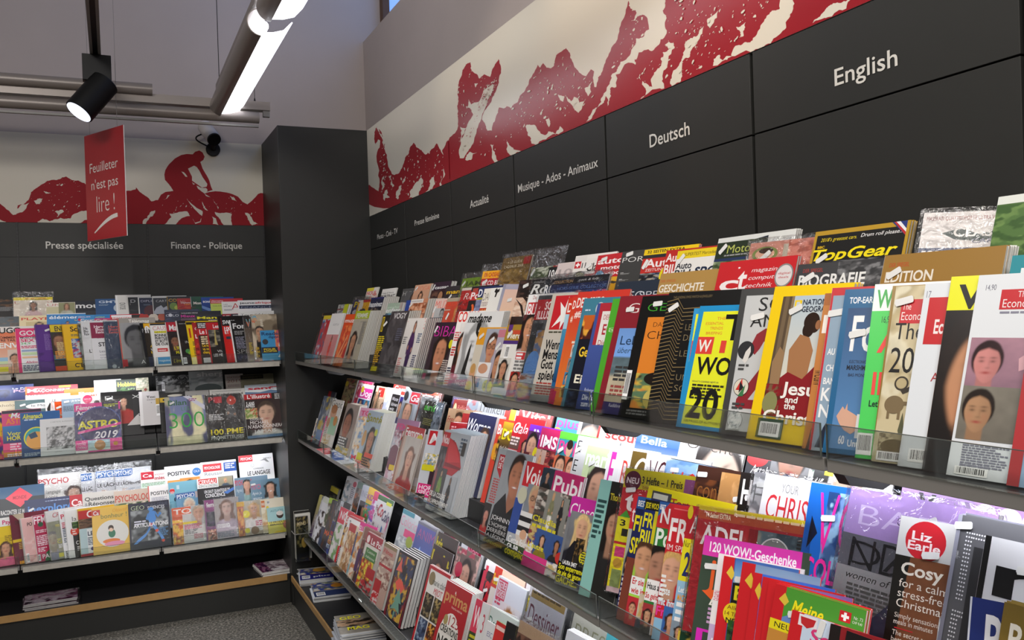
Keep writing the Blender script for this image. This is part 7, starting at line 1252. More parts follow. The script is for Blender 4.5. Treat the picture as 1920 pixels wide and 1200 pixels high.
row('R', 2, 0, 0, 0, 1, [
 (608, 742, '7a8494|N 0 0 100 100 7a8494,b8bcc4,c8b050,5a6a84 7|R 20 10 80 30 6a88b0', 'blue-grey patterned magazine at the column end of the middle shelf', {'yaw': 10, 'n': 2}),
 (594, 784, 'ece8e0|Tb 30 82 10 c8d020 Sud 60|N 10 30 90 80 ece8e0,7a9a4a,c04a3a,e0c8a0 4|R 0 0 100 24 d8402c|Tb 8 5 14 e87a60 100 80', 'small white food magazine with red figures at the bottom', {'yaw': 10, 'd': -.005, 'w': .17}),
 (612, 780, 'd8307a|R 30 0 100 40 dde4ee|Tb 34 24 12 3a6aa8 Z 40|L 10 80 70 8 3 f0b8d0|Tb 44 6 16 3a80b8 7 30', 'magenta magazine with blue figure seven', {'yaw': 10, 'w': .17}),
 (624, 747, 'e8e6e0|R 0 0 4 100 c8c8c4|Tl 6 84 15 1c1c1c Good 96|C 42 72 26 14 d8a888|C 42 80 26 9 b87a4a|C 18 52 14 10 c08a6a|G 34 30 96 64 8ac8a8 a8d0b0|C 76 58 16 10 d08a3a|N 0 0 70 30 e0dcd0,c8a860,d8d0c0 6|L 4 40 26 6 2 999', 'white magazine with cartoon woman and green box', {'yaw': 11, 'w': .2}),
 (652, 756, '8a8480|P 0 20 100 100 bg=b8b0a8 bg2=8a6a60 s=a86a50 h=1c1412 c=3a3a44 l=0 y=.5 r=.34 x=.4|R 0 20 76 38 303034|L 6 34 60 4 3 ddd|N 0 0 100 20 d8d4cc,8a98a0,c8b050 5|Tv 80 52 7 555 COMIC 26', 'grey magazine with a man in profile, front of its copies', {'yaw': 11, 'w': .2, 'n': 5, 't': .008, 'sp': 'c8c0b4'}),
 (677, 764, 'c890a8|Tb 6 86 9 c83a6a TOP 60|N 0 0 100 84 b8c0d0,d8a050,7a9ac0,e0d8c8 5|Tb 6 6 8 e04a5a MINI 60', 'pinkish magazine half hidden left of the one with yellow title', {'yaw': 10, 'w': .2}),
 (692, 769, 'b8c8d8|Tb 2 80 16 a8a018 Santé 98|P 20 0 100 82 bg=b8ccdc s=c88a6c h=1c1410 c=c97 l=.7 y=.62 r=.24|C 84 66 9 6 c8d020|R 0 14 34 26 d8d020|R 46 22 100 30 e0503a|L 40 20 56 8 2.4 333|N 0 0 40 14 d8483a,e8a0a0,e8e0d0 4|C 18 52 12 14 d8a86a', 'light blue magazine with big yellow title and tanned woman, front of a very thick stack', {'yaw': 12, 'w': .205, 'n': 12, 't': .0095, 'sp': 'c8c8b8'}),
 (747, 784, 'a87a9a|Tb 6 84 9 e0508a FEM 70|N 0 0 100 82 b8c0d0,8a5a6a,c8a0b0,d8d0d8 5|C 30 40 40 20 7a4a5a|R 20 22 70 30 e0c020', 'mauve magazine half hidden left of the red-titled one', {'yaw': 10, 'w': .2}),
 (762, 796, 'c8b0a0|R 0 84 100 100 c0222c|Tb 6 84 13 f4ecec Femme 90|R 0 0 8 100 a87a6a|C 86 78 18 12 d8c020|P 20 0 100 84 bg=c8c0b8 s=d8a488 h=6a4028 c=922 l=1', 'red titled women’s magazine, the copy behind the sitting woman', {'kx': 1, 'yaw': 9, 'w': .205}),
 (755, 808, 'd8d0c8|R 0 84 60 100 c0222c|Tb 6 88 9 f4ecec Femme 50|Tb 6 76 9 f4ecec actuelle 50|R 0 72 56 84 8a8a88|P 10 30 96 100 bg=d8d0c8 bg2=c8c8cc s=d8a488 h=5a3422 c=7a1a20 l=1 y=.76 r=.17|Z 7a1a22 24 36 30 62 46 70 66 66 78 40|Z 1f2f66 16 26 30 40 80 40 90 34 80 18 50 24|C 82 80 24 0 d8c020|L 66 88 30 4 2.4 443|R 0 12 100 26 f0eaea|Tb 4 20 4 c83048 NOS_RECETTES 88|Tb 4 14 4 7a3ab0 GOURMANDES 80|N 0 0 100 12 d8c8b8,c89a6a 5', 'women’s magazine with smiling woman sitting in red sweater', {'yaw': 9, 'w': .205, 'n': 2}),
 (804, 804, 'c8ccd4|Tbi 6 82 16 d8222c Maxi 92|R 6 78 96 98 c8222c|Tbi 10 80 15 f4ecec Maxi 84|P 30 10 120 100 bg=c8ccd4 s=d09a78 h=8a6040 c=3a2430 l=1.6 y=.9 r=.22|N 6 44 46 66 d8d0c0,5a8ab0,c8b030,e8e4e0 6|R 4 42 40 50 d8d020|R 4 6 60 24 d82a7a|Tb 8 16 6 f4e0ec HORS 46|Tb 8 9 6 f4e0ec SPÉCIAL 60|N 0 0 30 10 2a1c24,8a7a6a 8', 'magazine with slanted red title and long-haired woman from behind', {'yaw': 9, 'w': .21}),
 (835, 806, 'b4bac0|N 0 0 46 90 2a2628,5a5458,8a3a40,1c1a1c 5 2|R 0 80 26 98 c8343c|Tb 2 84 11 f2eaea Nous 30|Z b02028 26 92 52 88 76 76 92 60 30 30|Z c83038 26 92 58 84 84 66 38 62|Z 7a1820 30 62 92 60 90 57 31 57|B 46 2 90 48 bg=a8aeb4 s=8a6a58 h=1a1614 c=2a2a26 legs=161616|B 12 6 48 54 bg=3a3a3a s=a8886a h=1a1614 c=6a8a3a legs=222|L 70 92 22 4 2.6 567|R 80 74 92 90 3a3634|Tb 4 18 6 e8e8e4 DE_LA_COLÈRE 60|Tb 4 10 5 e8e8e4 À_L’AFFRONTEMENT 76|N 0 0 100 6 d8dadc,8a8a8c 6', 'grey white weekly with red umbrella and dark figures, front of a very thick stack', {'yaw': 13, 'w': .225, 'n': 14, 't': .0085, 'sp': '9aa4aa'}),
 (936, 840, '9ca3a8|G 0 0 100 100 a8b0b4 8a9094|Z b82430 8 94 38 94 38 78 24 68 8 78|Tb 11 86 6 f2eaea POINT 24|Tb 11 79 6 f2eaea DE_VUE 24|L 6 66 24 10 1.6 b84a4a|P 24 14 110 100 bg=a0a6ac s=b87a5c h=2a1c14 c=121214 l=0 y=.7 r=.24 x=.52 m=1|Z 141416 20 0 26 40 50 56 64 36 80 46 90 0|T 26 26 5 eee JOHNNY 56|T 24 19 4.4 ccc L’HOMME 50|T 22 13 4.4 ccc DERRIÈRE 54|T 20 7 4.4 ccc LA_LÉGENDE 64|R 0 6 20 40 3a2a28|P 0 6 20 40 bg=2a1c1a s=c88a78 h=1a1210 c=a33 l=.6|T 20 1 4 c8c040 Éditions 54', 'grey magazine with red shield and smiling man in black', {'yaw': 9, 'w': .225, 'n': 2}),
 (984, 863, 'b4b8c0|R 10 74 92 100 c8222e|Tb 14 78 18 f4ecec Voici 74|P 34 34 100 78 bg=8a929c s=c89878 h=b8a080 c=111 l=0 y=.66 r=.32 g=1|'+'|'.join(f'R 30 {y} 92 {y+5} {c}' for y, c in ((44, 'e8e8e8'), (39, '17171c'), (34, 'e8e8e8'), (29, '17171c'), (24, 'e8e8e8')))+'|R 0 24 30 60 2a4a9a|Z d8ccc0 30 24 92 24 86 14 40 14|C 56 26 12 5 d8a888|C 22 64 16 9 c8c8b0|N 0 0 100 14 2a3a2a,4a5a3a,1a2418 5|Tb 8 14 7 f2f2f2 Cette_fois, 70|Tb 10 9 6 f2f2f2 ça_se 40|Tb 6 2 8 e8dc20 complique 90', 'celebrity weekly with red title and person in striped sweater', {'yaw': 9, 'w': .21}),
 (1020, 876, '8a8684|R 30 78 100 100 c0286a|Tb 34 80 16 f4ecf0 Public 92|N 0 44 100 80 3a3a34,8a8480,c8c0b8,5a4a44 4|B 26 40 56 80 bg=8a8a84 s=c89878 h=c8a070 c=7a7a5a legs=e8e4e0|B 50 38 80 76 bg=8a8a84 s=c89878 h=1a1412 c=1c1c1e legs=222|P 0 80 30 100 bg=2a3a4a s=c09078 h=1a1614 c=111 l=0|Tb 2 46 6 d8cc20 Claudia 60|L 4 40 60 3 3 d8cc20|N 0 0 100 40 8a2a3a,2a4a8a,e8e4e0,c8b070 6|P 20 14 56 40 bg=3a5a9a s=d8a888 h=2a1a14 c=872 l=.4|P 56 14 92 40 bg=3a5a9a s=b07a5a h=1a1210 c=222 l=.4|C 88 20 12 6 c83028|Tb 6 20 5 e8e020 L’autre 40|R 0 0 60 14 e03a8a', 'celebrity weekly with pink title and street photos', {'kx': 1, 'yaw': 9, 'w': .215, 'n': 2}),
 (1073, 930, '7a7c80|Z c02a98 0 100 100 100 100 62 84 68 70 80 0 76|T 4 78 16 f2e8f0 Closer 92|P 8 26 96 84 bg=8a8c90 bg2=4a4c54 s=d8a888 h=d8b880 c=1c1c26 l=1 y=.7 r=.24|Z 15151c 14 10 20 40 36 52 60 52 74 40 84 10|N 42 26 70 56 2a241c,8a6a3a,15110c 8|C 74 36 13 0 d8d020|L 66 40 18 6 1.6 443|N 78 44 100 66 6a8ab0,8a8a60,d8d8d0 4|N 80 20 100 44 b84a2a,3a1c14 4|Z 101014 0 26 50 24 100 26 100 4 0 4|Tb 14 24 4.6 f2f2f2 LAURA_SMET 46|Tb 4 18 6 e4dc20 Son_enterrement 92|Tb 4 11.5 6 e4dc20 de_vie_de_jeune_fille 96|Tb 2 3 8 e4dc20 GÂCHÉ... 70|R 74 2 98 12 1c2a5a|K 84 3 10 8', 'weekly with magenta title and blonde woman in dark scarf', {'yaw': 8, 'w': .23, 'n': 2}),
 (1127, 898, '20201e|R 0 0 36 100 8ac0b8|L 4 80 28 8 2.6 2a4a4a|P 40 20 100 90 bg=1c1c1a s=b88a70 h=17110e c=222 l=1|Tb 40 84 6 c8b830 Thomas 46', 'dark cover with a turquoise text column behind the magenta-titled weekly', {'yaw': 6, 'w': .13, 'd': .012}),
 (1174, 877, 'c02430|R 0 84 100 100 c8b820|C 12 90 11 0 5a1030|Tb 4 88 5 f0e0e0 NEU 16|Tb 24 89 6 1c1a14 3_Hefte_–_1_Preis 52|T 26 85 3 7a1a24 tina_+_Glück_+_hella 46|R 78 85 96 97 8a4a7a|Tb 6 66 16 f4ecec tina 60|Z 4aa83a 2 60 10 66 16 60 10 54|R 0 40 34 60 e0d820|Tb 4 53 5 1c1a14 3_H 26|Tb 8 45 6 1c1a14 1 8|R 0 4 20 38 f0e020|R 3 28 16 36 d04080|C 9 23 6 4 c89a3a|R 3 4 16 18 8a9a5a|B 34 8 80 66 bg=3a7a3a s=d8a488 h=2a1c14 c=1c1c24 legs=222|L 20 36 16 5 2.4 eee|R 0 0 100 4 d8b8c0', 'tall red magazine with yellow top band reading 3 Hefte – 1 Preis', {'kx': 1, 'yaw': 7, 'w': .235, 'h': .31, 'wrap': .3, 'st': [(12, 82.5, 10, 1.7)]}),
 (1189, 926, 'c0242e|T 4 76 16 f0e8e8 ty 40|C 40 70 14 8 4aa83a|C 54 62 12 7 3a9a2a|B 0 8 70 70 bg=a8b0a8 s=d8a488 h=2a1c14 c=1c1c24 legs=222|R 0 0 40 30 2a2a5a|L 4 26 30 6 2.4 ddd', 'red magazine with green clover shapes', {'yaw': 7, 'w': .2}),
 (1197, 930, '1c2454|R 0 90 60 100 2a5a9a|Tb 6 92 5 e8e8e8 BEST 40|Tb 4 72 13 e8d81c FREI 90|Tb 4 54 13 e8d81c SPASS 110|R 0 0 100 50 7a3a2a', 'navy weekly with yellow letters FI and S', {'yaw': 7, 'w': .2}),
 (1211, 936, '1c2a6a|R 0 92 70 100 16160f|Tb 4 93.5 4.6 e8d820 JEDE_WOCHE 66|Tb 6 78 12 e8dc1c FREIZEIT 150|Tb 4 64 12 e8dc1c BILDER 130|R 0 0 100 62 a8d84a|R 50 64 100 92 d8c820|P -10 34 80 66 bg=a8d84a s=d09a76 h=4a2e1c c=223 l=0 y=.56 r=.42 m=1|R 0 24 56 38 f0f0f0|Tb 6 32 5 c8242c Er_sie_ist 76|Tb 6 25 5 c8242c wie_im 60|P 0 0 50 22 bg=c8303a s=d8a080 h=4a1a14 c=a22 l=0|P 46 0 100 26 bg=d8c8b0 s=d8a080 h=c8a868 c=234 l=.3', 'lime and navy weekly with yellow letters FR BI and a grinning man', {'yaw': 7, 'w': .21}),
 (1238, 940, '2f7a36|R 0 80 100 100 c02a30|Z 2a5a9a 0 100 40 100 0 88|Tb 4 94 4 eee BEST 22|Tb 12 84 12 f0ecec Neue 110|Tb 6 66 14 e8f0e8 Post 110|P 0 24 80 66 bg=4a2a24 s=b08068 h=17110e c=15151a l=0 y=.6 r=.38|R 0 24 60 40 f0eeee|Tb 4 33 5 15151a Haus_auf 60|Tb 2 26 4.4 c8242c So_geht_es 66|P 0 0 44 22 bg=a8383a s=c89878 h=2a1c14 c=222 l=.2|P 40 0 84 24 bg=d8dce4 s=d8a888 h=b8b0a8 c=1c2440 l=0 y=.55 r=.4', 'green and red weekly with white N and P letters and dark-haired woman', {'yaw': 7, 'w': .21}),
 (1217, 911, 'd8c818|R 6 88 30 97 444|R 8 90 26 95 c8c8b8|Tb 30 88 6 b02a20 Tortenträume_zu_Weihnachten 150|R 0 0 100 82 b0202a|R 0 82 100 83 8a7a18', 'yellow topped magazine reading Tortenträume zu Weihnachten', {'kx': 1, 'yaw': 3, 'w': .285, 'd': .03, 'h': .27, 'n': 2}),
 (1260, 949, 'c8242e|R 10 98 90 99 e86a6a|Tb 6 74 18 f2eaea FRAU 150|T 6 67 4.6 f0e0e0 IM_SPIEGEL 110|P 0 30 70 66 bg=c8242e s=d8a488 h=c8a060 c=223 l=0 y=.6 r=.36 m=1|L 2 46 24 6 2 eee|Tb 2 34 6 e8f0f4 Erste 40|Tb 4 26 5.4 d8f0fa mit_ihm 60|Tb 2 18 7 e83a98 Freu 70|R 0 0 100 16 8ab8d8|P 30 0 90 26 bg=3a6ab0 s=d09a7a h=3a2418 c=c33 l=.3', 'red weekly with white letters FR over IM SP', {'yaw': 7, 'w': .21, 'n': 2}),
 (1292, 947, 'b8202c|T 16 80 13 f2e8e8 Anna 110|C 10 95 10 5 d8c020|R 0 46 46 76 e8dc20|T 2 70 5 2a2414 Nur 24|Tb 12 50 17 20306a 2,- 50|G 0 0 100 46 9ac4e0 6a9ac8|Tb 8 38 4 f2f2f4 Let’s 30|Tb 8 32 4.6 f0a020 MACH 30|L 8 28 30 4 3 f2f2f4|P 0 0 60 18 bg=8a9aa8 s=d09a7a h=2a1c14 c=a33 l=.3|R 30 0 100 14 e0c040', 'red topped magazine with yellow spot reading Nur 2', {'yaw': 7, 'w': .2}),
 (1308, 966, '1d4a34|T 4 88 7 e8f0e8 40 30|Tb 4 68 14 f2f2f0 ja 50|R 10 60 60 84 b8202a|Tb 14 66 16 f2eaea la 60|N 0 0 100 58 1f5a38,143a24,c8b040 7|Ti 20 36 6 f0f0e8 Mag 40|C 30 52 6 4 d8c030', 'green Christmas magazine half hidden left of the orange-lettered one', {'yaw': 7, 'w': .2}),
 (1312, 948, 'b0222c|R 0 90 100 100 b85030|R 0 97 100 100 d8c020|Tb 6 92 4 f2e0c0 14_Seiten_EXTRA 18|L 26 96 66 1 2 e8c8a0|Tb 4 70 16 f4ecec ADEL 34|R 44 0 100 88 5a6a72|N 44 40 100 88 5a6a72,8a8a80,3a4a54 3|C 56 72 10 12 c8c8c8|C 56 72 9 11 7a7a78|Tb 50 69 6 c8303a Nr.1 12|L 70 84 26 4 1.6 222|P 64 0 112 66 bg=5a6a72 s=c89070 h=8a5a3a c=345 l=.4 y=.62 r=.36|R 38 0 44 88 8a1a20', 'wide red magazine with big white ADEL and a second wrapped cover on its right', {'kx': 1, 'yaw': 4, 'w': .335, 'wrap': .2, 'd': -.012, 'h': .265, 'n': 2, 'st': []}),
 (1322, 1003, '3a4a3c|R 0 84 86 100 d83aa8|Tb 6 88 8 f4ecf4 120_WOW!-Geschenke 76|T 8 62 22 e8602a jolie 60|Z e8602a 4 56 14 50 30 60 30 84 24 84 24 62 14 58|Ti 12 46 8 f0ece4 Beauty 50|L 12 42 40 4 2 c8a0c8|Tb 4 16 11 d82ab8 DIE 60|Tb 0 2 11 d82ab8 BLON 90|N 50 0 100 60 d8a080,3a4a3c,b87a5a 3|T 4 0 5 eee FASH 30', 'dark green magazine with magenta band 120 WOW!-Geschenke', {'kx': 1, 'yaw': 5, 'w': .26, 'd': -.012, 'h': .26, 'st': [(10, 76, 5, 2.1)]}),
 (1348, 1037, 'f0ecee|R 20 80 40 92 e05a8a|Tv 30 60 8 d83a6a FASHION 30|R 0 0 100 40 c8b0d8|Tb 4 20 10 f4f0f4 # 30', 'white and pink magazine beside the red-spined booklets', {'yaw': 5, 'w': .19, 'd': -.01, 'h': .24}),
])
# red-spined romance booklets standing in front of the middle shelf's near end
for i, (x, y, spec, lab) in enumerate([
 (1358, 1042, '3a5aa0|R 0 0 26 100 cc1f26|Z e0c040 10 84 20 92 30 84 24 78|G 28 76 100 100 3a6ab8 8ab8d8|R 28 56 100 76 16170f|Tb 34 60 14 e8dc20 Bergd 110|C 36 46 22 0 e8d020|T 22 50 4 7a3a14 Alle 24|T 18 44 4 7a3a14 14_Tage 40|Tb 22 37 5 3a2a10 NEU 34|N 28 20 100 40 2a5a22,4a7a34,143010 6|P 28 0 100 26 bg=3a5a30 s=c89878 h=1a1210 c=1c2434 l=0', 'red-spined booklet with yellow disc, leftmost of the romance booklets'),
 (1393, 1053, 'b8c4d0|R 0 0 30 100 cc1f26|Z e0c040 10 84 22 92 32 84 26 78|G 30 40 100 100 7a9ac0 c8d4dc|R 30 0 100 44 e0d0b8|C 80 30 10 6 c8b8a8', 'red-spined booklet with pale sea cover, second of the romance booklets'),
 (1414, 1073, '3a6ad0|R 0 0 28 100 cc1f26|Z e0c040 10 84 22 92 34 84 26 76|Z f0f0f4 40 90 60 80 56 60 44 60|G 28 0 100 50 6ab8f0 2a5ac8', 'red-spined booklet with bright blue cover, third of the romance booklets'),
 (1431, 1081, 'c02028|R 0 0 80 100 cc1f26|Z e0c040 40 84 60 92 80 84 64 76|R 30 40 34 70 8a1418', 'red-spined booklet showing only its red edge, fourth of the romance booklets'),
 (1442, 1087, '8a6ab0|R 0 0 60 100 cc1f26|Z e0c040 30 84 50 92 70 84 54 74|R 20 40 24 70 8a1418', 'red-spined booklet with lilac cover, fifth of the romance booklets'),
 (1456, 1094, '4f9a34|R 0 0 13 100 cc1f26|Z e0c040 6 78 12 90 18 78 14 70|Z 6a8ac8 13 52 30 66 44 58 60 62 60 48 13 44|Tbi 22 62 22 f0e420 Meine 36|Tbi 50 46 22 f0e420 Berge 48|R 74 74 86 90 d0242c|R 78.6 76 81.4 88 fff|R 76 80 84 84 fff|T 89 82 5 f0f4e8 Nr._73 9|T 88 76 4 f0f4e8 CHF_9,40 10|R 0 30 30 46 e8d81c|T 6 34 9 1c1a12 NEU 20|R 0 0 100 30 c88a3a', 'green booklet with yellow script and red spine'),
 (1486, 1143, 'c8d8ec|R 0 0 16 100 cc1f26|R 10 78 34 98 e8e4ea|Z c02a30 12 94 32 94 30 82 22 76 14 82|Tb 28 54 26 d83a78 So 26|G 16 0 100 50 d0e0f0 a8c0e0|N 54 10 100 100 e88aa0,e0506a,f0b890,d83a5a 4|C 66 50 6 0 3a2a2c|C 84 46 6 0 3a2a2c', 'red-spined booklet with pink flowers'),
 (1558, 1169, '8a1c22|R 0 0 12 100 1c1412|Tb 26 66 24 d8b060 Hist 60|R 60 0 70 100 1a1412|N 12 0 100 50 8a1c22,4a1014 4', 'dark red booklet with gold letters Hi'),
 (1588, 1182, '6a1a22|R 0 0 30 100 1a1214|Tb 40 60 20 d8b060 Rom 50', 'dark red and black booklet at the end of the romance row'),
 ]):
    row('R', 2, 0, 0, 0, 1, [(x, y, spec, lab, {'yaw': 6 if i not in (5, 6) else 3, 'w': (.165 if i not in (5,) else .19), 'd': -.016-.0024*i if i < 6 else -.045, 't': .005 if i < 5 else .006, 'n': 1 if i != 5 else 3, 'sp': 'cc1f26' if i < 7 else '8a1c22', 'k': .5 if i >= 5 else .9, 'kx': 1 if i >= 5 else .6 if i < 2 else .4, 'st': {0: [(48, 80, 5, 2)], 5: [(28, 62, 12, 2.2)], 6: [(40, 84, 80, 1.8)]}.get(i, ())})])
row('R', 2, 0, 0, 0, 1, [
 (1401, 1060, '8a98a4|N 0 0 100 100 8a98a4,b0bcc4,6a7a88 3|C 72 66 14 22 17130f|L 6 88 30 1 3 445', 'grey blue cover with a dark head behind the green booklet', {'kx': 1, 'yaw': 3, 'w': .235, 'd': .02, 'wrap': .2, 't': .004}),
 (1820, 1118, '1b2a6a|R 0 0 4 100 c8ccd8|Tb 34 70 24 dfe0e6 Reise 160|N 0 0 100 60 2a7ab0,1c3a5a,5ab0d0 4', 'deep blue booklet with a white letter R', {'yaw': 4, 'w': .12, 'd': -.01}),
 (1884, 1128, '7a6428|R 6 0 96 70 c8b060|R 10 0 94 66 d8dce0|Tb 8 78 14 e8e4d8 BEAUTY 90|Z d8302c 40 0 50 60 66 60 60 0|C 40 30 26 30 7ab0d0', 'gold magazine lettered BEAU at the right picture edge', {'yaw': 4, 'w': .16, 'd': -.01, 'n': 3, 't': .007}),
])

# ================================================================== long rack, bottom shelf
row('R', 3, 1, 560, 880, 5.7875, [
 (528, 72, 'e8e8ea|N 0 0 100 90 e8e8ea,c8c0b8,8a9aa8 4|T 10 80 8 889 Déco 60', 'white magazine, first in the back row under the middle shelf', {'n': 3, 't': .006}),
 (592, 108, 'e2dfe2|C 34 88 20 8 c82a48|L 10 76 40 6 3 778|N 0 0 100 50 e2dfe2,b8b8c0 4', 'white magazine with a red heart shape, bottom back row', {'n': 2, 't': .006}),
 (648, 132, '8a8478|R 0 84 100 100 5a7a6a|N 0 0 100 84 c06a3a,8a8478,4a3a30 5', 'brown magazine with green top strip, bottom back row', {'n': 2}),
 (702, 166, 'c8ccd8|Tl 6 70 18 9a9ab0 INED 80|P 10 0 90 60 bg=3a3038 s=b88a70 h=1c1614 c=a44 l=.6', 'pale lilac magazine with a dark-haired woman, bottom back row', {'n': 2}),
 (770, 190, 'd8b030|N 0 0 100 60 d8b030,3a6ac0,c83a3a,2a8a4a 5|Tb 6 70 14 8a3a9a KID 60', 'colourful yellow and blue children’s magazine, bottom back row', {'n': 3, 't': .005}),
 (828, 238, '5a5ab8|R 0 80 100 100 c02a5a|N 0 0 100 80 5a5ab8,d8d8e0,c03a8a 5', 'violet magazine with crimson top strip left of the doodled one', {'n': 2}),
])
row('R', 3, 2, 0, 0, 1, [
 (826, 990, '4a3a3a|N 0 0 100 100 4a3a3a,8a2a4a,c8b8b0 4', 'dark magazine at the back behind the gold-lettered women’s titles', {}),
 (870, 1003, 'c8c8cc|R 30 40 90 90 a01c40|Tb 34 56 20 d88aa0 NOEL 50', 'pale magazine with crimson box in the bottom back row', {'w': .22}),
 (915, 1044, 'eceaec|R 20 60 44 84 d82040|T 50 64 10 999 art 30|R 0 0 100 50 e0dde0', 'white magazine with a red blot, bottom shelf', {'w': .22, 'n': 2}),
 (968, 1070, 'e8e8ea|R 10 20 90 60 e8d820|L 14 54 60 3 6 8a8420', 'white magazine with yellow box behind the puppy', {'w': .22}),
])
row('R', 3, 1, 0, 0, 1, [
 (618, 908, '2a2820|R 0 76 100 100 c8b840|N 0 0 100 70 2a2820,5a5a4a 4', 'black magazine with yellow top strip at the column end, second row', {'n': 3, 't': .005}),
 (711, 926, 'c8c8c8|R 0 88 100 100 2a5a2a|R 60 84 92 92 c8c820|Tb 4 62 12 7a2a3a Fip 16|Tbi 20 52 30 b02430 Co 34|Tbi 54 46 26 2a2450 Colo 44|T 6 40 14 222 f 8|T 8 20 14 222 M 10|Z 2a6a9a 60 10 66 36 74 30 70 8|Z 6a2a8a 40 10 46 34 52 10|Z 2a7a4a 24 6 30 26 40 20 36 4|Z d86a9a 88 20 94 60 98 40|N 0 0 100 14 c8c8c8,2a2a30,8a6a9a,5a8a3a 9', 'grey-white doodled colouring magazine with red and navy script', {'w': .235}),
 (757, 953, 'b8bcc0|R 0 90 70 100 2a7a8a|Tl 4 66 22 d87a98 Colorio 94|R 36 46 96 62 d8407a|N 0 14 100 44 b8bcc0,d8dcdc,9aa0a8 6|Tbi 2 2 18 1a2450 Coloria 96|C 76 40 18 12 9aa83a', 'grey colouring magazine with thin pink title', {'w': .225}),
 (786, 976, '44508a|G 0 0 100 100 4a4a8a 3a5a9a|Tl 10 66 22 a84a7a ANIM 90|Z 8ab0e0 20 20 40 52 56 22 50 22 40 44 26 20|Z 8ab0e0 60 20 70 40 90 40 90 34 74 34 66 20|R 0 94 100 100 5a5a68', 'blue violet magazine with pink letters', {'w': .215, 'n': 6, 't': .006, 'sp': '8a8a90'}),
 (823, 996, '2a1c18|Tb 6 66 26 c8b818 bria 90|P 30 0 84 70 bg=3a241e s=a8705a h=2a140e c=211 l=.8|R 0 0 100 8 8a8a90', 'dark magazine with olive yellow title, copy behind another', {'w': .215}),
 (814, 1019, '2a1a18|Tb 4 66 24 c8b818 bria 90|P 10 0 84 84 bg=3a201c s=a8705a h=1c100c c=2a1a1a l=.7 y=.5 r=.34 m=1', 'dark magazine with olive yellow title and smiling woman in front', {'w': .21, 'd': -.02}),
 (860, 1023, '5a4a48|N 0 0 100 100 5a4a48,a82a4a,6a5a50,c8a098 5|P 20 0 88 90 bg=6a5450 s=d0a08c h=140e0c c=8a8482 l=1.2 y=.6 r=.3|C 24 60 16 14 c02048', 'dusky magazine with a long-dark-haired woman among flowers', {'w': .215}),
 (912, 1050, '17161a|R 0 88 100 100 e8e4e4|R 12 86 30 94 d8284a|R 0 14 24 86 c82a48|N 24 0 100 86 17161a,3a3034,c02838 3|Tb 34 40 36 c82430 2 34|C 60 14 26 12 2a2624', 'black and crimson magazine with red shape and sticker', {'w': .2, 'n': 2, 't': .009, 'sp': 'c8c4bc', 'st': [(46, 62, 20, 1.6)], 'k': .8}),
 (930, 1061, 'c83020|R 60 70 100 100 e8c8b0|Tb 4 72 18 f0dc18 Parales 56|R 0 0 100 66 d8d0c8', 'red magazine with yellow title behind the puppy', {'w': .235, 'st': [(28, 80, 10, 1.8)]}),
 (936, 1079, 'd4d8e2|R 4 76 36 98 c83a5a|R 6 78 34 96 d8c8d0|Tb 8 87 8 c02a4a TÉLÉ 24|Tb 8 79 7 c02a4a POCHE 24|L 6 74 26 2 2.4 c83a5a|D 26 0 100 76|C 14 40 14 12 c83a20|C 14 40 11 9 e8c040|C 14 40 8 6.5 c8402a', 'TV magazine with a brown puppy', {'w': .215, 'd': -.02, 'k': .95, 'n': 2}),
 (998, 1103, 'bcbcc6|R 2 90 98 99 9a8048|L 6 96 80 1 2.6 4a3a1c|T 6 58 26 6a2440 Dessiner 88|L 10 52 70 1 3 8a8a94|R 24 0 76 40 6a5478|L 2 44 20 6 3 7a7a88|C 78 26 18 16 d8d020|R 70 0 96 26 d8d020', 'lilac grey drawing magazine with thin dark red title', {'w': .225, 'wrap': .5, 'd': -.015, 'k': .75, 'st': [(14, 64, 20, 1.8)]}),
 (1079, 1141, 'c0c0b4|Tl 10 62 24 8a8a6a PRESS 90|Ti 24 30 18 3a4030 au_crayon 84|N 60 0 100 50 c0c0b4,a8a878,d8d8d0 4', 'pale green-grey wrapped magazine reading au crayon', {'w': .21, 'wrap': .5, 'd': -.01, 'st': [(14, 66, 20, 1.8)]}),
 (1140, 1182, '3a8a94|Tl 10 60 26 d8e8ea ART 70|R 60 0 100 100 e0e0dc', 'teal and white magazine at the near end of the bottom shelf', {'w': .2}),
])
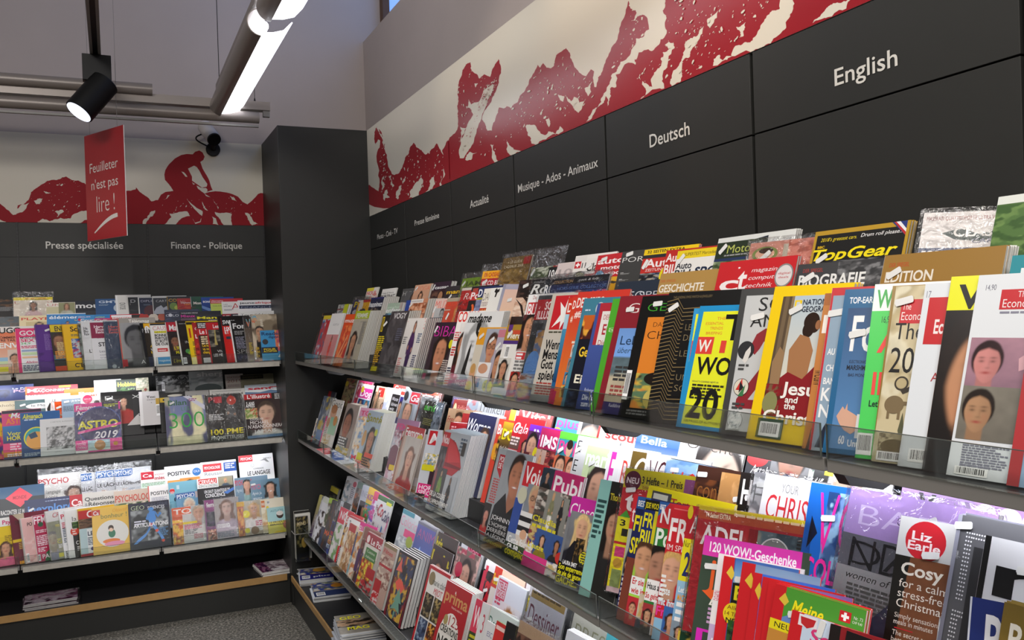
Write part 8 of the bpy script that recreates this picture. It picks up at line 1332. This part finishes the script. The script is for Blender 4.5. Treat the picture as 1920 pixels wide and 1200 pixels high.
row('R', 3, 0, 540, 920, 5.7875, [
 (346, 44, 'd0c468|G 0 0 60 100 d0c878 4a2a7a|N 40 0 100 100 d8d8dc,8a8a9a 4|Tv 40 30 12 cfc8e0 SAVEURS 50', 'yellow to purple magazine at the column end of the bottom shelf', {'yaw': 11, 'n': 2}),
 (392, 60, 'e6e6ea|R 0 88 100 100 d8dcd0|N 0 0 100 70 e6e6ea,c8c8d0,3a2a2a 4', 'white magazine, second from the column on the bottom shelf', {'yaw': 11, 'n': 2}),
 (455, 72, '7a9a3a|R 0 90 100 100 a8c83a|N 0 0 100 88 d8d8d4,7a5a3a,3a4a2a 5|R 0 0 60 40 2a3a5a', 'green topped magazine near the column, bottom shelf', {'yaw': 11}),
 (484, 96, '1c1a1a|N 0 0 100 100 1c1a1a,5a3020,2a2a3a 6|Tb 10 30 10 d85a3a MA 60', 'black magazine with brown photo near the column, bottom shelf', {'yaw': 11, 'n': 2}),
 (548, 92, '17181c|R 44 82 90 100 c8ccd4|T 50 88 6 445 CAVISTE 30|R 80 70 100 80 c89a3a|N 0 60 40 98 8a8a8a,2a2a2c 5|N 0 0 60 60 1c2a5a,3a4aa0,101420 4|Tb 14 36 7 d83a3a VINS 40|Tb 12 28 7 e8c030 GROS 40|Tb 10 20 7 e8a030 FETES 50|Tb 8 12 7 c8d8e8 POTS 44', 'black magazine with blue light and stacked coloured words', {'yaw': 11, 'n': 2}),
 (576, 170, 'dcd8d8|R 0 70 100 100 d82a48|Tb 14 78 16 f2e8ea NOEL 110|N 0 0 100 68 e0dcda,c8c0c8,7aa86a 4', 'pink-red topped magazine on the bottom shelf', {'yaw': 11}),
 (640, 226, 'c8242c|R 0 0 22 100 e8e4e0|Tb 24 80 14 f0e8e4 Saveur 130|N 22 36 100 78 c89030,3a2a4a,d8b060 4|R 0 0 30 34 c82428|R 30 0 60 34 3a3038|L 32 30 24 8 2 c8b8c8', 'red magazine with white spine strip and golden food', {'yaw': 11, 'n': 2}),
 (668, 266, 'eceaea|Tb 30 82 10 5a6a6a Top 80|R 0 97 100 100 b82028|N 0 0 100 78 e8e0d4,c8a070,e8e4dc 4', 'white magazine with rounded red edge and grey letters To', {'yaw': 11, 'n': 2}),
 (678, 346, 'e0d2b8|R 0 84 50 100 b8242a|N 0 0 60 84 d8b080,b05a30,e8d8c0,a87a4a 4|R 60 40 100 90 3a4a7a|N 60 0 100 40 8ab0b8,e8e0d0 4', 'cream food magazine with red block, bottom shelf', {'yaw': 11}),
 (790, 336, 'd82a88|N 0 0 100 84 e8d8c8,d8a040,b8b0a8,c87a3a 4|Tb 4 84 10 f2e0ec ELLE 60', 'magenta topped food magazine, bottom shelf', {'yaw': 11, 'w': .19}),
 (830, 388, '8a5a50|R 0 0 14 100 a8a088|N 14 0 100 80 7a3a30,c8a090,4a2a20 5|R 0 20 40 60 4a2a5a', 'brown-pink magazine left of the dark red one, bottom shelf', {'yaw': 11, 'n': 3, 't': .005}),
 (872, 440, 'b8b0a8|R 0 80 100 100 a01c30|C 14 88 9 0 f0e0e0|Tb 34 82 11 f4ecec Le_Point 90|R 4 60 90 80 dcd8d0|R 16 54 84 74 3a7a3a|T 24 66 5 dfe8d8 Cuisine 50|T 24 57 5 dfe8d8 italienne 54|N 0 0 80 54 c8501c,d8a040,7a1c14,e0d040 4|R 50 26 100 44 b02028|R 40 0 90 20 8a6a60|N 30 0 100 20 a89890,3a3030,c02838 5|R 0 0 6 60 3a2a6a', 'dark red headed food magazine with a dish of pasta', {'yaw': 10, 'w': .215, 'n': 2}),
 (1052, 556, 'b8988c|R 0 94 100 100 8a7a5a|Tb 10 84 7 b84a48 Fêtes 70|N 0 30 100 80 b8a094,8a5a50,d8c8b8 4|R 0 62 100 66 b02a34|R 0 0 50 40 b02028|N 0 0 50 20 c02a30,d8c8c8 4', 'dull pink magazine with curved thick spine', {'yaw': 8, 'w': .16, 'n': 2, 't': .012, 'sp': '8a8468'}),
])
row('R', 3, 0, 0, 0, 1, [
 (750, 1030, '1c2026|N 6 4 94 96 1f242a,3a4a3a,8a3a3a,c8a040,2a3a5a 8|Z e06a5a 8 70 26 92 30 80 40 72|Z e0584a 20 54 34 62 56 60 70 52 60 44 34 46|Z 6a9a88 50 50 40 40 46 42 30 28 40 30 26 16 50 20 76 16 62 30 74 30 58 42|Z 6a9a88 46 16 54 16 52 6 48 6|N 0 0 12 60 7a1a2a,1c1a1c 9|N 88 0 100 60 7a1a2a,1c1a1c 9', 'black magazine with a painted coral and green Christmas tree, front of thick copies', {'yaw': 9, 'w': .205, 'n': 5, 't': .014, 'sp': '22242a'}),
 (807, 1058, 'e4e2de|R 0 0 8 100 b8202c|R 0 96 100 100 b8202c|C 24 86 14 8 8a7a58|T 30 80 8 3a4a48 marie_claire 66|Ti 44 70 8 c83048 MIJOT 40|N 12 40 52 68 3a3428,8a7a5a,1c1c18 5|N 56 40 96 68 4a4430,a8925a,2a2418 5|N 12 10 52 38 1c2840,8a9ab0,3a4a6a 5|N 56 10 96 38 8a3a1c,e0a040,3a1c10 5|R 12 0 92 8 e8e4e0', 'white and red magazine with four dark photos', {'yaw': 9, 'w': .2, 'n': 2, 't': .006}),
 (839, 1087, 'b0202a|Tb 6 78 14 c8925a prima 88|Tb 40 90 3 f0e0e0 i 4|T 40 73 3 e8c8c0 hors-série 40|C 50 36 38 32 e8e4dc|T 42 54 12 a8303a 125 38|C 30 58 8 6 a89860|Tb 18 44 8 22241f CRÉATIONS 66|Tb 16 26 14 22241f NOËL 76|Tb 24 14 6 22241f DIY 30|N 0 0 100 8 b0202a,8a141c 6', 'bright red magazine with gold title and 125 Créations Noël', {'yaw': 8, 'w': .22, 'n': 5, 't': .009, 'sp': 'd8dcd8'}),
 (894, 1122, 'd8405a|Tb 10 72 22 f2e4e8 W 60|R 0 0 100 66 3a4a2a|L 10 60 70 14 3 c8c030|R 60 0 100 100 e0dcd8', 'pink and green magazine with white W, bottom shelf', {'yaw': 8, 'w': .2}),
 (907, 1129, 'dcdcdc|T 20 70 20 c84a5a 3 20|C 50 46 26 14 c8c8c4|C 50 30 20 12 a8b0a0|C 50 30 10 6 c8503a', 'pale magazine with a red figure three, bottom shelf', {'yaw': 8, 'w': .2}),
 (921, 1136, 'cfd8d4|R 0 0 3 100 c8a888|T 10 80 12 3a6a5a Dessin 130|T 6 84 2 888 atelier 20|N 0 0 100 70 cfd8d4,a8b0b0 4', 'pale green drawing magazine with thin green title', {'yaw': 6, 'w': .22, 'n': 2}),
 (914, 1163, 'e2e0e2|T 20 84 6 6a6a9a ESC 40|Tv 40 50 9 1c1c1e PORTE 40|N 50 0 100 60 e2e0e2,c84a4a 4', 'white booklet with black vertical letters, bottom shelf', {'yaw': 6, 'w': .15, 'd': -.006}),
 (932, 1163, '4aa83a|R 0 78 100 100 d0302c|L 6 92 80 1 4 f0d0c8|C 50 40 40 24 e8ece8|R 0 0 20 60 c83028', 'red and green booklet, bottom shelf front', {'yaw': 6, 'w': .15, 'd': -.008}),
 (951, 1164, '18191a|R 70 50 100 100 a8b82a|C 40 74 16 12 b04030|R 20 60 60 80 1c3a8a|R 0 0 100 40 1c2450', 'black booklet with lime edge, bottom shelf front', {'yaw': 6, 'w': .15, 'd': -.01, 'st': [(34, 80, 15, 1.8)]}),
 (976, 1162, '6a3c30|N 0 0 100 100 6a3c30,9a6a54,3a221c 4|C 16 62 16 14 d0c020|L 8 66 20 3 3 6a6010|Tb 40 60 14 c8b0a0 2_MAG 60|R 0 90 100 100 c8a888', 'crinkled brown wrapped bundle with yellow disc', {'yaw': 4, 'w': .23, 'wrap': 1, 'd': -.012}),
 (1064, 1180, 'e4e4e8|L 10 80 70 3 3 bbb|N 0 0 100 60 e4e4e8,d0d0d8 3', 'blank white magazine at the lower picture edge', {'yaw': 4, 'w': .2, 'n': 4, 't': .006}),
])

# ------------------------------------------------------------------ flat piles on the bottom boards, menu holder by the column
def flat(P, ang, w, h, t, spec, label, group, n=1, spine=None, wrap=0, jit=.006, name='magazine'):
    """n magazines lying on each other; P = left corner of the edge nearest the aisle"""
    rnd = random.Random(int(abs(P.x*977+P.y*131)))
    for i in range(n):
        a = math.radians(ang+rnd.uniform(-2.2, 2.2)); u = Vector((math.cos(a), math.sin(a), 0)); b = Vector((-u.y, u.x, 0))
        B = P+Vector((rnd.uniform(-jit, jit), rnd.uniform(-jit, jit), t*1.03*i+t))
        last = i == n-1
        SEED[0] += 1
        root = link(name, page_block(w, h, t, spine or spec.split('|')[0].split()[0]))
        root.matrix_world = Matrix(((u.x, 0, b.x, B.x), (u.y, 0, b.y, B.y), (0, -1, 0, B.z), (0, 0, 0, 1)))
        root['sid'] = str(SEED[0]); tag(root, label if last else ('copy lying in the pile under the '+label), 'magazine', group)
        if last or wrap:
            art = Art(w, h, .006, .0002); paint(art, spec, w, h, SEED[0]); art.mesh('cover', parent=root)
        if wrap: tag(MB().box(-.004, -art.lift*art.layer-.002, -.003, w+.012, t*.95, h+.006).build('plastic_wrap', 'bag', root), 'clear plastic wrap')
ZB_ = .1855
A = hit(45, 1147, 2, ZB_); B = hit(136, 1145, 2, ZB_)
flat(A, 3, (B-A).length*.98, .2, .0075, '4a1f3a|N 0 0 100 100 5a2444,8a4a6a,2a1424,b890a8,d8c8d0 5|T 14 60 22 d8b0c8 Ros 60|Tb 40 20 8 e8d8e0 AVEC 40', 'wrapped purple magazine, top of the small pile on the left bottom board', 'wrapped pile on the left bottom board', 5, 'b8a0b0', wrap=1)
A = hit(492, 1083, 2, ZB_); B = hit(549, 1070, 2, ZB_)
flat(A, 6, .21, .24, .005, '7a6a70|N 0 0 100 100 8a7a80,b8a8ac,5a3a50,d8ccd0 4|R 0 0 30 100 5a1f4a|N 0 0 30 100 5a1f4a,2a1a3a,a06a8a 4|L 34 20 40 3 3 eee', 'mauve magazine, top of the pile in the corner of the left bottom board', 'corner pile on the left bottom board', 6, 'e0dcd8')
# right bottom board: magazines seen edge-on along the aisle
def flat_r(px_, py_, ang, w, h, t, spec, label, group, n, spine=None):
    flat(hit(px_, py_, 2, ZB_), ang, w, h, t, spec, label, group, n, spine)
flat_r(557, 1079, -12, .2, .27, .005, '1c1a18|N 0 0 100 100 1c1a18,3a3428,8a7a4a,0e0d0c 5|T 20 60 8 c8b890 MENU 50', 'black food magazine, top of the pile by the column on the right bottom board', 'pile by the column on the right bottom board', 8, 'd8d8d8')
flat_r(563, 1100, -10, .2, .27, .005, '8a8f9a|N 0 40 100 100 c89a5a,5a6a3a,d8d0c0,2a3a8a 5|R 0 0 100 40 2a2a7a|K 6 8 24 24|Tb 40 14 12 d8d8e4 plus 50|C 60 70 20 16 d8a040', 'blue and white shopping magazine, top of the second pile on the right bottom board', 'second pile on the right bottom board', 7, 'd0d4da')
flat_r(590, 1130, -8, .21, .27, .005, '7a8494|N 0 40 100 100 c8a05a,6a7a3a,d0ccc4,3a4a8a 5|R 0 0 100 36 33406a|K 6 6 24 22|C 70 66 18 14 d08a30', 'grey-blue magazine with food pictures, top of the third pile on the right bottom board', 'third pile on the right bottom board', 6, 'd0d4da')
flat_r(640, 1236, -6, .21, .27, .0062, '8a847a|Tb 10 74 16 e8e020 GEO 50|Tb 20 16 16 e8e020 MAG 50|N 0 34 100 70 a8886a,8a847a,2a2420 3', 'grey magazine with yellow lettering, top of the tall pile on the right bottom board', 'tall pile on the right bottom board', 18, 'b8bcc4')
hp_ = hit(549, 1010, 1, YC-.06)
for i, (sp_, lb_) in enumerate([('1c1914|N 0 30 100 100 1c1914,4a4028,8a7a4a,0e0d0c 6|Tb 10 80 8 c8b890 MENU 70|C 60 40 20 12 c8a050', 'black food magazine, front copy in the clear holder by the column'), ('d8d4cc', 'pale magazine behind the black one in the clear holder'), ('24211c', 'dark magazine at the back of the clear holder')]):
    w3 = .075; make_mag(Vector((-CW+.02, YC-.09+i*.024, .3015)), Vector((1, 0, 0)), Vector((0, -1, 0)), math.radians(3), w3+.02*(i > 0), .27+.012*i, .02, sp_, lb_, 'magazines in the holder by the column', 1, 'b8b4aa' if i else '1c1914')
hold = empty('leaflet_holder', (hp_.x, hp_.y, .40)); tag(hold, 'clear and wire leaflet holder fixed to the corner column above the piles', 'holder')
x0 = -CW+.015
rel(tag(MB().box(x0-.005, YC-.105, .30, x0+.085, YC-.102, .52).build('front_pane', 'acrylic'), 'clear front pane'), hold)
rel(MB().box(x0-.005, YC-.105, .297, x0+.085, YC-.0005, .30).build('base', 'acrylic'), hold)
rel(MB().path([(x0+.1, YC-.001, .47), (x0+.1, YC-.108, .47), (x0-.01, YC-.108, .47), (x0-.01, YC-.001, .47)], .0025, 8).build('wire_loop', 'rail', smooth=True), hold)

KEEP_SID = False
build_rows()
# short labels, and one stuff object for the slivers that show least
mg = [o for o in bpy.data.objects if o.parent is None and 'sid' in o.keys()]
for o in mg:
    wds = o['label'].split()
    if len(wds) > 16: o['label'] = ' '.join(wds[:16])
bits = []
for o in mg:
    if o['sid'] in MERGE:
        for c in list(o.children):
            m = c.matrix_world.copy() if False else o.matrix_world @ c.matrix_local
            c.parent = None; c.matrix_world = m; bits.append(c)
        bits.append(o)
if bits:
    act = bits[-1]; act.data = act.data.copy(); bpy.context.view_layer.update()
    with bpy.context.temp_override(active_object=act, object=act, selected_objects=bits, selected_editable_objects=bits):
        bpy.ops.object.join()
    act.name = 'magazine_stock'
    for k in list(act.keys()): del act[k]
    tag(act, 'narrow slivers of half-hidden magazines and spare copies between the displayed ones', 'magazines', None, 'stuff')
for o in bpy.data.objects:
    if 'sid' in o.keys() and not KEEP_SID: del o['sid']
